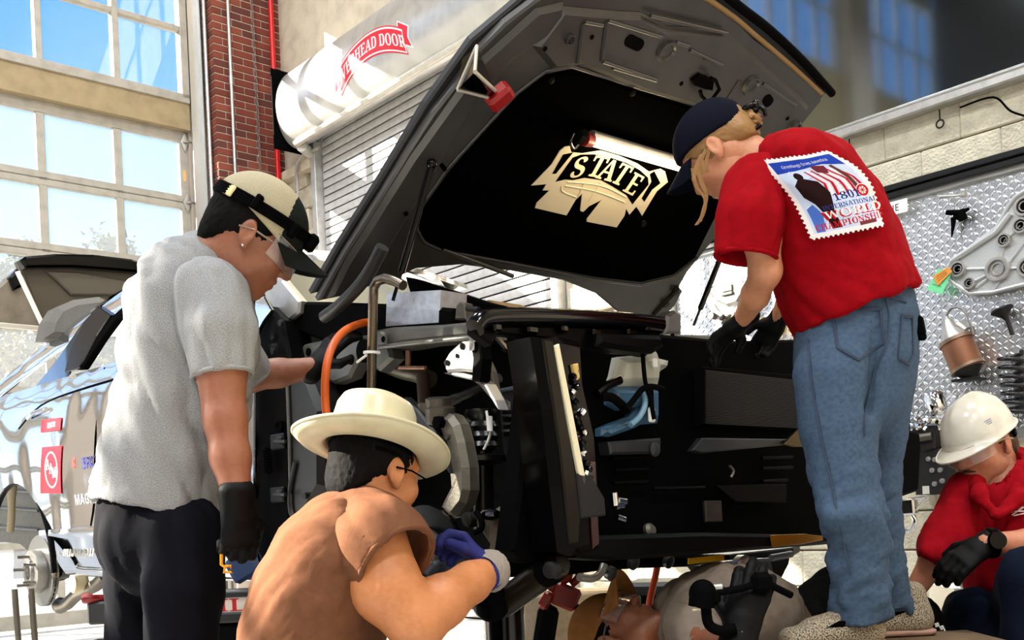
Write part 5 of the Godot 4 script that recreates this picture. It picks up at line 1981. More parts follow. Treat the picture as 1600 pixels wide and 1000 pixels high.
	arm.tube(spline(cqs(side(-0.02), [748, 944, 762, 952, 784, 944, 820, 918, 850, 898, 876, 882]), 5), [0.02, 0.022, 0.024, 0.026, 0.028, 0.03, 0.032, 0.033, 0.034, 0.035, 0.036, 0.036, 0.036, 0.036, 0.036, 0.036, 0.036, 0.036, 0.036, 0.035, 0.034, 0.033, 0.032, 0.031, 0.03, 0.028], 18)
	pc("lower_arm", arm, tri_tex(mat(Color(0.20, 0.17, 0.12), 0.3, 0.7), 4.0, M.mottle), C, "dark tubular lower arm")
	clathe("arm_bushing", cq(side(0.03), 768, 938), Vector3(0.3, 1, 0.3), [Vector2(0.03, -0.045), Vector2(0.04, -0.03), Vector2(0.04, 0.0), Vector2(0.035, 0.005), Vector2(0.035, 0.02), Vector2(0.028, 0.035), Vector2(0, 0.035)], M.black, C, 28)
	clathe("arm_collar", cq(side(-0.02), 858, 893), cq(side(-0.02), 876, 882) - cq(side(-0.02), 850, 898), [Vector2(0.034, -0.02), Vector2(0.036, 0.0), Vector2(0.034, 0.02)], M.black, C, 24)
	ctube("arm_tip", side(-0.02), [860, 892, 880, 878], 0.022, M.iron, C, false)
	clathe("arm_nut", cq(side(0.01), 866, 890), Vector3(0.2, 0, 1), [Vector2(0.02, 0), Vector2(0.02, 0.02), Vector2(0.01, 0.024), Vector2(0, 0.024)], M.iron, C, 18)

func car_nose() -> void:
	var C := car_node
	var N := front(0.42)
	# big black carrier behind everything at the front
	cplate("front_carrier", N, [840, 520, 1040, 522, 1140, 532, 1245, 530, 1400, 560, 1424, 640, 1424, 760, 1390, 800, 1310, 846, 1140, 862, 960, 872, 830, 880, 800, 860, 820, 700], -0.06, 0.0, M.black, C, 0.01, "black front carrier")
	# upper tie bar
	var tb := MB.new()
	var p := spline(cqs(front(0.48), [742, 512, 756, 499, 800, 496, 900, 498, 980, 502, 1030, 508]), 5)
	tb.tube(p, 0.024, 10)
	pc("tie_bar", tb, M.gloss, C, "glossy black upper tie bar")
	cplate("tie_bar_face", front(0.48), [744, 508, 760, 498, 900, 500, 1030, 508, 1034, 530, 1012, 556, 990, 552, 900, 548, 860, 530, 780, 522, 770, 540, 744, 520], -0.03, 0.0, M.plastic, C, 0.006)
	for q in [[775, 512, 16], [830, 516, 22], [880, 514, 14], [930, 520, 20], [985, 520, 24], [1010, 514, 12]]:
		var b := MB.new()
		b.box(cq(front(0.49), q[0], q[1]), Vector3(0.02, 0.02, q[2] * 0.0016), 0.005)
		pc("clip_block", b, M.gloss, C)
	cplate("duct", front(0.47), [915, 525, 1012, 528, 1018, 545, 1000, 556, 960, 552, 912, 545], 0.0, 0.05, M.plastic, C, 0.012)
	cplate("end_block", side(-0.06), [730, 512, 744, 500, 752, 560, 748, 596, 736, 596, 738, 560], -0.04, 0.0, M.plastic, C)
	for q in [[738, 530], [737, 542]]:
		var b := MB.new()
		b.box(cq(side(-0.055), q[0], q[1]), Vector3(0.022, 0.02, 0.006), 0.002)
		pc("end_clip", b, M.galv, C)
	cplate("brace", side(-0.1), [748, 510, 760, 512, 790, 545, 784, 550, 750, 524], -0.02, 0.0, M.gloss, C, 0.005)
	# fender liner strip with its row of tabs
	var ls := cplate("liner_strip", side(-0.02), [800, 530, 820, 535, 838, 580, 846, 640, 858, 720, 868, 800, 866, 850, 850, 866, 836, 860, 830, 760, 824, 680, 812, 620], -0.06, 0.0, M.plastic, C, 0.01, "black liner strip beside the headlamp")
	for q in [[834, 610, 0.05], [846, 690, 0.05], [852, 770, 0.045]]:
		var b := MB.new()
		b.box(cq(side(0.0), q[0], q[1]), Vector3(0.036, q[2] * 1.5, 0.04), 0.008)
		pc("liner_tab", b, M.gloss, ls)
	var wedge := cplate("edge_trim", side(-0.06), [806, 745, 814, 740, 832, 860, 824, 868], -0.02, 0.0, M.plastic, C)
	for i in 9:
		var b := MB.new()
		var q := cq(side(-0.055), 809 + i * 1.9, 752 + i * 8.0)
		b.tri(q + Vector3(-0.018, 0.012, 0.004), q + Vector3(0.004, 0.012, 0.006), q + Vector3(0.002, -0.014, 0.006), Vector3(0, 0, 1))
		pc("tooth", b, M.alu, wedge)
	# headlamp: tall dark lens with its white light guide
	var H := front(0.54)
	var lamp := cplate("headlamp", H, [838, 524, 860, 526, 880, 524, 914, 532, 918, 600, 936, 680, 942, 760, 944, 856, 900, 870, 880, 862, 868, 760, 856, 640], -0.10, 0.0, blackish(Color(0.012, 0.012, 0.013), 0.12, 0.2), C, 0.02, "tall dark headlamp with a white light strip")
	cplate("light_guide", H, [862, 541, 869, 538, 911, 752, 908, 760, 902, 752], 0.001, 0.012, mat(Color(0.86, 0.83, 0.70), 0.35), lamp, 0.003, "cream white light strip")
	cplate("lens_tint", H, [846, 530, 862, 532, 906, 790, 902, 850, 888, 850, 872, 700], 0.0, 0.006, blackish(Color(0.10, 0.085, 0.065), 0.2, 0.2), lamp, 0.004)
	var rng := RandomNumberGenerator.new()
	rng.seed = 9
	for i in 26:
		var b := MB.new()
		var q := cq(H, 886 + rng.randf() * 14 + i * 1.1, 580 + i * 8.0)
		b.box(q + Vector3(0.004, 0, 0), Vector3(0.012, 0.016, 0.018), 0.004, Basis.from_euler(Vector3(rng.randf(), rng.randf(), rng.randf())))
		pc("reflector", b, M.chrome if i % 4 == 0 else M.gloss, lamp)
	cplate("reflector_cup", H, [891, 570, 899, 568, 902, 592, 896, 596], 0.0, 0.012, mat(Color(0.75, 0.62, 0.35), 0.3), lamp)
	cplate("marker", H, [916, 720, 928, 720, 934, 850, 924, 858], 0.0, 0.006, mat(Color(0.16, 0.015, 0.03), 0.15), lamp, 0.002, "dark red marker strip")
	cplate("lens_foot", H, [896, 740, 918, 742, 940, 778, 942, 806, 904, 810], 0.004, 0.012, blackish(Color(0.14, 0.14, 0.14), 0.25, 0.2), lamp)
	# washer bottle with blue fluid
	var bm := mat(Color(0.72, 0.72, 0.66), 0.45)
	var bot := cplate("washer_bottle", front(0.46), [974, 556, 1014, 553, 1014, 540, 1022, 535, 1032, 545, 1036, 558, 1052, 562, 1050, 572, 1038, 580, 1036, 602, 962, 602, 968, 585], -0.12, 0.0, bm, C, 0.02, "white washer bottle with blue fluid in it")
	cplate("fluid", front(0.46), [962, 602, 1036, 602, 1036, 660, 1010, 662, 1000, 668, 980, 675, 960, 682, 948, 680, 948, 668, 966, 660, 992, 650, 1004, 635, 980, 640, 962, 630, 960, 612], -0.12, 0.0, mat(Color(0.24, 0.37, 0.47), 0.3), bot, 0.02, "blue fluid level")
	ctube("bottle_seam", front(0.475), [1006, 610, 1008, 630, 1000, 650, 985, 664], 0.008, mat(Color(0.45, 0.60, 0.70), 0.3), bot)
	var b2 := MB.new()
	b2.box(cq(front(0.475), 1014, 623), Vector3(0.01, 0.05, 0.035), 0.003)
	pc("pump", b2, M.black, bot)
	b2 = MB.new()
	b2.box(cq(front(0.48), 1018, 648), Vector3(0.012, 0.04, 0.024), 0.004)
	pc("connector", b2, M.white, bot)
	b2 = MB.new()
	b2.box(cq(front(0.475), 1023, 567), Vector3(0.006, 0.024, 0.022), 0.002)
	pc("sticker", b2, M.white, bot)
	ctube("hose", front(0.49), [1004, 550, 1008, 595, 1016, 622, 1022, 655], 0.006, M.rubber, C)
	ctube("hose", front(0.49), [978, 640, 990, 625, 1004, 608, 1018, 604, 1036, 608], 0.008, M.rubber, C)
	ctube("harness", front(0.47), [932, 615, 950, 602, 968, 594], 0.012, M.gloss, C)
	ctube("harness", front(0.47), [938, 620, 958, 622, 980, 642], 0.012, M.rubber, C)
	# cross beam under the bottle
	cplate("cross_beam", front(0.47), [952, 690, 1034, 684, 1034, 708, 956, 710], -0.04, 0.0, M.panel, C, 0.006, "dark grey cross beam")
	clathe("beam_bolt", cq(front(0.472), 1022, 702), Vector3(1, 0, 0), [Vector2(0.02, 0), Vector2(0.02, 0.004), Vector2(0.011, 0.01), Vector2(0, 0.01)], M.panel, C, 24)
	# condenser with its fins
	var cd := cplate("condenser", front(0.46), [1098, 572, 1250, 586, 1262, 674, 1098, 664], -0.03, 0.0, M.black, C, 0.004, "radiator core with fine horizontal fins")
	var A := cq(front(0.463), 1102, 579)
	var B := cq(front(0.463), 1102, 661)
	for i in 34:
		var q := A.lerp(B, i / 33.0)
		var fb := MB.new()
		fb.box(Vector3(q.x, q.y, q.z - 0.26), Vector3(0.004, 0.0018, 0.52), 0.0)
		pc("fin", fb, M.panel, cd)
	cplate("lower_bar", front(0.5), [1098, 684, 1240, 686, 1240, 694, 1098, 708, 1082, 704], -0.02, 0.0, M.panel, C, 0.004)
	cplate("gold_bracket", front(0.52), [1226, 694, 1252, 668, 1264, 670, 1262, 698, 1240, 698], -0.01, 0.0, mat(Color(0.34, 0.27, 0.08), 0.4, 0.6), C, 0.003, "gold bracket behind the woman's thigh")
	# far front corner and lower shutters
	cplate("far_corner", front(0.46), [1365, 600, 1400, 590, 1410, 672, 1426, 676, 1428, 700, 1424, 768, 1390, 780, 1365, 760], -0.1, 0.03, M.black, C, 0.012)
	for q in [[955, 716, 1010], [960, 735, 1012], [958, 755, 1012], [1190, 716, 1238], [1190, 732, 1238], [1020, 764, 1100], [1190, 752, 1230]]:
		ctube("shutter_rib", front(0.44), [q[0], q[1], q[2], q[1] - 2], 0.006, M.plastic, C, false)
	ctube("hook_wire", front(0.46), [1140, 728, 1146, 736, 1142, 746], 0.004, M.steel, C)
	cplate("grille_plate", front(0.46), [1118, 758, 1230, 756, 1230, 786, 1150, 786], -0.01, 0.0, M.plastic, C, 0.004)
	cplate("dull_panel", front(0.46), [1102, 782, 1128, 782, 1130, 816, 1104, 816], -0.01, 0.0, mat(Color(0.12, 0.10, 0.05), 0.5), C, 0.003)
	for q in [[964, 782, 976, 784], [960, 790, 972, 790], [962, 808, 974, 812], [958, 770, 960, 790]]:
		ctube("fitting", front(0.48), q, 0.011, M.chrome, C, false)
	clathe("horn", cq(front(0.46), 1017, 828), Vector3(1, 0.3, 0), [Vector2(0.02, -0.01), Vector2(0.02, 0.0), Vector2(0.012, 0.008), Vector2(0, 0.008)], M.cast, C, 20)
	# bumper beam, yellow film on its underside, undertray
	var bb := cplate("bumper_beam", front(0.52), [905, 838, 1100, 832, 1290, 836, 1304, 842, 1302, 850, 1100, 866, 960, 876, 905, 872], -0.10, 0.0, M.plastic, C, 0.01, "black lower bumper beam")
	cplate("yellow_film", front(0.525), [1202, 836, 1256, 834, 1284, 838, 1284, 844, 1252, 850, 1206, 855], 0.0, 0.004, mat(Color(0.62, 0.46, 0.05), 0.25, 0.7), bb, 0.001, "gold film on the beam")
	cplate("yellow_film", front(0.50), [1074, 872, 1130, 866, 1130, 876, 1074, 882], 0.0, 0.004, mat(Color(0.70, 0.52, 0.05), 0.25, 0.7), bb, 0.001, "gold film under the beam")
	cplate("undertray", level(0.60), [880, 900, 960, 888, 1140, 880, 1240, 868, 1250, 862, 1200, 858, 1000, 860, 860, 880], 0.0, 0.03, M.plastic, C, 0.005)
	cplate("subframe", front(0.3), [800, 868, 1130, 866, 1130, 884, 1000, 888, 940, 892, 860, 900, 800, 902], -0.3, 0.0, M.black, C, 0.01)
	var po := MB.new()
	po.tube(spline(cqs(front(0.32), [905, 902, 925, 904, 938, 896, 944, 882]), 4), 0.011, 10)
	pc("brake_pipe", po, M.alu, C, "bright bent pipe under the subframe")
	for q in [[990, 880], [955, 896], [1045, 878]]:
		clathe("drain_plug", cq(front(0.31), q[0], q[1]), Vector3(1, -0.4, 0), [Vector2(0.02, -0.01), Vector2(0.02, 0.006), Vector2(0.01, 0.012), Vector2(0, 0.012)], M.panel, C, 16)
	# gearbox mount hanging low on the right
	cplate("mount", front(0.35), [1094, 884, 1150, 876, 1206, 872, 1212, 900, 1196, 912, 1130, 912, 1108, 902], -0.05, 0.0, tri_tex(mat(Color(0.22, 0.19, 0.16), 0.5, 0.5), 4.0, M.fine), C, 0.01)
	clathe("mount_bush", cq(front(0.36), 1160, 892), Vector3(1, 0, 0), [Vector2(0.05, -0.01), Vector2(0.05, 0.012), Vector2(0.04, 0.016), Vector2(0.022, 0.016), Vector2(0.02, 0.004), Vector2(0, 0.004)], M.alu, C, 28)
	cplate("gear_sump", front(0.2), [1196, 872, 1240, 864, 1236, 886, 1224, 910, 1206, 926, 1196, 914], -0.15, 0.0, M.dark, C, 0.02)
	ctube("sump_band", front(0.22), [1204, 872, 1236, 866], 0.012, M.panel, C, false)
	clathe("sump_plug", cq(front(0.36), 1190, 898), Vector3(1, 0, 0), [Vector2(0.018, 0), Vector2(0.018, 0.02), Vector2(0, 0.022)], M.cast, C, 18)
	# far fender rail beside the woman's hand
	cplate("far_rail", front(0.2), [1036, 528, 1060, 522, 1140, 524, 1146, 534, 1122, 542, 1040, 542], -0.12, 0.0, M.bodygrey, C, 0.006, "grey far apron rail")
	cplate("far_tower", front(0.0), [1040, 522, 1044, 492, 1056, 484, 1066, 490, 1066, 522], -0.06, 0.0, M.hoodgrey, C, 0.01)
	ctube("far_cable", front(0.25), [1050, 522, 1058, 540, 1062, 556, 1080, 555, 1110, 545], 0.006, M.rubber, C)

func car_things() -> void:
	# things that rest on, hang from or are clamped to the car
	var Y := CAR.basis.get_euler().y
	# metal box on the apron rail
	var o := thing("metal_box", "plain folded aluminium box standing on the apron rail", "box", CAR * side(-0.12))
	o.position = CAR * cq(side(-0.12), 655, 511)
	var T := Transform3D(CAR.basis, o.position)
	var b := MB.new()
	var q := PackedVector2Array()
	for p in [[602, 511], [604, 458], [688, 453], [686, 505]]:
		var r := hit(T, 2, 0.0, p[0], p[1])
		q.append(Vector2(r.x, r.y))
	b.plate(q, Transform3D(), -0.10, 0.0, 0.002)
	pc("box", b, tri_tex(mat(Color(0.80, 0.82, 0.85), 0.4, 0.7), 5.0, M.mottle, M.plaster_n, 0.1), o)
	# hooked steel bar standing behind the rail
	var bar := thing("steel_bar", "bent stainless steel bar hooked over above the metal box", "bar", Transform3D(CAR.basis, CAR * cq(side(0.05), 580, 620)))
	b = MB.new()
	var pts := []
	for p in [[580, 640], [581, 560], [583, 470], [584, 450], [590, 439], [602, 435], [616, 439], [630, 446]]:
		pts.append(hit(bar.transform, 2, 0.0, p[0], p[1]))
	b.tube(pts, 0.0135, 16)
	pc("rod", b, tri_tex(mat(Color(0.52, 0.47, 0.40), 0.25, 0.9), 3.0, M.fine), bar)
	b = MB.new()
	b.tube([hit(bar.transform, 2, 0.0, 581, 553), hit(bar.transform, 2, 0.0, 581, 549)], 0.024, 16)
	b.tube([hit(bar.transform, 2, 0.0, 578, 551), hit(bar.transform, 2, 0.0, 566, 560), hit(bar.transform, 2, 0.0, 558, 566)], 0.004, 6)
	pc("collar", b, M.white, bar, "white tie round the bar")
	# orange cable
	o = thing("orange_cable", "thick orange cable arching from the rail down behind the white hat", "cable", Transform3D(CAR.basis, CAR * cq(side(0.0), 520, 690)))
	b = MB.new()
	pts = []
	for p in [[602, 504], [570, 504], [540, 516], [520, 540], [510, 575], [508, 620], [512, 660], [518, 700]]:
		pts.append(hit(o.transform, 2, [-0.16, -0.10, 0.02, 0.12, 0.16, 0.16, 0.16, 0.16][pts.size()], p[0], p[1]))
	b.tube(spline(pts, 5), 0.0115, 14)
	var om := mat(Color(0.82, 0.36, 0.09), 0.45)
	pc("cable", b, om, o)
	# work light under the hood
	var c := cos(deg_to_rad(40.0))
	var s := sin(deg_to_rad(40.0))
	var HT := CAR * Transform3D(Basis(Vector3(0, 0, -1), Vector3(c, s, 0), Vector3(s, -c, 0)), Vector3(-0.5, 1.48, 0))
	o = thing("work_light", "lit white tube work light with a red end, held under the open hood", "lamp", Transform3D(HT.basis, HT * hit(HT, 2, 0.05, 1000, 240)))
	var hl := func(x: float, y: float) -> Vector3:
		return hit(o.transform, 2, 0.0, x, y)
	var a0: Vector3 = hl.call(924, 220)
	var a1: Vector3 = hl.call(1082, 266)
	b = MB.new()
	b.tube([a0, a1], 0.0155, 16)
	pc("tube", b, emit(Color(1.0, 0.93, 0.76), 5.0), o, "glowing tube")
	b = MB.new()
	b.tube([a0 + Vector3(0, 0.012, -0.012), a1 + Vector3(0, 0.012, -0.012)], 0.016, 12)
	pc("housing", b, M.alu, o)
	b = MB.new()
	b.tube([a0 - (a1 - a0).normalized() * 0.03, a0 + (a1 - a0).normalized() * 0.002], [0.022, 0.019], 16)
	pc("end_cap", b, mat(Color(0.55, 0.10, 0.05), 0.4), o, "red end cap")
	b = MB.new()
	b.box(hl.call(906, 212), Vector3(0.05, 0.05, 0.04), 0.014)
	pc("switch", b, M.black, o)
	b = MB.new()
	b.tube(spline([hl.call(898, 208), hl.call(892, 222), hl.call(897, 232), hl.call(905, 224)]), 0.004, 8)
	pc("hook", b, M.steel, o)
	for k in 4:
		var l := OmniLight3D.new()
		l.name = "glow"
		l.position = a0.lerp(a1, 0.14 + 0.24 * k) + Vector3(0, -0.005, 0.045)
		l.light_energy = 0.018
		l.light_color = Color(1.0, 0.9, 0.7)
		l.light_size = 0.02
		l.omni_range = 20.0
		l.omni_attenuation = 2.0
		l.shadow_enabled = true
		o.add_child(l, true)
	# wedge mirror clamped to the hood's near edge
	o = thing("clamp_mirror", "glossy black wedge with pale edging clamped red to the hood's near edge", "mirror", Transform3D(HT.basis, HT * hit(HT, 2, 0.02, 748, 130)))
	var hm := func(x: float, y: float, z: float) -> Vector3:
		return hit(o.transform, 2, z, x, y)
	var e1: Vector3 = hm.call(745, 72, 0.03)
	var e2: Vector3 = hm.call(715, 140, 0.05)
	var e3: Vector3 = hm.call(742, 112, 0.14)
	var e4: Vector3 = hm.call(774, 142, 0.05)
	var e5: Vector3 = hm.call(770, 154, 0.05)
	var e0: Vector3 = hm.call(722, 92, 0.0)
	b = MB.new()
	var cen := (e1 + e2 + e3 + e4 + e5 + e0) / 6.0
	for t in [[e1, e2, e3], [e2, e5, e3], [e3, e5, e4], [e1, e3, e4], [e1, e0, e2], [e0, e2, e5], [e0, e5, e4], [e0, e4, e1]]:
		b.tri(t[0], t[1], t[2], (t[0] + t[1] + t[2]) / 3.0 - cen)
	pc("shell", b, mat(Color(0.012, 0.012, 0.014), 0.08), o)
	var ed := mat(Color(0.70, 0.67, 0.62), 0.35)
	for t in [[e1, e2], [e1, e3], [e3, e4], [e2, e5]]:
		b = MB.new()
		b.tube([t[0], t[1]], 0.005, 8)
		pc("edging", b, ed, o)
	b = MB.new()
	b.box((e4 + e5) / 2 + Vector3(0.02, 0.0, 0.0), Vector3(0.05, 0.075, 0.05), 0.01, Basis(Vector3(0, 0, 1), -0.5))
	pc("clamp", b, mat(Color(0.55, 0.015, 0.02), 0.4), o, "red clamp")
	lift_things()

func lift_things() -> void:
	# lift post under the sill, jack with red handle, hanging plugs, boxes behind
	var o := thing("lift_post", "black steel lift post standing under the lower arm", "post", ground(at(798, 990, 3.2) * Vector3(1, 0, 1)))
	var b := MB.new()
	b.lathe([Vector2(0.09, 0), Vector2(0.09, 0.02), Vector2(0.046, 0.02), Vector2(0.046, 0.56), Vector2(0.0, 0.56)], Transform3D(), 28)
	pc("column", b, mat(Color(0.02, 0.02, 0.022), 0.22), o)
	b = MB.new()
	b.box(Vector3(-0.045, 0.45, 0.03), Vector3(0.03, 0.14, 0.03), 0.004)
	pc("catch", b, M.black, o)
	b = MB.new()
	b.tube([Vector3(-0.07, 0.0, 0.02), Vector3(-0.07, 0.54, 0.02)], 0.012, 10)
	pc("rail", b, M.alu, o)
	o = thing("sill_stand", "black axle stand under the sill with a red printed panel", "stand", ground(at(375, 950, 3.5) * Vector3(1, 0, 1)))
	b = MB.new()
	b.box(Vector3(0, 0.24, 0), Vector3(0.3, 0.48, 0.16), 0.01)
	pc("body", b, M.dark, o)
	b = MB.new()
	b.box(Vector3(0, 0.50, 0), Vector3(0.34, 0.035, 0.18), 0.006)
	b.box(Vector3(0, 0.575, 0), Vector3(0.30, 0.02, 0.18), 0.004)
	pc("ledge", b, M.panel, o)
	var pt := Paint.new(256, 64, Color(0.85, 0.80, 0.76))
	pt.text("ILE", "Droid Serif", Vector2(150, 32), 56, Color(0.72, 0.10, 0.14), 1.0, 0.0, null, true)
	pt.text("B", "Droid Serif", Vector2(50, 32), 56, Color(0.72, 0.10, 0.14), 1.0, 0.0, null, true)
	b = MB.new()
	b.grid([PackedVector3Array([Vector3(-0.15, 0.565, 0.081), Vector3(0.15, 0.565, 0.081)]), PackedVector3Array([Vector3(-0.15, 0.517, 0.081), Vector3(0.15, 0.517, 0.081)])])
	b.box(Vector3(0, 0.541, 0.04), Vector3(0.3, 0.048, 0.08))
	var pm := mat(Color.WHITE, 0.4)
	pm.albedo_texture = pt.tex()
	pc("printed_panel", b, pm, o, "white panel with red letters")
	o = thing("blue_rag", "blue cloth pad lying on the stand behind the black glove", "cloth", ground(at(384, 892, 3.45)))
	b = MB.new()
	b.box(Vector3(0, 0.02, 0), Vector3(0.12, 0.09, 0.03), 0.012, Basis(Vector3(0, 0, 1), 0.5))
	pc("pad", b, tri_tex(mat(Color(0.16, 0.25, 0.42), 0.8), 8.0, M.fine), o)
	# floor jack at the rear
	o = thing("floor_jack", "floor jack with a red handle on a grey box behind the man's legs", "jack", ground(at(170, 960, 4.6) * Vector3(1, 0, 1)))
	b = MB.new()
	var lj := func(x: float, y: float, d: float) -> Vector3:
		return at(x, y, d) - o.position
	b.tube([lj.call(130, 936, 4.5), lj.call(140, 935, 4.5), lj.call(146, 935, 4.5), lj.call(200, 933, 4.6)], [0.02, 0.024, 0.016, 0.016], 14)
	pc("handle", b, mat(Color(0.45, 0.02, 0.03), 0.35), o, "dark red handle")
	b = MB.new()
	b.box(lj.call(165, 956, 4.55), Vector3(0.12, 0.10, 0.12), 0.01)
	pc("box", b, M.panel, o)
	b = MB.new()
	b.box(lj.call(168, 985, 4.6) * Vector3(1, 0, 1) + Vector3(0.03, 0.16, 0), Vector3(0.25, 0.32, 0.2), 0.02)
	pc("base", b, M.iron, o)
	b = MB.new()
	b.tube([lj.call(181, 905, 4.7), lj.call(179, 920, 4.7)], 0.02, 10)
	pc("jack_head", b, mat(Color(0.55, 0.16, 0.06), 0.5), o)
	for k in 2:
		var x: float = [29.0, 55.0][k]
		var t := thing("floor_stand", ["thin grey stand leg left of the rear brake rotor", "thin grey stand leg under the rear brake rotor"][k], "stand", ground(at(x, 990, 4.7) * Vector3(1, 0, 1)), "thin stand legs at the rear")
		b = MB.new()
		b.tube([Vector3(0.02 * (1 - 2 * k), 0, 0), Vector3(0.0, 0.25, 0), Vector3(-0.01 + 0.0 * k, 0.56, 0.0)], 0.014, 10)
		pc("leg", b, M.cast, t)
	# red plugs hanging under the nose
	o = thing("orange_plug", "red orange high voltage plugs hanging on their leads under the car", "plug", ground(at(880, 930, 3.3)))
	var om := mat(Color(0.60, 0.12, 0.04), 0.4)
	var pl := func(x: float, y: float) -> Vector3:
		return at(x, y, 3.3) - o.position
	for p in [[884, 932, 0.085, 0.075, -0.45], [853, 938, 0.035, 0.06, -0.6]]:
		b = MB.new()
		b.box(pl.call(p[0], p[1]), Vector3(p[2], p[3], 0.05), 0.01, Basis(Vector3(0, 0, 1), p[4]))
		pc("plug", b, om, o)
		b = MB.new()
		b.box(pl.call(p[0], p[1]) + Vector3(0.02, -0.03, -0.01), Vector3(p[2] * 1.02, 0.02, 0.055), 0.006, Basis(Vector3(0, 0, 1), p[4]))
		pc("plug_seal", b, M.black, o)
	for a in [[[860, 924], [870, 910], [886, 905], [890, 892]], [[892, 914], [902, 905], [908, 894]]]:
		b = MB.new()
		var pts := []
		for p in a:
			pts.append(pl.call(p[0], p[1]))
		b.tube(spline(pts, 4), 0.013, 12)
		pc("lead", b, om, o)
	o = thing("orange_hose", "orange cable hanging beside the lying man's cap", "cable", ground(at(1018, 930, 3.6)))
	b = MB.new()
	var hs := []
	for p in [[1027, 886], [1022, 910], [1016, 935], [1012, 962]]:
		hs.append(at(p[0], p[1], 3.6) - o.position)
	b.tube(spline(hs, 5), 0.012, 12)
	pc("cable", b, mat(Color(0.85, 0.28, 0.08), 0.4), o)
	# dark case, box and pads far behind on the floor
	o = thing("tool_case", "black plastic tool case on the floor behind the lying man", "case", Transform3D(Basis(Vector3.UP, -0.3), at(1030, 985, 5.2) * Vector3(1, 0, 1)))
	b = MB.new()
	b.box(Vector3(0, 0.19, 0), Vector3(0.26, 0.38, 0.3), 0.02)
	pc("body", b, M.dark, o)
	b = MB.new()
	b.box(Vector3(0, 0.40, 0), Vector3(0.28, 0.07, 0.32), 0.02)
	pc("lid", b, M.panel, o)
	o = thing("cardboard_box", "tan box on the floor behind the red plugs", "box", Transform3D(Basis(Vector3.UP, 0.5), at(890, 985, 6.2) * Vector3(1, 0, 1)))
	b = MB.new()
	b.box(Vector3(0, 0.16, 0), Vector3(0.6, 0.32, 0.4), 0.01)
	pc("carton", b, tri_tex(mat(Color(0.55, 0.47, 0.36), 0.8), 3.0, M.mottle), o)
	o = thing("speaker_case", "black slanted case behind the lift post", "case", Transform3D(Basis(Vector3(0, 0, 1), -0.2), at(830, 995, 4.4) * Vector3(1, 0, 1)))
	b = MB.new()
	b.box(Vector3(0, 0.2, 0), Vector3(0.09, 0.42, 0.12), 0.02)
	pc("body", b, M.dark, o)
# ---------------------------------------------------------------- people
var head_mb: MB
var hair_mb: MB

func sec(px: float, py: float, z: float, hw: float, dz: float) -> Array:   # section: centre, half-width (picture), half-depth
	return [at(px, py, z), hw * z / F, dz]

func axes(fwd: Vector3, up: Vector3) -> Basis:       # a head's own axes: x its left, y up, z the way it faces
	var z := fwd.normalized()
	var y := (up - z * up.dot(z)).normalized()
	return Basis(y.cross(z), y, z)

func folds(seed_: int, along: Vector3, amp: float, freq: float, fine := 0.3) -> Callable:
	var n := noise(1.0, seed_, 2)
	var a := along.normalized()
	return func(p: Vector3, _n: Vector3) -> float:
		var q := p - a * p.dot(a) * 0.78
		var v := n.get_noise_3dv(q * freq)
		var w := n.get_noise_3dv(q * freq * 2.7 + Vector3(7, 3, 1))
		return amp * (0.45 - 1.5 * absf(v)) + amp * fine * (0.3 - absf(w))

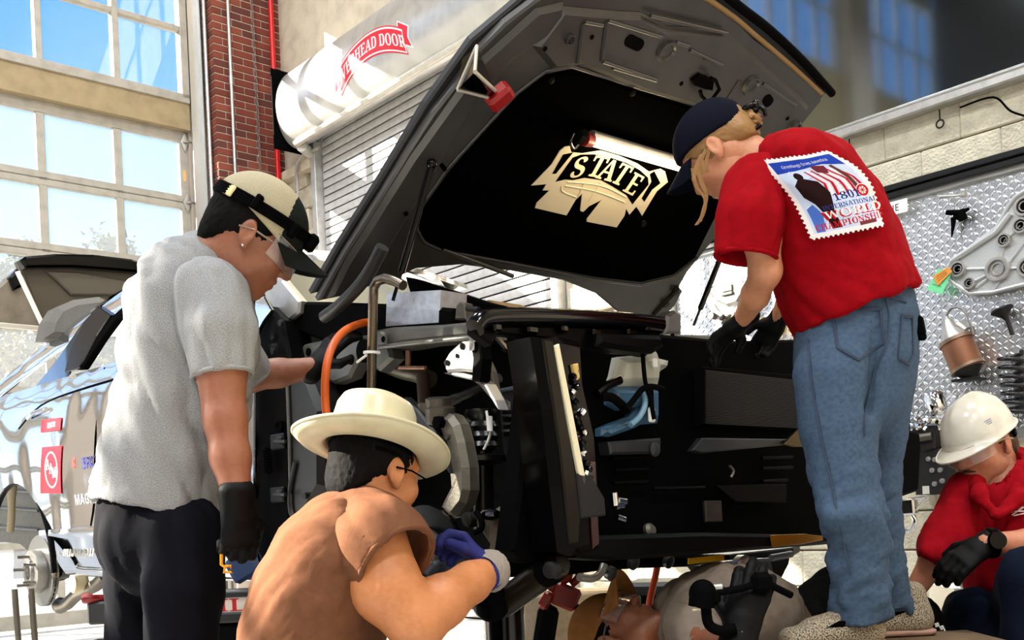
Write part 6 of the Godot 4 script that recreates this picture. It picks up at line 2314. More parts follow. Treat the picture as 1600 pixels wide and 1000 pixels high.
func build_heads() -> void:
	var c := 0.0042
	var s := Sdf.new(Vector3(-0.105, -0.19, -0.13), Vector3(0.105, 0.145, 0.14), c)
	var I := Basis()
	s.ell(Vector3(0, 0.032, -0.012), Vector3(0.075, 0.092, 0.098), I, 0.02)
	s.ell(Vector3(0, -0.045, 0.03), Vector3(0.058, 0.07, 0.062), I, 0.03)
	s.ell(Vector3(0, -0.096, 0.066), Vector3(0.024, 0.018, 0.02), I, 0.03)
	s.ell(Vector3(0, 0.032, 0.072), Vector3(0.05, 0.018, 0.02), I, 0.02)
	for e in [-1, 1]:
		s.ell(Vector3(0.04 * e, -0.02, 0.062), Vector3(0.024, 0.024, 0.022), I, 0.025)
		s.ell(Vector3(0.05 * e, -0.068, 0.01), Vector3(0.016, 0.03, 0.03), I, 0.03)
		s.ell(Vector3(0.031 * e, 0.010, 0.098), Vector3(0.019, 0.011, 0.014), I, 0.012, 1)
		s.ell(Vector3(0.031 * e, 0.009, 0.075), Vector3(0.0135, 0.0125, 0.0125), I, 0.004)
	s.cone(Vector3(0, 0.018, 0.086), Vector3(0, -0.022, 0.106), Vector2(0.008, 0.01), Vector2(0.012, 0.012), Vector3.RIGHT, 0.012)
	for e in [-1, 1]:
		s.ell(Vector3(0.012 * e, -0.026, 0.097), Vector3(0.008, 0.007, 0.009), I, 0.008)
	s.ell(Vector3(0, -0.050, 0.090), Vector3(0.022, 0.007, 0.009), I, 0.008)
	s.ell(Vector3(0, -0.064, 0.088), Vector3(0.019, 0.008, 0.009), I, 0.008)
	s.ell(Vector3(0, -0.057, 0.101), Vector3(0.024, 0.002, 0.008), I, 0.003, 1)
	for e in [-1, 1]:
		var b := Basis(Vector3(0, 1, 0), 0.35 * e) * Basis(Vector3(1, 0, 0), -0.15)
		s.ell(Vector3(0.079 * e, 0.0, -0.008), Vector3(0.008, 0.030, 0.0185), b, 0.006)
		s.ell(Vector3(0.076 * e, -0.026, 0.0), Vector3(0.007, 0.012, 0.010), b, 0.006)
		s.ell(Vector3(0.089 * e, 0.004, -0.004), Vector3(0.007, 0.020, 0.011), b, 0.003, 1)
	s.cone(Vector3(0, -0.03, -0.03), Vector3(0, -0.18, -0.05), Vector2(0.056, 0.058), Vector2(0.058, 0.06), Vector3.RIGHT, 0.02)
	head_mb = s.mesh()
	s = Sdf.new(Vector3(-0.115, -0.10, -0.14), Vector3(0.115, 0.155, 0.12), 0.005)
	s.ell(Vector3(0, 0.036, -0.018), Vector3(0.0785, 0.0945, 0.0995), I, 0.01)
	s.ell(Vector3(0, -0.03, -0.075), Vector3(0.058, 0.05, 0.03), I, 0.03)
	s.ell(Vector3(0, -0.03, 0.085), Vector3(0.085, 0.098, 0.085), I, 0.008, 1)
	for e in [-1, 1]:
		s.ell(Vector3(0.085 * e, -0.045, -0.005), Vector3(0.03, 0.055, 0.03), I, 0.006, 1)
	s.clip(Vector3(0, -0.052, 0), Vector3(0, -1, 0.2))
	var n := noise(1.0, 77, 3)
	hair_mb = s.mesh(func(p: Vector3, _k: Vector3) -> float: return 0.003 * n.get_noise_3d(p.x * 160, p.y * 40, p.z * 80))

func head_on(o: Node3D, body: MB, t: Transform3D, hair: Material) -> void:
	body.add(head_mb, t)
	if hair:
		var h := MB.new()
		h.add(hair_mb, t)
		wpc("hair", h, hair, o)
	for e in [-1, 1]:
		var b := MB.new()
		b.ball(t * Vector3(0.031 * e, 0.0085, 0.0772), Vector3.ONE * 0.0126, t.basis.orthonormalized(), 14, 10)
		var ey := wpc("eye", b, M.eye, o)
		b = MB.new()
		b.ball(t * Vector3(0.031 * e, 0.006, 0.0865), Vector3(0.005, 0.005, 0.004), t.basis.orthonormalized(), 12, 8)
		wpc("iris", b, M.iris, ey)
		ey.get_child(0).position = Vector3.ZERO
		b = MB.new()
		b.tube([t * Vector3(0.014 * e, 0.027, 0.092), t * Vector3(0.032 * e, 0.033, 0.088), t * Vector3(0.050 * e, 0.027, 0.074)], [0.002, 0.0035, 0.0015], 6)
		wpc("eyebrow", b, hair if hair else M.browhair, o)

# clear safety glasses in a head's axes
func safety_glasses(o: Node3D, t: Transform3D, rim: Material) -> void:
	var rows := []
	for i in 6:
		var y := 0.032 - 0.052 * i / 5.0
		var row := PackedVector3Array()
		for j in 17:
			var a := deg_to_rad(-78.0 + 156.0 * j / 16.0)
			row.append(t * Vector3(sin(a) * 0.078, y - 0.006 * cos(a * 2.0), 0.028 + cos(a) * 0.088))
		rows.append(row)
	var b := MB.new()
	b.shell(rows, 0.002, true)
	var g := wpc("safety_glasses", b, M.visor, o, "clear wraparound safety glasses")
	b = MB.new()
	for e in [0, 5]:
		var p := []
		for q in rows[e]:
			p.append(q)
		b.tube(p, 0.0012, 5)
	wpc("lens_rim", b, rim, g).position = Vector3.ZERO
	for e in [-1, 1]:
		b = MB.new()
		b.tube([t * Vector3(0.077 * e, 0.015, 0.045), t * Vector3(0.083 * e, 0.012, 0.0), t * Vector3(0.082 * e, 0.0, -0.03)], 0.0028, 6)
		wpc("temple", b, rim, g).position = Vector3.ZERO

func hand(w: Vector3, f: Vector3, pn: Vector3, side_: float, curl: Array, thumb: float, sc := 1.0, grow := 0.0, spread := 0.0, cuff := 0.0, cuff_r := 0.034) -> MB:
	f = f.normalized()
	pn = (pn - f * pn.dot(f)).normalized()
	var t := f.cross(pn) * side_
	var r := 0.25 * sc
	var s := Sdf.new(w - Vector3(r, r, r), w + Vector3(r, r, r), 0.0042)
	s.cone(w - f * (0.01 + cuff) * sc, w + f * 0.03 * sc, Vector2(cuff_r, cuff_r * 0.85) * sc, Vector2(0.033, 0.02) * sc + Vector2(grow, grow), t, 0.01)
	s.cone(w + f * 0.025 * sc, w + f * 0.082 * sc, Vector2(0.033, 0.018) * sc + Vector2(grow, grow), Vector2(0.041, 0.0145) * sc + Vector2(grow, grow), t, 0.012)
	for i in 4:
		var off: float = [0.031, 0.0105, -0.0105, -0.030][i]
		var L: float = [0.070, 0.078, 0.072, 0.057][i] * sc
		var p := w + f * float([0.088, 0.092, 0.088, 0.080][i]) * sc + t * off * sc
		var ff := (f + t * off * spread * 10.0).normalized()
		var cum := 0.0
		for k in 3:
			cum += float(curl[i]) * [0.75, 1.0, 0.7][k]
			var d := ff * cos(cum) + pn * sin(cum)
			var q: Vector3 = p + d * L * [0.46, 0.3, 0.24][k]
			var r0: float = ([0.0102, 0.0095, 0.0088][k] * sc) + grow
			var r1: float = ([0.0095, 0.0088, 0.0076][k] * sc) + grow
			s.cone(p, q, Vector2(r0, r0), Vector2(r1, r1), t, 0.004)
			p = q
	var p0 := w + f * 0.022 * sc + t * 0.024 * sc
	var d1 := (f * 0.62 + t * (0.85 - thumb * 0.5) + pn * (0.25 + thumb * 0.5)).normalized()
	var p1 := p0 + d1 * 0.045 * sc
	var d2 := (f * 0.85 + t * (0.35 - thumb * 0.6) + pn * (0.2 + thumb * 0.6)).normalized()
	s.cone(p0, p1, Vector2(0.015, 0.014) * sc, Vector2(0.0118, 0.0115) * sc + Vector2(grow, grow), t, 0.012)
	s.cone(p1, p1 + d2 * 0.034 * sc, Vector2(0.0118, 0.0115) * sc + Vector2(grow, grow), Vector2(0.009, 0.0088) * sc + Vector2(grow, grow), t, 0.004)
	return s.mesh(func(p: Vector3, _n: Vector3) -> float: return 0.0)

func limb(s: Sdf, p: Array, r: Array, k := 0.02) -> void:
	for i in p.size() - 1:
		s.cone(p[i], p[i + 1], Vector2(r[i], r[i]), Vector2(r[i + 1], r[i + 1]), Vector3.RIGHT if absf((p[i + 1] - p[i]).normalized().x) < 0.9 else Vector3.UP, k)

func box_of(a: Array, pad: float) -> Array:
	var lo: Vector3 = a[0]
	var hi: Vector3 = a[0]
	for p in a:
		lo = lo.min(p)
		hi = hi.max(p)
	return [lo - Vector3.ONE * pad, hi + Vector3.ONE * pad]

# a short hollow sleeve added to a shirt's mesh; the last point is the hem
func sleeve(o: MB, p: Array, r: Array, seed_: int, amp := 0.010) -> void:
	var bx := box_of(p, r[0] + 0.06)
	var s := Sdf.new(bx[0], bx[1], 0.0068)
	limb(s, p, r, 0.01)
	var m := p.size() - 1
	var d: Vector3 = (p[m] - p[m - 1]).normalized()
	s.clip(p[m], d)
	var q := []
	var rr := []
	for i in [m - 1, m]:
		q.append(p[i])
		rr.append(r[i] - 0.018)
	q.append(p[m] + d * 0.05)
	rr.append(r[m] - 0.018)
	q[0] = q[0].lerp(q[1], 0.35)
	for i in 2:
		s.cone(q[i], q[i + 1], Vector2(rr[i], rr[i]), Vector2(rr[i + 1], rr[i + 1]), Vector3.RIGHT if absf(d.x) < 0.9 else Vector3.UP, 0.003, 1)
	o.add(s.mesh(folds(seed_, d, amp, 9.0)))
	# stitched hem
	var u := d.cross(Vector3.UP if absf(d.y) < 0.9 else Vector3.RIGHT).normalized()
	var ring := []
	for i in 37:
		var a := TAU * i / 36
		ring.append(p[m] - d * 0.004 + (u * cos(a) + u.cross(d) * sin(a)) * (r[m] - 0.005))
	o.tube(ring, 0.0065, 8, false)

func skin(c: Color) -> StandardMaterial3D:
	var m := tri_tex(mat(c, 0.5), 9.0, M.skintex)
	m.subsurf_scatter_enabled = true
	m.subsurf_scatter_strength = 0.06
	return m

func cloth(c: Color, weave := 1.0, tex: Texture2D = null, scale := 5.0) -> StandardMaterial3D:
	var m := tri_tex(mat(c, 0.9), scale, tex if tex else M.mottle, M.weave, 0.35 * weave)
	m.metallic_specular = 0.2
	return m

func people() -> void:
	M.skintex = ntex(0.02, 41, 0.0, [[0.0, Color(0.93, 0.88, 0.86)], [1.0, Color(1, 1, 1)]], 256, 4)
	M.heather = ntex(0.09, 42, 0.0, [[0.25, Color(0.74, 0.74, 0.74)], [0.5, Color(0.9, 0.9, 0.9)], [0.75, Color(1, 1, 1)]], 512, 3)
	M.speckle = ntex(0.09, 44, 0.0, [[0.35, Color(0.25, 0.22, 0.20)], [0.5, Color(0.95, 0.92, 0.88)], [1.0, Color(1, 1, 1)]], 512, 2)
	M.denim = ntex(0.03, 43, 0.0, [[0.0, Color(0.72, 0.76, 0.82)], [0.5, Color(0.9, 0.92, 0.94)], [1.0, Color(1, 1, 1)]], 512, 5)
	M.eye = mat(Color(0.85, 0.83, 0.80), 0.2)
	M.iris = mat(Color(0.08, 0.05, 0.03), 0.15)
	M.browhair = mat(Color(0.04, 0.03, 0.025), 0.7)
	M.blackglove = tri_tex(blackish(Color(0.03, 0.03, 0.032), 0.55, 0.25), 8.0, M.fine, M.plaster_n, 0.3)
	M.blackhair = blackish(Color(0.04, 0.035, 0.03), 0.75, 0.2)
	build_heads()
	grey_man()
	hat_man()
	woman()
	helmet_boy()
	lying_man()

func grey_man() -> void:
	var Z := 2.7
	var o := thing("person", "person in a grey T-shirt and cream cap with a head strap, reaching over the fender", "person", ground(at(255, 1303, Z) * Vector3(1, 0, 1)))
	var sk := skin(Color(0.56, 0.355, 0.255))
	# body under the clothes: torso core, arms, neck
	var sh_r := at(335, 478, 2.54)
	var el_r := at(352, 655, 2.50)
	var wr_r := at(371, 788, 2.47)
	var sh_l := at(318, 470, 2.90)
	var el_l := at(385, 588, 3.02)
	var wr_l := at(492, 574, 3.08)
	var bx := box_of([sh_r, el_r, wr_r, sh_l, el_l, wr_l, at(250, 780, Z), at(372, 390, Z)], 0.16)
	var s := Sdf.new(bx[0], bx[1], 0.011)
	s.chain([sec(255, 780, Z, 80, 0.14), sec(295, 600, Z, 80, 0.15), sec(300, 480, Z, 66, 0.17), sec(330, 430, Z, 36, 0.12)], Vector3.RIGHT)
	s.cone(at(340, 420, Z), at(378, 385, 2.69), Vector2(0.072, 0.068), Vector2(0.066, 0.062), Vector3(0.7, -0.7, 0), 0.03)
	limb(s, [sh_r, at(345, 570, 2.52), el_r, at(360, 715, 2.49), wr_r + Vector3(0, 0.022, 0)], [0.066, 0.062, 0.050, 0.047, 0.035])
	limb(s, [sh_l, el_l, at(435, 583, 3.05), wr_l], [0.062, 0.048, 0.041, 0.031])
	var body := s.mesh()
	var hb := axes(Vector3(0.76, -0.60, -0.26), Vector3(0.55, 0.80, 0.02))
	var ht := Transform3D(hb.scaled(Vector3.ONE * 1.16), at(394, 372, 2.66))
	head_on(o, body, ht, M.blackhair)
	wpc("body", body, sk, o)
	# T-shirt
	s = Sdf.new(bx[0], bx[1], 0.0105)
	s.chain([sec(252, 830, Z, 106, 0.175), sec(258, 770, Z, 106, 0.18), sec(271, 700, Z, 100, 0.175), sec(288, 620, Z, 99, 0.18), sec(298, 540, Z, 99, 0.195), sec(302, 475, Z, 88, 0.20), sec(312, 432, Z, 66, 0.16), sec(330, 412, Z, 44, 0.10), sec(352, 398, 2.69, 32, 0.085)], Vector3.RIGHT, 0.03)
	s.clip(at(252, 795, Z), Vector3(-0.20, -1.0, 0), 0.5)
	s.cone(at(255, 770, Z), at(250, 860, Z), Vector2(0.155, 0.155), Vector2(0.16, 0.16), Vector3.RIGHT, 0.004, 1)
	s.cone(at(358, 402, Z), at(385, 372, 2.69), Vector2(0.080, 0.076), Vector2(0.085, 0.08), Vector3(0.7, -0.7, 0), 0.006, 1)
	var shirt := cloth(Color(0.60, 0.605, 0.61), 1.0, M.heather, 6.0)
	var sm := s.mesh(folds(5, Vector3(0.35, -0.9, 0.1), 0.021, 7.5))
	sleeve(sm, [at(326, 466, 2.58), at(340, 520, 2.53), at(348, 588, 2.52)], [0.104, 0.090, 0.076], 5)
	sleeve(sm, [at(312, 468, 2.84), at(360, 540, 2.95), at(392, 590, 3.02)], [0.095, 0.080, 0.066], 6)
	wpc("t_shirt", sm, shirt, o, "heather grey T-shirt")
	# trousers
	var hip_n := at(285, 800, 2.6)
	var kn_n := at(285, 1040, 2.58)
	var an_n := at(275, 1262, 2.6)
	var hip_f := at(212, 800, 2.8)
	var kn_f := at(212, 1040, 2.82)
	var an_f := at(208, 1235, 2.84)
	bx = box_of([hip_n, an_n, hip_f, an_f, at(250, 740, Z)], 0.2)
	s = Sdf.new(bx[0], bx[1], 0.013)
	s.chain([sec(255, 750, Z, 92, 0.15), sec(252, 840, Z, 96, 0.165)], Vector3.RIGHT)
	s.chain([[at(288, 830, 2.61), 0.105, 0.10], [at(287, 920, 2.59), 0.098, 0.10], [kn_n, 0.085, 0.085], [at(280, 1150, 2.59), 0.075, 0.078], [an_n, 0.066, 0.066]], Vector3.RIGHT)
	s.chain([[at(215, 830, 2.8), 0.09, 0.10], [at(212, 920, 2.81), 0.08, 0.095], [kn_f, 0.078, 0.082], [at(210, 1140, 2.83), 0.072, 0.075], [an_f, 0.064, 0.064]], Vector3.RIGHT)
	wpc("trousers", s.mesh(folds(8, Vector3(0.2, -1, 0), 0.011, 7.0)), cloth(Color(0.055, 0.058, 0.085), 1.0), o, "black trousers")
	for q in [[an_n, 0.0], [an_f, 0.0]]:
		var f := Sdf.new(q[0] + Vector3(-0.15, -0.14, -0.12), q[0] + Vector3(0.28, 0.08, 0.12), 0.008)
		var g: Vector3 = Vector3(q[0].x, 0.045, q[0].z)
		f.cone(g + Vector3(-0.06, 0, 0), g + Vector3(0.17, -0.005, 0), Vector2(0.045, 0.045), Vector2(0.04, 0.045), Vector3.UP, 0.02)
		f.cone(g, g + Vector3(0, 0.06, 0), Vector2(0.05, 0.045), Vector2(0.045, 0.04), Vector3.RIGHT, 0.03)
		f.clip(Vector3(0, 0.002, 0), Vector3.DOWN)
		wpc("shoe", f.mesh(), M.black, o)
	# gloves
	var g1 := hand(wr_r, Vector3(0.02, -1, 0.02), Vector3(-0.5, -0.1, -0.85), 1.0, [1.0, 1.05, 1.1, 1.1], 0.6, 1.12, 0.002, 0.0, 0.015, 0.041)
	var gl := wpc("glove", g1, M.blackglove, o, "black glove hanging closed")
	var g2 := hand(wr_l, Vector3(0.62, 0.72, -0.05), Vector3(0.55, -0.3, -0.75), -1.0, [0.35, 0.4, 0.45, 0.5], 0.2, 1.05, 0.002, 0.0, 0.012, 0.036)
	wpc("glove", g2, M.blackglove, o, "wrinkled black glove gripping the apron panel")
	# cap, strap, lamp
	var cap := Sdf.new(Vector3(-0.12, -0.03, -0.15), Vector3(0.12, 0.16, 0.15), 0.0036)
	cap.ell(Vector3(0, 0.040, -0.010), Vector3(0.088, 0.101, 0.112), Basis(), 0.01)
	cap.clip(Vector3(0, 0.036, 0.0), Vector3(0, -1, -0.22))
	cap.ell(Vector3(0, 0.02, -0.010), Vector3(0.079, 0.09, 0.102), Basis(), 0.003, 1)
	var cm := MB.new()
	cm.add(cap.mesh(), ht)
	var cp_ := wpc("cap", cm, tri_tex(mat(Color(0.70, 0.66, 0.54), 0.9), 9.0, M.heather, M.weave, 0.8), o, "cream mesh cap with dark front and brim")
	cap.clip(Vector3(0, 0.05, 0.045), Vector3(0, -0.25, -1))
	cap.ell(Vector3(0, 0.039, -0.010), Vector3(0.0885, 0.1015, 0.1125), Basis(), 0.002)
	cap.clip(Vector3(0, 0.036, 0.0), Vector3(0, -1, -0.22))
	cap.clip(Vector3(0, 0.05, 0.045), Vector3(0, -0.25, -1))
	cm = MB.new()
	cm.add(cap.mesh(), ht)
	wpc("front_panel", cm, cloth(Color(0.10, 0.115, 0.105)), cp_).position = Vector3.ZERO
	var rows := []
	for i in 8:
		var e := i / 7.0
		var row := PackedVector3Array()
		for j in 15:
			var u := j / 7.0 - 1.0
			var z0 := -0.010 + 0.111 * sqrt(maxf(0.0, 1.0 - pow(u * 0.82, 2.0)))
			row.append(ht * Vector3(u * 0.073, 0.040 - 0.020 * u * u - e * (0.010 + 0.020 * u * u), z0 + e * 0.078 * sqrt(1.0 - 0.72 * pow(absf(u), 2.6))))
		rows.append(row)
	cm = MB.new()
	cm.shell(rows, 0.005)
	wpc("brim", cm, cloth(Color(0.085, 0.095, 0.088)), cp_, "dark curved brim").position = Vector3.ZERO
	cm = MB.new()
	var ring := []
	for i in 41:
		var a := TAU * i / 40
		ring.append(ht * Vector3(sin(a) * 0.089, 0.068 + 0.012 * cos(a), -0.010 + cos(a) * 0.113))
	var r2 := []
	for q in ring:
		r2.append(q - ht.basis.y * 0.014)
	for k in 4:
		var p := []
		for i in 41:
			p.append(ring[i] - ht.basis.y * 0.006 * k)
		cm.tube(p, 0.005, 6, false)
	cm.box(ht * Vector3(0, 0.07, 0.108), Vector3(0.07, 0.045, 0.03), 0.008, hb)
	for e in [-0.5, -0.95]:
		cm.box(ht * Vector3(sin(e * 1.9) * 0.094, 0.062, cos(e * 1.9) * 0.114), Vector3(0.018, 0.04, 0.02), 0.004, hb * Basis(Vector3.UP, e * 1.9))
	wpc("head_strap", cm, M.black, o, "black head strap with a lamp at the front")
	cm = MB.new()
	cm.box(ht * Vector3(-0.06, 0.050, -0.092), Vector3(0.05, 0.03, 0.008), 0.003, hb * Basis(Vector3.UP, 0.65))
	wpc("cap_label", cm, mat(Color(0.82, 0.76, 0.56), 0.8), cp_).position = Vector3.ZERO
	safety_glasses(o, ht, mat(Color(0.5, 0.42, 0.36), 0.2))
	cm = MB.new()
	cm.ball(ht * Vector3(-0.086, -0.030, 0.0), Vector3.ONE * 0.0035)
	wpc("ear_stud", cm, M.chrome, o)
	cm = MB.new()
	var nk := []
	var nc := at(360, 398, 2.69)
	var ax := Vector3(0.62, 0.78, 0.05).normalized()
	var u := ax.cross(Vector3(0, 0, 1)).normalized()
	for i in 25:
		var a := TAU * i / 24
		nk.append(nc + u * cos(a) * 0.082 + ax.cross(u) * sin(a) * 0.076)
	cm.tube(nk, 0.0018, 6, false)
	wpc("necklace", cm, mat(Color(0.85, 0.62, 0.25), 0.25, 1.0), o, "thin gold chain")
	# yellow clip held in the hanging hand
	var y := thing("clip", "yellow wire clip held in the hanging black glove", "clip", ground(at(352, 878, 2.43)))
	cm = MB.new()
	var yp := []
	for q in [[346, 866], [346, 882], [352, 886], [350, 894], [362, 894], [360, 884], [352, 885]]:
		yp.append(at(q[0], q[1], 2.43) - y.position)
	cm.tube(yp, 0.004, 8)
	pc("wire", cm, mat(Color(0.80, 0.55, 0.02), 0.4), y)

func hat_man() -> void:
	var Z := 2.3
	var o := thing("person", "person in a tan brown T-shirt and wide cream hard hat, seated at the brake rotor", "person", ground(at(500, 1360, Z) * Vector3(1, 0, 1)))
	var sk := skin(Color(0.76, 0.50, 0.31))
	var sh := at(580, 850, 2.18)
	var el := at(650, 975, 2.14)
	var wr := at(762, 893, 2.36)
	var shl := at(530, 850, 2.55)
	var ell_ := at(650, 905, 2.66)
	var wrl := at(700, 900, 2.62)
	var bx := box_of([sh, el, wr, shl, ell_, at(480, 1080, Z), at(590, 760, Z)], 0.17)
	var s := Sdf.new(bx[0], bx[1], 0.011)
	s.chain([sec(480, 1090, Z, 90, 0.15), sec(500, 960, Z, 90, 0.16), sec(540, 850, Z, 66, 0.16), sec(575, 805, Z, 30, 0.08)], Vector3(1, -0.3, 0))
	s.cone(at(570, 810, Z), at(588, 760, 2.31), Vector2(0.066, 0.066), Vector2(0.058, 0.058), Vector3.RIGHT, 0.03)
	limb(s, [sh, at(605, 920, 2.15), el], [0.078, 0.073, 0.058])
	limb(s, [el, at(690, 940, 2.2), at(735, 910, 2.3), wr], [0.058, 0.056, 0.045, 0.036])
	limb(s, [shl, ell_, wrl], [0.07, 0.05, 0.033])
	var body := s.mesh()
	var hb := axes(Vector3(0.66, -0.30, -0.69), Vector3(0.22, 0.94, -0.25))
	var ht := Transform3D(hb.scaled(Vector3.ONE * 1.04), at(587, 742, 2.32))
	head_on(o, body, ht, M.blackhair)
	wpc("body", body, sk, o)
	# T-shirt, a rounded back
	s = Sdf.new(bx[0], bx[1], 0.0105)
	s.chain([sec(480, 1120, Z, 112, 0.20), sec(487, 1000, Z, 108, 0.20), sec(505, 930, Z, 104, 0.21), sec(528, 870, Z, 92, 0.21), sec(552, 828, Z, 66, 0.17), sec(570, 802, 2.31, 38, 0.10)], Vector3(1, -0.32, 0), 0.03)
	s.cone(at(578, 795, 2.31), at(588, 752, 2.31), Vector2(0.072, 0.072), Vector2(0.078, 0.078), Vector3.RIGHT, 0.006, 1)
	var sm := s.mesh(folds(15, Vector3(0.6, 0.7, 0.2), 0.009, 9.0))
	sleeve(sm, [at(570, 838, 2.24), at(598, 855, 2.17), at(622, 880, 2.14)], [0.110, 0.105, 0.096], 15, 0.006)
	sleeve(sm, [at(545, 845, 2.5), at(600, 875, 2.6)], [0.095, 0.085], 16)
	wpc("t_shirt", sm, cloth(Color(0.44, 0.29, 0.205), 0.9), o, "tan brown T-shirt")
	# trousers, seated on a low stool
	bx = box_of([at(480, 1080, Z), at(640, 1230, 2.2), at(640, 1300, 2.3), at(560, 1300, 2.6)], 0.2)
	s = Sdf.new(bx[0], bx[1], 0.015)
	s.chain([sec(475, 1080, Z, 95, 0.18), sec(485, 1130, Z, 95, 0.17)], Vector3.RIGHT)
	for q in [[2.2, 0], [2.5, -10]]:
		limb(s, [at(510 + q[1], 1130, q[0]), at(650 + q[1], 1110, q[0] - 0.05)], [0.095, 0.075])
		limb(s, [at(650 + q[1], 1110, q[0] - 0.05), Vector3(at(640 + q[1], 1300, q[0]).x, 0.08, -q[0])], [0.072, 0.05])
	wpc("trousers", s.mesh(), cloth(Color(0.10, 0.11, 0.14)), o)
	for q in [[2.2, 0], [2.5, -10]]:
		var g := Vector3(at(640 + q[1], 1300, q[0]).x, 0.045, -q[0])
		var f := Sdf.new(g + Vector3(-0.15, -0.06, -0.12), g + Vector3(0.25, 0.12, 0.12), 0.009)
		f.cone(g + Vector3(-0.05, 0, 0), g + Vector3(0.16, 0, 0), Vector2(0.043, 0.045), Vector2(0.038, 0.042), Vector3.UP, 0.02)
		f.cone(g, g + Vector3(0, 0.05, 0), Vector2(0.048, 0.045), Vector2(0.045, 0.04), Vector3.RIGHT, 0.02)
		f.clip(Vector3(0, 0.002, 0), Vector3.DOWN)
		wpc("shoe", f.mesh(), M.black, o)
	# blue and black work gloves with a knitted cuff
	var blue := tri_tex(mat(Color(0.035, 0.07, 0.42), 0.75), 9.0, M.fine, M.weave, 0.6)
	var gl := wpc("glove", hand(wr, Vector3(-0.55, 0.66, -0.5), Vector3(-0.75, -0.45, 0.3), 1.0, [0.9, 0.95, 1.0, 1.0], 0.5, 1.05, 0.003, 0.0, 0.0, 0.040), blue, o, "blue knitted glove with a black palm")
	var cb := MB.new()
	var f1 := (wr - at(735, 910, 2.3)).normalized()
	var kn := noise(60.0, 3, 1)
	var rows := []
	for i in 9:
		var row := PackedVector3Array()
		for j in 24:
			var a := TAU * j / 24
			var sd := f1.cross(Vector3.UP).normalized()
			var rr := 0.043 + 0.004 * sin(i * 2.4) * sin(j * 2.6) + 0.006 * sin(PI * i / 8.0)
			row.append(wr + f1 * (0.006 * i - 0.018) + (sd * cos(a) + sd.cross(f1) * sin(a)) * rr)
		rows.append(row)
	cb.grid(rows, true)
	wpc("cuff", cb, tri_tex(mat(Color(0.62, 0.58, 0.54), 0.9), 14.0, M.fine, M.weave, 1.0), gl, "grey flecked knitted cuff").position = Vector3.ZERO
	var g2 := hand(at(716, 880, 2.55), Vector3(-0.8, -0.62, 0.1), Vector3(0.3, -0.6, 0.7), 1.0, [0.25, 0.3, 0.3, 0.35], 0.2, 1.0, 0.002, 0.0, 0.0, 0.034)
	wpc("glove", g2, tri_tex(mat(Color(0.02, 0.035, 0.10), 0.6), 9.0, M.fine), o, "dark blue black glove behind the forearm")
	# spectacles
	var sp := MB.new()
	for e in [-1, 1]:
		sp.tube([ht * Vector3(0.086 * e, 0.006, -0.015), ht * Vector3(0.082 * e, 0.012, 0.03), ht * Vector3(0.062 * e, 0.010, 0.108)], 0.0022, 6)
		var lens := []
		for i in 17:
			var a := TAU * i / 16
			lens.append(ht * Vector3(e * 0.034 + cos(a) * 0.025, 0.003 + sin(a) * 0.020, 0.112 - absf(cos(a)) * 0.002))
		sp.tube(lens, 0.0016, 6, false)
	wpc("spectacles", sp, M.black, o, "thin black spectacles")
	# hard hat with a wide curled brim
	var hatb := axes(Vector3(0.66, -0.32, -0.69), Vector3(0.15, 0.93, -0.32))
	var hp := at(580, 706, 2.32)
	var T := Transform3D(hatb, hp)
	var hat := MB.new()
	rows = []
	for q in [[0.0, 0.134], [0.03, 0.134], [0.062, 0.128], [0.080, 0.118], [0.0885, 0.10], [0.094, 0.06], [0.101, 0.015], [0.104, 0.004], [0.112, -0.003], [0.135, -0.006], [0.158, -0.004], [0.170, 0.004], [0.172, 0.008]]:
		var row := PackedVector3Array()
		for j in 64:
			var a := TAU * j / 64
			var wide: float = q[0]
			var y: float = q[1]
			var side_curl := maxf(0.0, (q[0] - 0.104) / 0.068)
			y += side_curl * 0.018 * absf(sin(a)) * absf(sin(a))
			y -= 0.016 * (1.0 if q[0] < 0.08 else 0.0) * exp(-pow(sin(a) * q[0] / 0.022, 2.0))
			row.append(T * Vector3(sin(a) * wide * 0.94, y, cos(a) * wide * 1.08))
		rows.append(row)
	hat.grid(rows, true)
	var inn := []
	for r in rows:
		var row := PackedVector3Array()
		for j in 64:
			row.append(r[j] - T.basis.y * 0.004 - (r[j] - T.origin).normalized() * 0.002)
		inn.append(row)
	hat.grid(inn, true, true)
	var rim := []
	for j in 65:
		rim.append(rows[-1][j % 64])
	hat.tube(rim, 0.0038, 8, false)
	var hm := tri_tex(mat(Color(0.80, 0.77, 0.64), 0.3), 2.0, M.mottle)
	var hn := wpc("hard_hat", hat, hm, o, "wide-brimmed cream hard hat")
	var sus := MB.new()
	for e in [[0.085, 0.0], [0.082, -0.02]]:
		var p := []
		for j in 33:
			var a := TAU * j / 32
			p.append(T * Vector3(sin(a) * e[0] * 0.96, e[1], cos(a) * e[0] * 1.1))
		sus.tube(p, 0.008, 8, false)
	wpc("suspension", sus, M.black, hn, "black headband inside the hat").position = Vector3.ZERO
	var st := thing("stool", "low round rolling stool under the seated person", "stool", ground(at(478, 1360, Z) * Vector3(1, 0, 1)))
	var b := MB.new()
	b.lathe([Vector2(0.17, 0.16), Vector2(0.18, 0.175), Vector2(0.18, 0.20), Vector2(0.165, 0.215), Vector2(0, 0.215)], Transform3D(), 28)
	pc("seat", b, M.black, st)
	b = MB.new()
	b.lathe([Vector2(0.16, 0.0), Vector2(0.16, 0.03), Vector2(0.03, 0.05), Vector2(0.03, 0.16)], Transform3D(), 20)
	pc("base", b, M.steel, st)
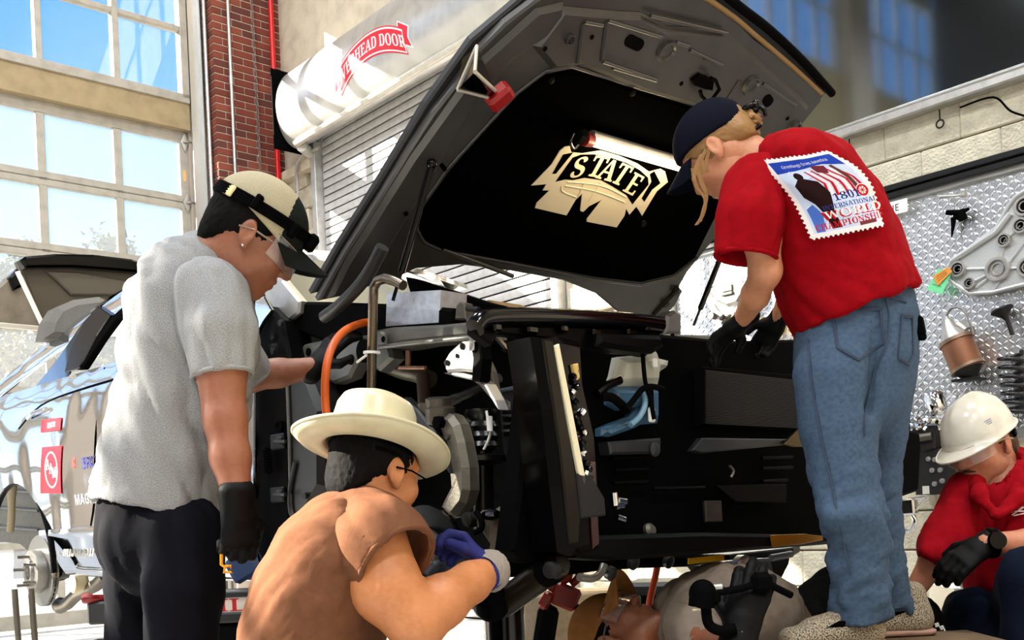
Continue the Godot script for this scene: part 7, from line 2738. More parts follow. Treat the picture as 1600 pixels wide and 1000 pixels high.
func woman() -> void:
	var Z := 2.75
	var o := thing("person", "person in a red T-shirt with a stamp print and blue jeans, bent over the front", "person", ground(Vector3(at(1330, 1000, Z).x, 0.41, -Z)))
	var sk := skin(Color(0.80, 0.56, 0.42))
	var sh := at(1186, 296, 2.66)
	var el := at(1196, 424, 2.66)
	var wr := at(1158, 503, 2.84)
	var shr := at(1270, 280, 2.95)
	var elr := at(1250, 420, 3.12)
	var wrr := at(1215, 500, 3.2)
	var bx := box_of([sh, el, wr, shr, elr, wrr, at(1330, 560, Z), at(1150, 240, Z)], 0.17)
	var s := Sdf.new(bx[0], bx[1], 0.011)
	s.chain([sec(1335, 520, Z, 76, 0.13), sec(1300, 420, Z, 70, 0.13), sec(1250, 320, Z, 62, 0.15), sec(1215, 270, Z, 40, 0.12)], Vector3(0.85, 0.5, 0))
	s.cone(at(1205, 262, Z), at(1140, 238, 2.75), Vector2(0.062, 0.058), Vector2(0.052, 0.052), Vector3(0.3, 0.9, 0), 0.03)
	limb(s, [sh, at(1190, 370, 2.65), el, at(1180, 462, 2.74), wr], [0.050, 0.048, 0.040, 0.036, 0.024])
	limb(s, [shr, elr, wrr], [0.05, 0.04, 0.025])
	var body := s.mesh()
	var hb := axes(Vector3(-0.62, -0.66, -0.42), Vector3(-0.62, 0.72, -0.2))
	var ht := Transform3D(hb.scaled(Vector3.ONE * 1.02), at(1126, 238, 2.78))
	head_on(o, body, ht, null)
	wpc("body", body, sk, o)
	# red T-shirt
	s = Sdf.new(bx[0], bx[1], 0.0105)
	var R := Vector3(0.86, 0.5, 0)
	s.chain([sec(1345, 525, Z, 98, 0.18), sec(1328, 460, Z, 99, 0.18), sec(1305, 400, Z, 98, 0.18), sec(1280, 345, Z, 94, 0.19), sec(1252, 300, Z, 82, 0.20), sec(1226, 270, Z, 58, 0.19), sec(1200, 254, Z, 36, 0.11)], R, 0.03)
	s.clip(at(1330, 492, Z), Vector3(0.36, -1.0, 0), 0.5)
	s.cone(at(1335, 480, Z), at(1350, 580, Z), Vector2(0.148, 0.158), Vector2(0.16, 0.17), Vector3.RIGHT, 0.004, 1)
	s.cone(at(1196, 256, Z), at(1150, 238, Z), Vector2(0.066, 0.064), Vector2(0.075, 0.07), Vector3(0.3, 0.9, 0), 0.006, 1)
	var red := cloth(Color(0.58, 0.018, 0.065), 0.8)
	var sm := s.mesh(folds(25, Vector3(0.7, -0.55, 0.3), 0.012, 7.0))
	sleeve(sm, [at(1186, 298, 2.69), at(1172, 345, 2.65), at(1165, 404, 2.65)], [0.096, 0.090, 0.082], 26, 0.010)
	sleeve(sm, [at(1265, 285, 2.92), at(1255, 380, 3.05)], [0.10, 0.085], 27)
	var tee := wpc("t_shirt", sm, red, o, "red T-shirt with a printed back")
	stamp_print(s, o, tee)
	# jeans
	bx = box_of([at(1345, 450, Z), at(1345, 980, Z), at(1400, 960, 2.9)], 0.28)
	s = Sdf.new(bx[0], bx[1], 0.0115)
	s.chain([sec(1338, 462, Z, 84, 0.135), sec(1337, 505, Z, 92, 0.155), sec(1336, 560, Z, 91, 0.165), sec(1334, 610, Z, 84, 0.15)], Vector3.RIGHT, 0.02)
	s.chain([[at(1308, 585, 2.68), 0.112, 0.115], [at(1310, 660, 2.68), 0.099, 0.105], [at(1318, 740, 2.67), 0.084, 0.092], [at(1332, 800, 2.66), 0.082, 0.088], [at(1342, 860, 2.68), 0.073, 0.082], [at(1345, 925, 2.70), 0.078, 0.085], [at(1345, 966, 2.71), 0.084, 0.088]], Vector3.RIGHT, 0.015)
	s.chain([[at(1374, 585, 2.86), 0.098, 0.11], [at(1370, 680, 2.87), 0.076, 0.095], [at(1368, 760, 2.88), 0.064, 0.085], [at(1375, 820, 2.89), 0.062, 0.08], [at(1384, 900, 2.90), 0.058, 0.078], [at(1392, 955, 2.91), 0.062, 0.08]], Vector3.RIGHT, 0.015)
	s.ell(at(1298, 800, 2.63), Vector3(0.030, 0.045, 0.05), Basis(Vector3(0, 0, 1), 0.4), 0.03)
	# seat seam
	s.cone(at(1372, 520, 2.58), at(1358, 640, 2.60), Vector2(0.010, 0.02), Vector2(0.012, 0.03), Vector3.RIGHT, 0.03, 1)
	s.clip(at(1335, 448, Z), Vector3(0.05, 1, 0))
	s.clip(at(1350, 974, 2.71), Vector3(0.1, -1, 0), 0.16)
	s.clip(at(1395, 958, 2.91), Vector3(0.0, -1, 0), 0.10)
	var fold := folds(28, Vector3(1, 0.25, 0.2), 0.019, 9.0, 0.4)
	var jm := s.mesh(func(p: Vector3, n: Vector3) -> float:
		var low := clampf((1.02 - p.y) * 2.5, 0.12, 1.0)
		return fold.call(p, n) * low)
	var jeans := wpc("jeans", jm, cloth(Color(0.31, 0.38, 0.46), 1.2, M.denim, 4.0), o, "light blue jeans")
	# pockets, side seam, hems stitched on
	var stitch := mat(Color(0.20, 0.25, 0.33), 0.9)
	var on := func(x: float, y: float) -> Vector3:
		var d := ray(x, y).normalized()
		var q: Vector3 = s.cast(at(x, y, 2.3), d, 0.9)
		return q - d * (0.004 + maxf(0.0, float(fold.call(q, d)) * clampf((1.02 - q.y) * 2.5, 0.12, 1.0)))
	for pkt in [[1299, 484, 1378, 481, 1381, 535, 1342, 563, 1308, 543], [1410, 492, 1427, 494, 1428, 555, 1420, 571, 1404, 560]]:
		var p := []
		for i in range(0, 12, 2):
			p.append([pkt[i % 10], pkt[(i + 1) % 10]])
		for inset in [0.0, 0.06]:
			var b := MB.new()
			var q := []
			var c := Vector2((pkt[0] + pkt[4]) / 2.0, (pkt[1] + pkt[7]) / 2.0)
			for i in p.size() - 1:
				for k in 6:
					var v := Vector2(p[i][0], p[i][1]).lerp(Vector2(p[i + 1][0], p[i + 1][1]), k / 6.0).lerp(c, inset)
					q.append(on.call(v.x, v.y))
			q.append(q[0])
			b.tube(q, 0.0022, 5, false)
			wpc("pocket", b, stitch, jeans)
	for ln in [[[1262, 530], [1268, 600], [1282, 680], [1300, 760], [1316, 840], [1330, 910]], [[1383, 462], [1390, 490], [1388, 530], [1366, 580], [1352, 640], [1352, 690]], [[1300, 478], [1345, 472], [1383, 462], [1424, 474]]]:
		var q := []
		for i in ln.size() - 1:
			for k in 6:
				var v := Vector2(ln[i][0], ln[i][1]).lerp(Vector2(ln[i + 1][0], ln[i + 1][1]), k / 6.0)
				q.append(on.call(v.x, v.y))
		var b := MB.new()
		b.tube(q, 0.0025, 5, false)
		wpc("seam", b, stitch, jeans)
	# glove, cap, hair
	wpc("glove", hand(wr, Vector3(-0.55, -0.42, -0.5), Vector3(-0.1, -0.9, 0.1), -1.0, [0.4, 0.5, 0.55, 0.6], 0.3, 0.92, 0.003, 0.0, 0.022, 0.036), M.blackglove, o, "short black glove resting on the rail")
	wpc("glove", hand(wrr, Vector3(-0.4, -0.7, -0.4), Vector3(-0.5, -0.3, 0.5), 1.0, [0.5, 0.5, 0.6, 0.6], 0.3, 0.92, 0.003, 0.0, 0.022, 0.034), M.blackglove, o)
	var blond := tri_tex(mat(Color(0.62, 0.45, 0.24), 0.55), 30.0, M.fine)
	var c := Sdf.new(Vector3(-0.12, -0.06, -0.15), Vector3(0.12, 0.16, 0.15), 0.005)
	c.ell(Vector3(0, 0.040, -0.008), Vector3(0.087, 0.100, 0.110), Basis(), 0.01)
	c.clip(Vector3(0, 0.034, 0.0), Vector3(0, -1, 0.32))
	c.ell(Vector3(0, 0.020, -0.115), Vector3(0.03, 0.026, 0.04), Basis(), 0.004, 1)
	var mb := MB.new()
	mb.add(c.mesh(), ht)
	var navy := cloth(Color(0.045, 0.055, 0.11), 1.0)
	var cap := wpc("cap", mb, navy, o, "navy cap with the hair bun through its back")
	var rows := []
	for i in 8:
		var e := i / 7.0
		var row := PackedVector3Array()
		for j in 15:
			var u := j / 7.0 - 1.0
			var z0 := -0.008 + 0.108 * sqrt(maxf(0.0, 1.0 - pow(u * 0.82, 2.0)))
			row.append(ht * Vector3(u * 0.070, 0.050 - 0.020 * u * u - e * (0.012 + 0.022 * u * u), z0 + e * 0.068 * sqrt(1.0 - 0.72 * pow(absf(u), 2.6))))
		rows.append(row)
	mb = MB.new()
	mb.shell(rows, 0.005)
	wpc("brim", mb, navy, cap)
	var hair := Sdf.new(Vector3(-0.12, -0.12, -0.15), Vector3(0.12, 0.15, 0.13), 0.005)
	hair.ell(Vector3(0, 0.034, -0.014), Vector3(0.080, 0.094, 0.101), Basis(), 0.01)
	hair.ell(Vector3(0, -0.02, -0.075), Vector3(0.062, 0.04, 0.03), Basis(), 0.03)
	hair.ell(Vector3(0, -0.035, 0.088), Vector3(0.084, 0.10, 0.080), Basis(), 0.008, 1)
	for e in [-1, 1]:
		hair.ell(Vector3(0.085 * e, -0.035, -0.012), Vector3(0.03, 0.045, 0.028), Basis(), 0.006, 1)
	hair.clip(Vector3(0, -0.028, 0), Vector3(0, -1, 0.25))
	var hn := noise(1.0, 6, 3)
	mb = MB.new()
	mb.add(hair.mesh(func(p: Vector3, _n: Vector3) -> float: return 0.003 * hn.get_noise_3d(p.x * 180, p.y * 60, p.z * 60)), ht)
	var hp := wpc("hair", mb, blond, o, "blonde hair gathered in a clipped bun")
	var rng := RandomNumberGenerator.new()
	rng.seed = 12
	mb = MB.new()
	var bun := at(1172, 191, 2.74)
	for i in 26:
		var a := rng.randf() * TAU
		var q := []
		var u := Vector3(rng.randfn(), rng.randfn(), rng.randfn()).normalized()
		var v := u.cross(Vector3(rng.randfn(), rng.randfn(), 1)).normalized()
		for k in 9:
			q.append(bun + (u * cos(a + k * 0.5) + v * sin(a + k * 0.5)) * (0.023 + 0.006 * sin(k)))
		mb.tube(q, 0.0055, 6)
	wpc("bun", mb, blond, hp)
	mb = MB.new()
	for st in [[[1082, 262], [1088, 290], [1102, 310], [1098, 335], [1088, 350]], [[1086, 258], [1096, 285], [1104, 305], [1100, 325], [1094, 345]], [[1096, 240], [1088, 258], [1084, 280]], [[1104, 232], [1096, 250], [1100, 270]], [[1110, 230], [1104, 250], [1106, 268]], [[1090, 250], [1094, 275], [1103, 298]]]:
		for k in 4:
			var q := []
			for p in st:
				q.append(at(p[0] + k * 1.3 - 2, p[1] + rng.randf() * 2, 2.71))
			mb.tube(spline(q, 4), 0.0016, 5)
	for k in 12:
		var q := [at(1150 + k * 2, 205 + k, 2.75), at(1172 + k * 1.6, 196 + k * 2.4, 2.76), at(1186 + k * 0.6, 205 + k * 2.2, 2.77)]
		mb.tube(spline(q, 4), 0.0013, 5)
	wpc("strand", mb, blond, hp, "loose blonde strands hanging by the face").set_meta("kind", "stuff")
	mb = MB.new()
	for k in 4:
		var q := []
		for i in 9:
			var a := i / 8.0 * 3.3 + k * 1.1
			q.append(bun + Vector3(0.0, 0.004, 0.012) + Vector3(cos(a) * (0.034 - k * 0.004), sin(a) * 0.034, 0.02 * cos(k * 2.0 + i * 0.3)))
		mb.tube(q, 0.0062, 8)
	mb.ball(bun + Vector3(0.012, 0.034, 0.02), Vector3(0.012, 0.018, 0.012))
	wpc("hair_clip", mb, M.gloss, o, "glossy black claw clip")
	# black lanyard clip at the hip
	mb = MB.new()
	mb.tube([at(1424, 484, 2.66), at(1430, 492, 2.66)], 0.008, 8)
	mb.box(at(1434, 510, 2.66), Vector3(0.036, 0.055, 0.02), 0.008, Basis(Vector3(0, 0, 1), 0.15))
	mb.box(at(1440, 526, 2.66), Vector3(0.024, 0.02, 0.016), 0.005)
	wpc("lanyard_clip", mb, M.black, o, "black woven clip hanging at the hip")
	# running shoes
	for q in [[1318, 2.70, 1], [1398, 2.9, 0]]:
		var g := Vector3(at(q[0], 1000, q[1]).x, 0.455, -q[1])
		var f := Sdf.new(g + Vector3(-0.24, -0.06, -0.12), g + Vector3(0.2, 0.16, 0.12), 0.006)
		f.cone(g + Vector3(0.06, 0.0, 0), g + Vector3(-0.14, -0.012, 0.01), Vector2(0.045, 0.042), Vector2(0.030, 0.044), Vector3.UP, 0.02)
		f.cone(g + Vector3(0.05, 0, 0), g + Vector3(0.045, 0.07, 0), Vector2(0.055, 0.042), Vector2(0.048, 0.038), Vector3.RIGHT, 0.03)
		f.cone(g + Vector3(0.0, 0.02, 0), g + Vector3(-0.08, 0.01, 0.0), Vector2(0.04, 0.036), Vector2(0.03, 0.038), Vector3.UP, 0.02)
		f.clip(g + Vector3(0, -0.028, 0), Vector3.DOWN)
		var shoe := wpc("shoe", f.mesh(), tri_tex(mat(Color(0.72, 0.68, 0.60), 0.8), 4.0, M.speckle), o, "grey speckled running shoe")
		f = Sdf.new(g + Vector3(-0.24, -0.08, -0.12), g + Vector3(0.2, 0.06, 0.12), 0.007)
		f.cone(g + Vector3(0.085, -0.03, 0), g + Vector3(-0.15, -0.03, 0.01), Vector2(0.028, 0.046), Vector2(0.024, 0.046), Vector3.UP, 0.01)
		f.clip(g + Vector3(0, -0.026, 0), Vector3.UP)
		f.clip(Vector3(0, 0.4115, 0), Vector3.DOWN)
		wpc("sole", f.mesh(), mat(Color(0.70, 0.55, 0.48), 0.6), shoe)
		var b := MB.new()
		b.plate(poly2([-0.07, 0.01, -0.02, 0.032, 0.03, 0.03, -0.005, 0.014, 0.06, -0.012, 0.0, -0.016]), Transform3D(Basis(), g + Vector3(0, 0, 0.036)), 0.0, 0.008)
		wpc("side_flash", b, M.black, shoe)
	# platform that carries the two figures in front
	var d := thing("work_platform", "low wooden step platform under the running shoes", "platform", ground(Vector3(1.0, 0, -2.68)))
	var b := MB.new()
	b.box(Vector3(0, 0.385, 0), Vector3(0.58, 0.05, 0.56), 0.006)
	pc("deck", b, tri_tex(mat(Color(0.45, 0.36, 0.26), 0.7), 3.0, M.mottle), d)
	for x in [-0.24, 0.24]:
		for z in [-0.2, 0.2]:
			b = MB.new()
			b.box(Vector3(x, 0.18, z), Vector3(0.06, 0.36, 0.06), 0.004)
			pc("leg", b, M.steel, d)

func stamp_print(s: Sdf, o: Node3D, tee: Node3D) -> void:
	# the printed stamp: a grid laid on the cloth of the back, with its own drawing
	var W := 640
	var H := 760
	var pt := Paint.new(W, H, Color(0, 0, 0, 0))
	var wt := Color(0.88, 0.86, 0.85)
	pt.poly(PackedVector2Array([Vector2(22, 22), Vector2(W - 22, 22), Vector2(W - 22, H - 22), Vector2(22, H - 22)]), wt)
	for i in 19:
		for e in [[22.0, 30.0 + i * 39], [W - 22.0, 30.0 + i * 39]]:
			pt.disc(Vector2(e[0], e[1]), 13, 13, Color(0, 0, 0, 0))
	for i in 16:
		for e in [[30.0 + i * 39, 22.0], [30.0 + i * 39, H - 22.0]]:
			pt.disc(Vector2(e[0], e[1]), 13, 13, Color(0, 0, 0, 0))
	var pale := Color(0.74, 0.79, 0.88)
	var blue := Color(0.13, 0.24, 0.62)
	var red := Color(0.72, 0.08, 0.12)
	var dark := Color(0.14, 0.07, 0.07)
	pt.poly(PackedVector2Array([Vector2(66, 66), Vector2(W - 66, 66), Vector2(W - 66, H - 66), Vector2(66, H - 66)]), pale)
	pt.poly(PackedVector2Array([Vector2(66, 66), Vector2(W - 66, 66), Vector2(W - 66, 190), Vector2(430, 150), Vector2(66, 180)]), blue)
	var rng := RandomNumberGenerator.new()
	rng.seed = 3
	for i in 60:
		var p := Vector2(80 + rng.randf() * (W - 160), 190 + rng.randf() * 460)
		pt.line(p, p + Vector2(20 + rng.randf() * 30, -14 - rng.randf() * 30), 5, [Color(0.86, 0.87, 0.9), Color(0.45, 0.58, 0.82), Color(0.80, 0.80, 0.84)][i % 3])
	pt.text("Greetings from America", "Droid Serif", Vector2(W / 2.0, 120), 40, wt, 0.82, -0.03)
	# striped flag
	for i in 9:
		var a := Vector2(250 + i * 26, 190)
		pt.poly(PackedVector2Array([a, a + Vector2(14, 0), a + Vector2(80, 130), a + Vector2(50 + i * 8, 250), a + Vector2(30 + i * 8, 250), a + Vector2(62, 130)]), red if i % 2 == 0 else wt)
	pt.poly(PackedVector2Array([Vector2(330, 150), Vector2(430, 165), Vector2(410, 240), Vector2(340, 215)]), Color(0.42, 0.16, 0.20))
	# dark standing figure
	pt.disc(Vector2(190, 225), 30, 36, dark)
	pt.poly(PackedVector2Array([Vector2(168, 250), Vector2(216, 252), Vector2(288, 290), Vector2(316, 400), Vector2(300, 470), Vector2(280, 560), Vector2(300, 680), Vector2(220, 680), Vector2(200, 560), Vector2(170, 470), Vector2(120, 400), Vector2(118, 300)]), dark)
	pt.poly(PackedVector2Array([Vector2(90, 500), Vector2(150, 470), Vector2(190, 560), Vector2(160, 690), Vector2(90, 690)]), Color(0.28, 0.42, 0.74))
	pt.line(Vector2(470, 170), Vector2(520, 420), 26, Color(0.36, 0.20, 0.18))
	pt.disc(Vector2(540, 440), 44, 52, wt)
	pt.disc(Vector2(540, 440), 38, 46, red)
	pt.disc(Vector2(540, 440), 24, 30, wt)
	for i in 8:
		pt.line(Vector2(540, 440), Vector2(540, 440) + Vector2.from_angle(TAU * i / 8) * 40, 5, red)
	pt.text("1801", "Droid Serif", Vector2(415, 450), 62, Color(0.12, 0.14, 0.42), 1.1, 0.0, null, true)
	pt.text("INTERNATIONAL", "Droid Serif", Vector2(410, 518), 36, Color(0.20, 0.22, 0.48), 0.95, 0.0, null, true)
	pt.text("WORLD", "Droid Serif", Vector2(415, 580), 66, red, 1.4, 0.0, null, true)
	pt.text("WORLD", "Droid Serif", Vector2(413, 574), 58, wt, 1.4, 0.0, null, true)
	pt.text("CHAMPIONSHIP", "Droid Serif", Vector2(365, 650), 48, red, 1.02, -0.02, null, true)
	pt.poly(PackedVector2Array([Vector2(430, 668), Vector2(560, 664), Vector2(560, 692), Vector2(430, 696)]), Color(0.45, 0.2, 0.22))
	# four corners of the print in the picture, cast onto the shirt
	var A := Vector2(1188, 247)
	var B := Vector2(1290, 237)
	var C := Vector2(1381, 362)
	var D := Vector2(1268, 380)
	var rows := []
	for i in 25:
		var v := i / 24.0
		var row := PackedVector3Array()
		for j in 21:
			var u := j / 20.0
			var p := A.lerp(B, u).lerp(D.lerp(C, u), v)
			p += Vector2(20, -14) * sin(PI * v) * u + Vector2(10, -10) * sin(PI * v) * (1.0 - u) * 0.4
			var dd := ray(p.x, p.y).normalized()
			var q := s.cast(at(p.x, p.y, 2.35), dd, 0.75)
			row.append(q)
		rows.append(row)
	# lift the grid clear of the folds along its own normals
	var b := MB.new()
	b.grid(rows)
	var sgn := 1.0 if b.n[12 * 21 + 8].z > 0 else -1.0
	var f := folds(25, Vector3(0.7, -0.55, 0.3), 0.012, 7.0)
	for i in 25:
		for j in 21:
			var k := i * 21 + j
			rows[i][j] += b.n[k] * sgn * (0.0125 + float(f.call(b.v[k], b.n[k])))
	b = MB.new()
	b.grid(rows, false, sgn < 0)
	var m := mat(Color.WHITE, 0.85)
	m.albedo_texture = pt.tex()
	m.transparency = BaseMaterial3D.TRANSPARENCY_ALPHA_SCISSOR
	m.alpha_scissor_threshold = 0.5
	m.metallic_specular = 0.2
	wpc("stamp_print", b, m, tee, "printed postage stamp with a dark figure, a striped flag and lettering")

func helmet_boy() -> void:
	var Z := 3.2
	var o := thing("person", "person in a red hoodie, white hard hat and clear glasses, crouched by the wall", "person", ground(at(1590, 1190, Z) * Vector3(1, 0, 1)))
	var sk := skin(Color(0.76, 0.50, 0.38))
	var shr := at(1516, 775, 3.22)
	var elr := at(1478, 850, 3.12)
	var wrr := at(1432, 918, 3.12)
	var shl := at(1660, 790, 3.1)
	var ell_ := at(1672, 865, 2.95)
	var wrl := at(1540, 850, 2.92)
	var bx := box_of([shr, elr, wrr, shl, ell_, wrl, at(1580, 930, Z), at(1530, 700, Z)], 0.19)
	var s := Sdf.new(bx[0], bx[1], 0.011)
	s.chain([sec(1585, 930, Z, 62, 0.12), sec(1588, 840, Z, 66, 0.12), sec(1575, 775, Z, 48, 0.10)], Vector3.RIGHT)
	s.cone(at(1566, 770, Z), at(1545, 710, 3.2), Vector2(0.07, 0.066), Vector2(0.056, 0.056), Vector3.RIGHT, 0.03)
	limb(s, [shr, elr, at(1460, 875, 3.11), wrr], [0.06, 0.045, 0.042, 0.032])
	limb(s, [shl, ell_, at(1610, 850, 2.93), wrl], [0.06, 0.046, 0.042, 0.032])
	var body := s.mesh()
	var hb := axes(Vector3(-0.80, -0.34, 0.46), Vector3(-0.22, 0.93, 0.05))
	var ht := Transform3D(hb.scaled(Vector3.ONE * 1.06), at(1534, 697, 3.2))
	var brown := tri_tex(mat(Color(0.33, 0.20, 0.10), 0.7), 30.0, M.fine)
	head_on(o, body, ht, brown)
	wpc("body", body, sk, o)
	var mb := MB.new()
	mb.tube([ht * Vector3(-0.022, -0.047, 0.092), ht * Vector3(0, -0.041, 0.101), ht * Vector3(0.024, -0.048, 0.091)], [0.002, 0.004, 0.002], 6)
	wpc("moustache", mb, brown, o)
	# hoodie
	s = Sdf.new(bx[0], bx[1], 0.011)
	s.chain([sec(1592, 950, Z, 74, 0.16), sec(1590, 900, Z, 76, 0.165), sec(1588, 840, Z, 82, 0.17), sec(1580, 785, Z, 72, 0.16), sec(1570, 755, Z, 48, 0.12)], Vector3.RIGHT, 0.03)
	limb(s, [at(1522, 775, 3.2), elr, at(1462, 872, 3.07)], [0.090, 0.074, 0.058], 0.04)
	limb(s, [at(1650, 785, 3.12), at(1676, 850, 2.98)], [0.09, 0.075], 0.03)
	s.clip(at(1585, 925, Z), Vector3(0.03, -1, 0), 0.26)
	s.clip(at(1456, 880, 3.06), wrr - elr, 0.10)
	s.cone(at(1560, 752, 3.16), at(1545, 700, 3.2), Vector2(0.072, 0.07), Vector2(0.085, 0.08), Vector3.RIGHT, 0.006, 1)
	var red := cloth(Color(0.60, 0.03, 0.09), 1.0)
	var hd := wpc("hoodie", s.mesh(folds(35, Vector3(0.25, -1, 0.2), 0.010, 8.0)), red, o, "red hooded sweatshirt")
	var hs := Sdf.new(at(1560, 760, 3.2) - Vector3.ONE * 0.26, at(1560, 760, 3.2) + Vector3.ONE * 0.26, 0.0075)
	var hpnt := [at(1556, 806, 3.015), at(1530, 775, 3.06), at(1524, 752, 3.16), at(1548, 732, 3.28), at(1586, 722, 3.28), at(1604, 742, 3.16), at(1588, 780, 3.05), at(1560, 806, 3.01)]
	for i in 7:
		var w0: float = [0.014, 0.022, 0.026, 0.036, 0.046, 0.044, 0.030, 0.014][i]
		var w1: float = [0.014, 0.022, 0.026, 0.036, 0.046, 0.044, 0.030, 0.014][i + 1]
		hs.cone(hpnt[i], hpnt[i + 1], Vector2(w0, w0), Vector2(w1, w1), Vector3(0.3, 0.5, 0.8), 0.008)
	wpc("hood", hs.mesh(folds(36, Vector3(1, 0.3, 0), 0.010, 12.0)), red, hd, "hood lying folded round the neck")
	mb = MB.new()
	var lo := func(x: float, y: float) -> Vector3:
		var d := ray(x, y).normalized()
		return s.cast(at(x, y, 2.8), d, 0.6) - d * 0.008
	for q in [[1581, 805, 1600, 792], [1581, 801, 1588, 790], [1588, 790, 1592, 797], [1592, 797, 1600, 787], [1584, 799, 1600, 799], [1584, 806, 1592, 804], [1593, 804, 1602, 802]]:
		mb.tube([lo.call(q[0], q[1]), lo.call(q[2], q[3])], 0.0022, 5)
	wpc("chest_logo", mb, mat(Color(0.88, 0.80, 0.82), 0.8), hd, "small white chest print").set_meta("kind", "stuff")
	# trousers
	bx = box_of([at(1590, 930, Z), at(1600, 880, 2.85), at(1480, 950, 3.0), at(1580, 1190, Z), at(1440, 1150, 3.0)], 0.19)
	s = Sdf.new(bx[0], bx[1], 0.014)
	s.chain([sec(1590, 930, Z, 66, 0.15), sec(1590, 985, Z, 66, 0.15)], Vector3.RIGHT)
	limb(s, [at(1590, 965, Z), at(1518, 962, 3.14)], [0.10, 0.085])
	limb(s, [at(1518, 962, 3.14), Vector3(at(1540, 1100, 3.2).x, 0.09, -3.2)], [0.08, 0.055])
	limb(s, [at(1600, 960, 3.1), at(1612, 902, 2.78)], [0.10, 0.085])
	limb(s, [at(1612, 902, 2.78), Vector3(at(1600, 1200, 2.8).x, 0.09, -2.8)], [0.082, 0.055])
	wpc("jeans", s.mesh(folds(37, Vector3(0.3, -1, 0), 0.008, 8.0)), cloth(Color(0.07, 0.095, 0.16), 1.0, M.denim, 4.0), o, "dark blue jeans")
	for q in [[1540, 3.2], [1600, 2.8]]:
		var g := Vector3(at(q[0], 1150, q[1]).x, 0.045, -q[1])
		var f := Sdf.new(g + Vector3(-0.24, -0.06, -0.12), g + Vector3(0.15, 0.12, 0.12), 0.009)
		f.cone(g + Vector3(0.05, 0, 0), g + Vector3(-0.16, 0, 0), Vector2(0.043, 0.045), Vector2(0.038, 0.042), Vector3.UP, 0.02)
		f.cone(g, g + Vector3(0, 0.05, 0), Vector2(0.048, 0.045), Vector2(0.045, 0.04), Vector3.RIGHT, 0.02)
		f.clip(Vector3(0, 0.002, 0), Vector3.DOWN)
		wpc("shoe", f.mesh(), M.black, o)
	wpc("glove", hand(wrl, Vector3(-0.80, -0.46, 0.1), Vector3(0.1, -0.75, -0.6), -1.0, [0.42, 0.42, 0.42, 0.42], 0.3, 1.06, 0.002, 0.0, 0.012, 0.036), M.blackglove, o, "black glove hanging from the watch wrist")
	wpc("glove", hand(wrr, Vector3(-0.6, -0.75, 0.2), Vector3(0.2, -0.4, 0.8), 1.0, [0.5, 0.5, 0.5, 0.5], 0.3, 1.0, 0.0, 0.0, 0.0, 0.03), M.blackglove, o)
	# watch
	mb = MB.new()
	var wx := (wrl - at(1610, 850, 2.93)).normalized()
	var wc := at(1548, 849, 2.92)
	var u := wx.cross(Vector3.UP).normalized()
	for k in 4:
		var ring := []
		for i in 25:
			var a := TAU * i / 24
			ring.append(wc + wx * (k * 0.006 - 0.009) + (u * cos(a) + u.cross(wx) * sin(a)) * 0.039)
		mb.tube(ring, 0.004, 6, false)
	wpc("watch", mb, M.black, o, "black wristwatch")
	mb = MB.new()
	mb.tube([wc + Vector3(0, 0.008, 0.036), wc + Vector3(0, 0.010, 0.048)], [0.026, 0.024], 22)
	wpc("watch_face", mb, M.gloss, o)
	# hard hat
	var T := Transform3D(hb.scaled(Vector3.ONE * 1.02), at(1532, 694, 3.2) + hb.y * 0.046)
	mb = MB.new()
	var rows := []
	for q in [[0.0, 0.108], [0.03, 0.105], [0.06, 0.092], [0.084, 0.068], [0.100, 0.036], [0.107, 0.008], [0.109, 0.002], [0.1095, -0.014], [0.116, -0.020]]:
		var row := PackedVector3Array()
		for j in 64:
			var a := TAU * j / 64
			var rr: float = q[0]
			var y: float = q[1]
			var fr := maxf(0.0, cos(a))
			var ex := 0.0
			if q[0] > 0.112:
				ex = 0.045 * pow(fr, 1.5)
				y -= 0.012 * fr
			y += 0.006 * exp(-pow(sin(a) * rr / 0.016, 2.0)) * (1.0 if rr < 0.09 else 0.0)
			row.append(T * Vector3(sin(a) * rr * 0.90, y - 0.010 * cos(a) * rr / 0.116, cos(a) * rr * 1.12 + ex - 0.004))
		rows.append(row)
	mb.grid(rows, true)
	var inn := []
	for r in rows:
		var row := PackedVector3Array()
		for j in 64:
			row.append(r[j] - T.basis.y * 0.004)
		inn.append(row)
	mb.grid(inn, true, true)
	var rim := []
	for j in 65:
		rim.append(rows[-1][j % 64])
	mb.tube(rim, 0.003, 8, false)
	var hat := wpc("hard_hat", mb, tri_tex(mat(Color(0.88, 0.86, 0.80), 0.25), 2.0, M.mottle), o, "white ridged hard hat")
	mb = MB.new()
	for k in 3:
		mb.tube([T * Vector3(0.103, 0.040 - k * 0.006, 0.055), T * Vector3(0.094, 0.038 - k * 0.006, 0.075 - k * 0.006)], 0.0014, 5)
	wpc("hat_print", mb, mat(Color(0.45, 0.50, 0.60), 0.5), hat, "small grey print on the hat's side").set_meta("kind", "stuff")
	mb = MB.new()
	for k in 3:
		var p := []
		for i in 13:
			var a := PI + (i / 12.0 - 0.5) * 2.4
			p.append(T * Vector3(sin(a) * 0.096, -0.03 - k * 0.008, cos(a) * 0.108))
		mb.tube(p, 0.006, 6)
	wpc("ratchet_band", mb, M.black, hat)
	safety_glasses(o, ht, mat(Color(0.7, 0.62, 0.5), 0.2))
	# stool
	var st := thing("stool", "low black stool under the crouched person by the wall", "stool", ground(at(1595, 1190, 3.25) * Vector3(1, 0, 1)))
	var top := at(1590, 1000, Z).y - 0.20
	mb = MB.new()
	mb.lathe([Vector2(0.16, top - 0.05), Vector2(0.17, top - 0.04), Vector2(0.17, top - 0.01), Vector2(0.16, top), Vector2(0, top)], Transform3D(), 28)
	pc("seat", mb, M.black, st)
	mb = MB.new()
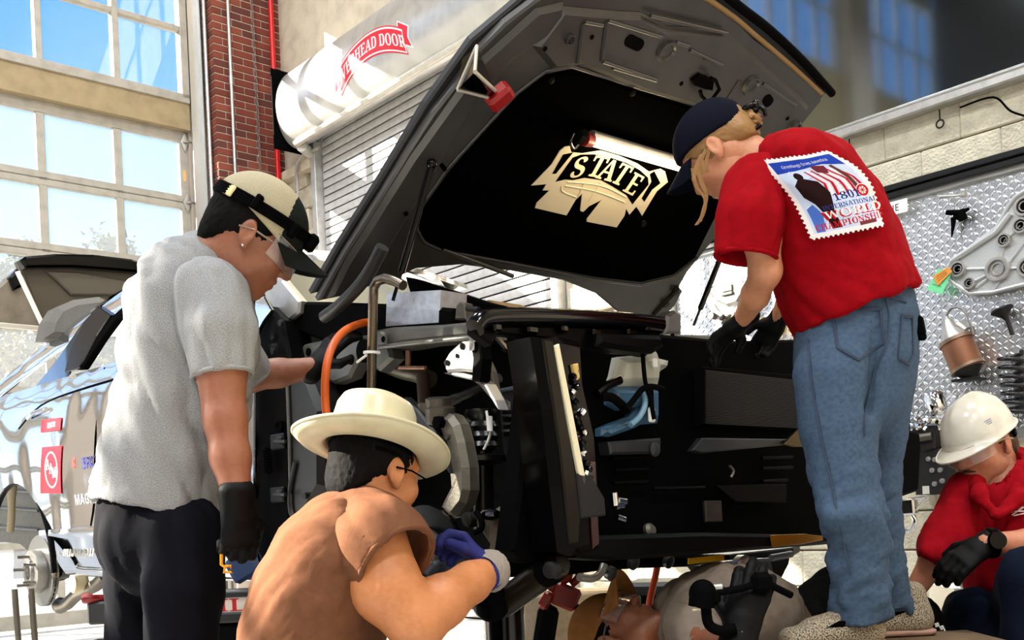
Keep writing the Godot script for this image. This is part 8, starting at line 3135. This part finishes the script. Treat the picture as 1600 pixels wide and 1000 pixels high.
	mb.lathe([Vector2(0.15, 0.0), Vector2(0.15, 0.03), Vector2(0.03, 0.05), Vector2(0.03, top - 0.05)], Transform3D(), 20)
	pc("base", mb, M.steel, st)
	# parts tray behind the knees
	var t := thing("parts_bin", "clear parts bin and papers on the floor behind the dangling glove", "bin", ground(at(1520, 960, 4.4) * Vector3(1, 0, 1)))
	mb = MB.new()
	mb.box(Vector3(-0.02, 0.26, 0), Vector3(0.22, 0.34, 0.3), 0.02)
	pc("bin", mb, M.galv, t)
	mb = MB.new()
	mb.box(Vector3(-0.02, 0.045, 0), Vector3(0.4, 0.09, 0.4), 0.01)
	mb.box(Vector3(0.0, 0.45, 0), Vector3(0.24, 0.04, 0.32), 0.008)
	pc("lid", mb, M.white, t)

func lying_man() -> void:
	var Z := 2.92
	var o := thing("person", "person in a tan cap and pale T-shirt, lying on the back under the front end", "person", ground(Vector3(at(1130, 1000, Z).x, 0.32, -Z)))
	var sk := skin(Color(0.50, 0.30, 0.20))
	var sh := at(1085, 985, 2.78)
	var el := at(1130, 1040, 2.58)
	var wr := at(1156, 992, 2.52)
	var bx := box_of([sh, el, wr, at(990, 1000, Z), at(1260, 990, Z)], 0.2)
	var s := Sdf.new(bx[0], bx[1], 0.012)
	s.chain([sec(1195, 990, 2.95, 44, 0.12), sec(1130, 975, Z, 48, 0.13), sec(1070, 985, Z, 38, 0.13)], Vector3.UP)
	s.cone(at(1060, 990, Z), at(1005, 990, Z), Vector2(0.062, 0.062), Vector2(0.055, 0.055), Vector3.UP, 0.03)
	limb(s, [sh, el, wr], [0.055, 0.05, 0.036])
	s.clip(Vector3(0, 0.33, 0), Vector3.DOWN)
	var body := s.mesh()
	var hb := axes(Vector3(0.22, 0.95, 0.12), Vector3(-0.86, 0.16, -0.45))
	var ht := Transform3D(hb.scaled(Vector3.ONE * 1.06), at(968, 992, Z))
	head_on(o, body, ht, M.blackhair)
	wpc("body", body, sk, o)
	s = Sdf.new(bx[0], bx[1], 0.011)
	s.chain([sec(1200, 985, 2.95, 58, 0.15), sec(1180, 962, 2.93, 68, 0.16), sec(1130, 952, Z, 70, 0.18), sec(1085, 965, Z, 64, 0.17), sec(1050, 985, Z, 40, 0.12)], Vector3.UP, 0.03)
	s.cone(at(1040, 990, Z), at(1005, 990, Z), Vector2(0.066, 0.066), Vector2(0.07, 0.07), Vector3.UP, 0.006, 1)
	s.clip(Vector3(0, 0.322, 0), Vector3.DOWN)
	var sm := s.mesh(folds(45, Vector3(0.3, 1, 0), 0.012, 9.0))
	sleeve(sm, [at(1080, 980, 2.82), at(1112, 1018, 2.70)], [0.085, 0.075], 46)
	wpc("t_shirt", sm, cloth(Color(0.50, 0.45, 0.40), 0.8), o, "pale beige T-shirt")
	# dark trousers: thighs up, knees bent
	bx = box_of([at(1250, 985, 2.9), at(1330, 915, 3.05), at(1440, 960, 3.0), at(1440, 1050, 3.0)], 0.17)
	s = Sdf.new(bx[0], bx[1], 0.012)
	limb(s, [at(1240, 985, 2.98), at(1305, 925, 3.16), at(1330, 915, 3.20)], [0.085, 0.08, 0.078])
	limb(s, [at(1330, 915, 3.20), at(1390, 1045, 3.26)], [0.076, 0.055])
	limb(s, [at(1245, 1000, 3.0), at(1340, 990, 3.10), at(1425, 972, 3.11)], [0.09, 0.09, 0.085])
	limb(s, [at(1425, 972, 3.11), at(1432, 1045, 3.08)], [0.088, 0.07])
	wpc("trousers", s.mesh(folds(47, Vector3(1, 0.4, 0), 0.007, 9.0)), cloth(Color(0.035, 0.033, 0.032), 0.8), o, "black trousers")
	var ck := MB.new()
	for i in 6:
		for j in 3:
			if (i + j) % 2 == 0:
				ck.box(at(1434 + i * 7.5, 1000 - j * 7 - i * 2.4, 2.985), Vector3(0.0125, 0.0115, 0.004), 0.001, Basis(Vector3(0, 0, 1), 0.3))
	wpc("checked_band", ck, M.white, o, "white checked band below the knee").set_meta("kind", "stuff")
	# cap worn with its brim up over the face
	var c := Sdf.new(Vector3(-0.12, -0.06, -0.15), Vector3(0.12, 0.16, 0.15), 0.005)
	c.ell(Vector3(0, 0.040, -0.010), Vector3(0.088, 0.103, 0.112), Basis(), 0.01)
	c.clip(Vector3(0, 0.034, 0.0), Vector3(0, -1, -0.15))
	c.ell(Vector3(0, 0.02, -0.010), Vector3(0.080, 0.09, 0.103), Basis(), 0.003, 1)
	var mb := MB.new()
	mb.add(c.mesh(), ht)
	var tan := cloth(Color(0.50, 0.33, 0.17), 1.0)
	var cap := wpc("cap", mb, tan, o, "tan cap with a curved brim")
	var rows := []
	for i in 8:
		var e := i / 7.0
		var row := PackedVector3Array()
		for j in 15:
			var u := j / 7.0 - 1.0
			var z0 := -0.010 + 0.111 * sqrt(maxf(0.0, 1.0 - pow(u * 0.82, 2.0)))
			row.append(ht * Vector3(u * 0.073, 0.048 - 0.024 * u * u - e * (0.006 + 0.026 * u * u), z0 + e * 0.072 * sqrt(1.0 - 0.72 * pow(absf(u), 2.6))))
		rows.append(row)
	mb = MB.new()
	mb.shell(rows, 0.005)
	wpc("brim", mb, tan, cap)
	safety_glasses(o, ht, mat(Color(0.2, 0.2, 0.2), 0.2))
	var bn := thing("work_bench", "low padded bench under the lying person's back", "bench", ground(Vector3(0.44, 0, -2.92)))
	mb = MB.new()
	mb.box(Vector3(0, 0.29, 0), Vector3(0.56, 0.06, 0.40), 0.02)
	pc("pad", mb, M.black, bn)
	for x in [-0.24, 0.24]:
		for z in [-0.16, 0.16]:
			mb = MB.new()
			mb.box(Vector3(x, 0.13, z), Vector3(0.05, 0.26, 0.05), 0.004)
			pc("leg", mb, M.steel, bn)
	# gloved hand round the tool
	wpc("glove", hand(wr, Vector3(0.30, 0.92, -0.1), Vector3(0.25, -0.1, -0.9), 1.0, [0.55, 0.35, 0.3, 0.3], 0.4, 1.2, 0.003, 0.25, 0.01, 0.040), M.blackglove, o, "black work glove with fingers spread round the tool")
	var t := thing("cordless_tool", "black tool with a round head and long handle held under the car", "tool", ground(at(1125, 930, 2.50)))
	mb = MB.new()
	var lp_ := func(x: float, y: float, d: float) -> Vector3:
		return at(x, y, d) - t.position
	mb.tube(spline([lp_.call(1150, 982, 2.48), lp_.call(1128, 986, 2.49), lp_.call(1108, 976, 2.50), lp_.call(1103, 950, 2.50), lp_.call(1102, 930, 2.50)], 5), 0.013, 12)
	pc("handle", mb, M.black, t)
	mb = MB.new()
	mb.ball(lp_.call(1098, 928, 2.50), Vector3(0.034, 0.036, 0.03), Basis(), 20, 14)
	mb.tube([lp_.call(1096, 948, 2.50), lp_.call(1098, 925, 2.50)], 0.032, 18)
	mb.box(lp_.call(1116, 934, 2.50), Vector3(0.03, 0.034, 0.034), 0.01)
	pc("head", mb, M.black, t)
	mb = MB.new()
	mb.tube([lp_.call(1120, 926, 2.50), lp_.call(1160, 919, 2.50), lp_.call(1185, 912, 2.50), lp_.call(1200, 912, 2.50), lp_.call(1236, 930, 2.53)], 0.009, 10)
	mb.box(lp_.call(1190, 910, 2.50), Vector3(0.05, 0.05, 0.04), 0.012)
	pc("shaft", mb, M.black, t)
	mb = MB.new()
	mb.tube([lp_.call(1115, 918, 2.50), lp_.call(1128, 917, 2.50)], 0.008, 12)
	pc("collar", mb, M.alu, t)
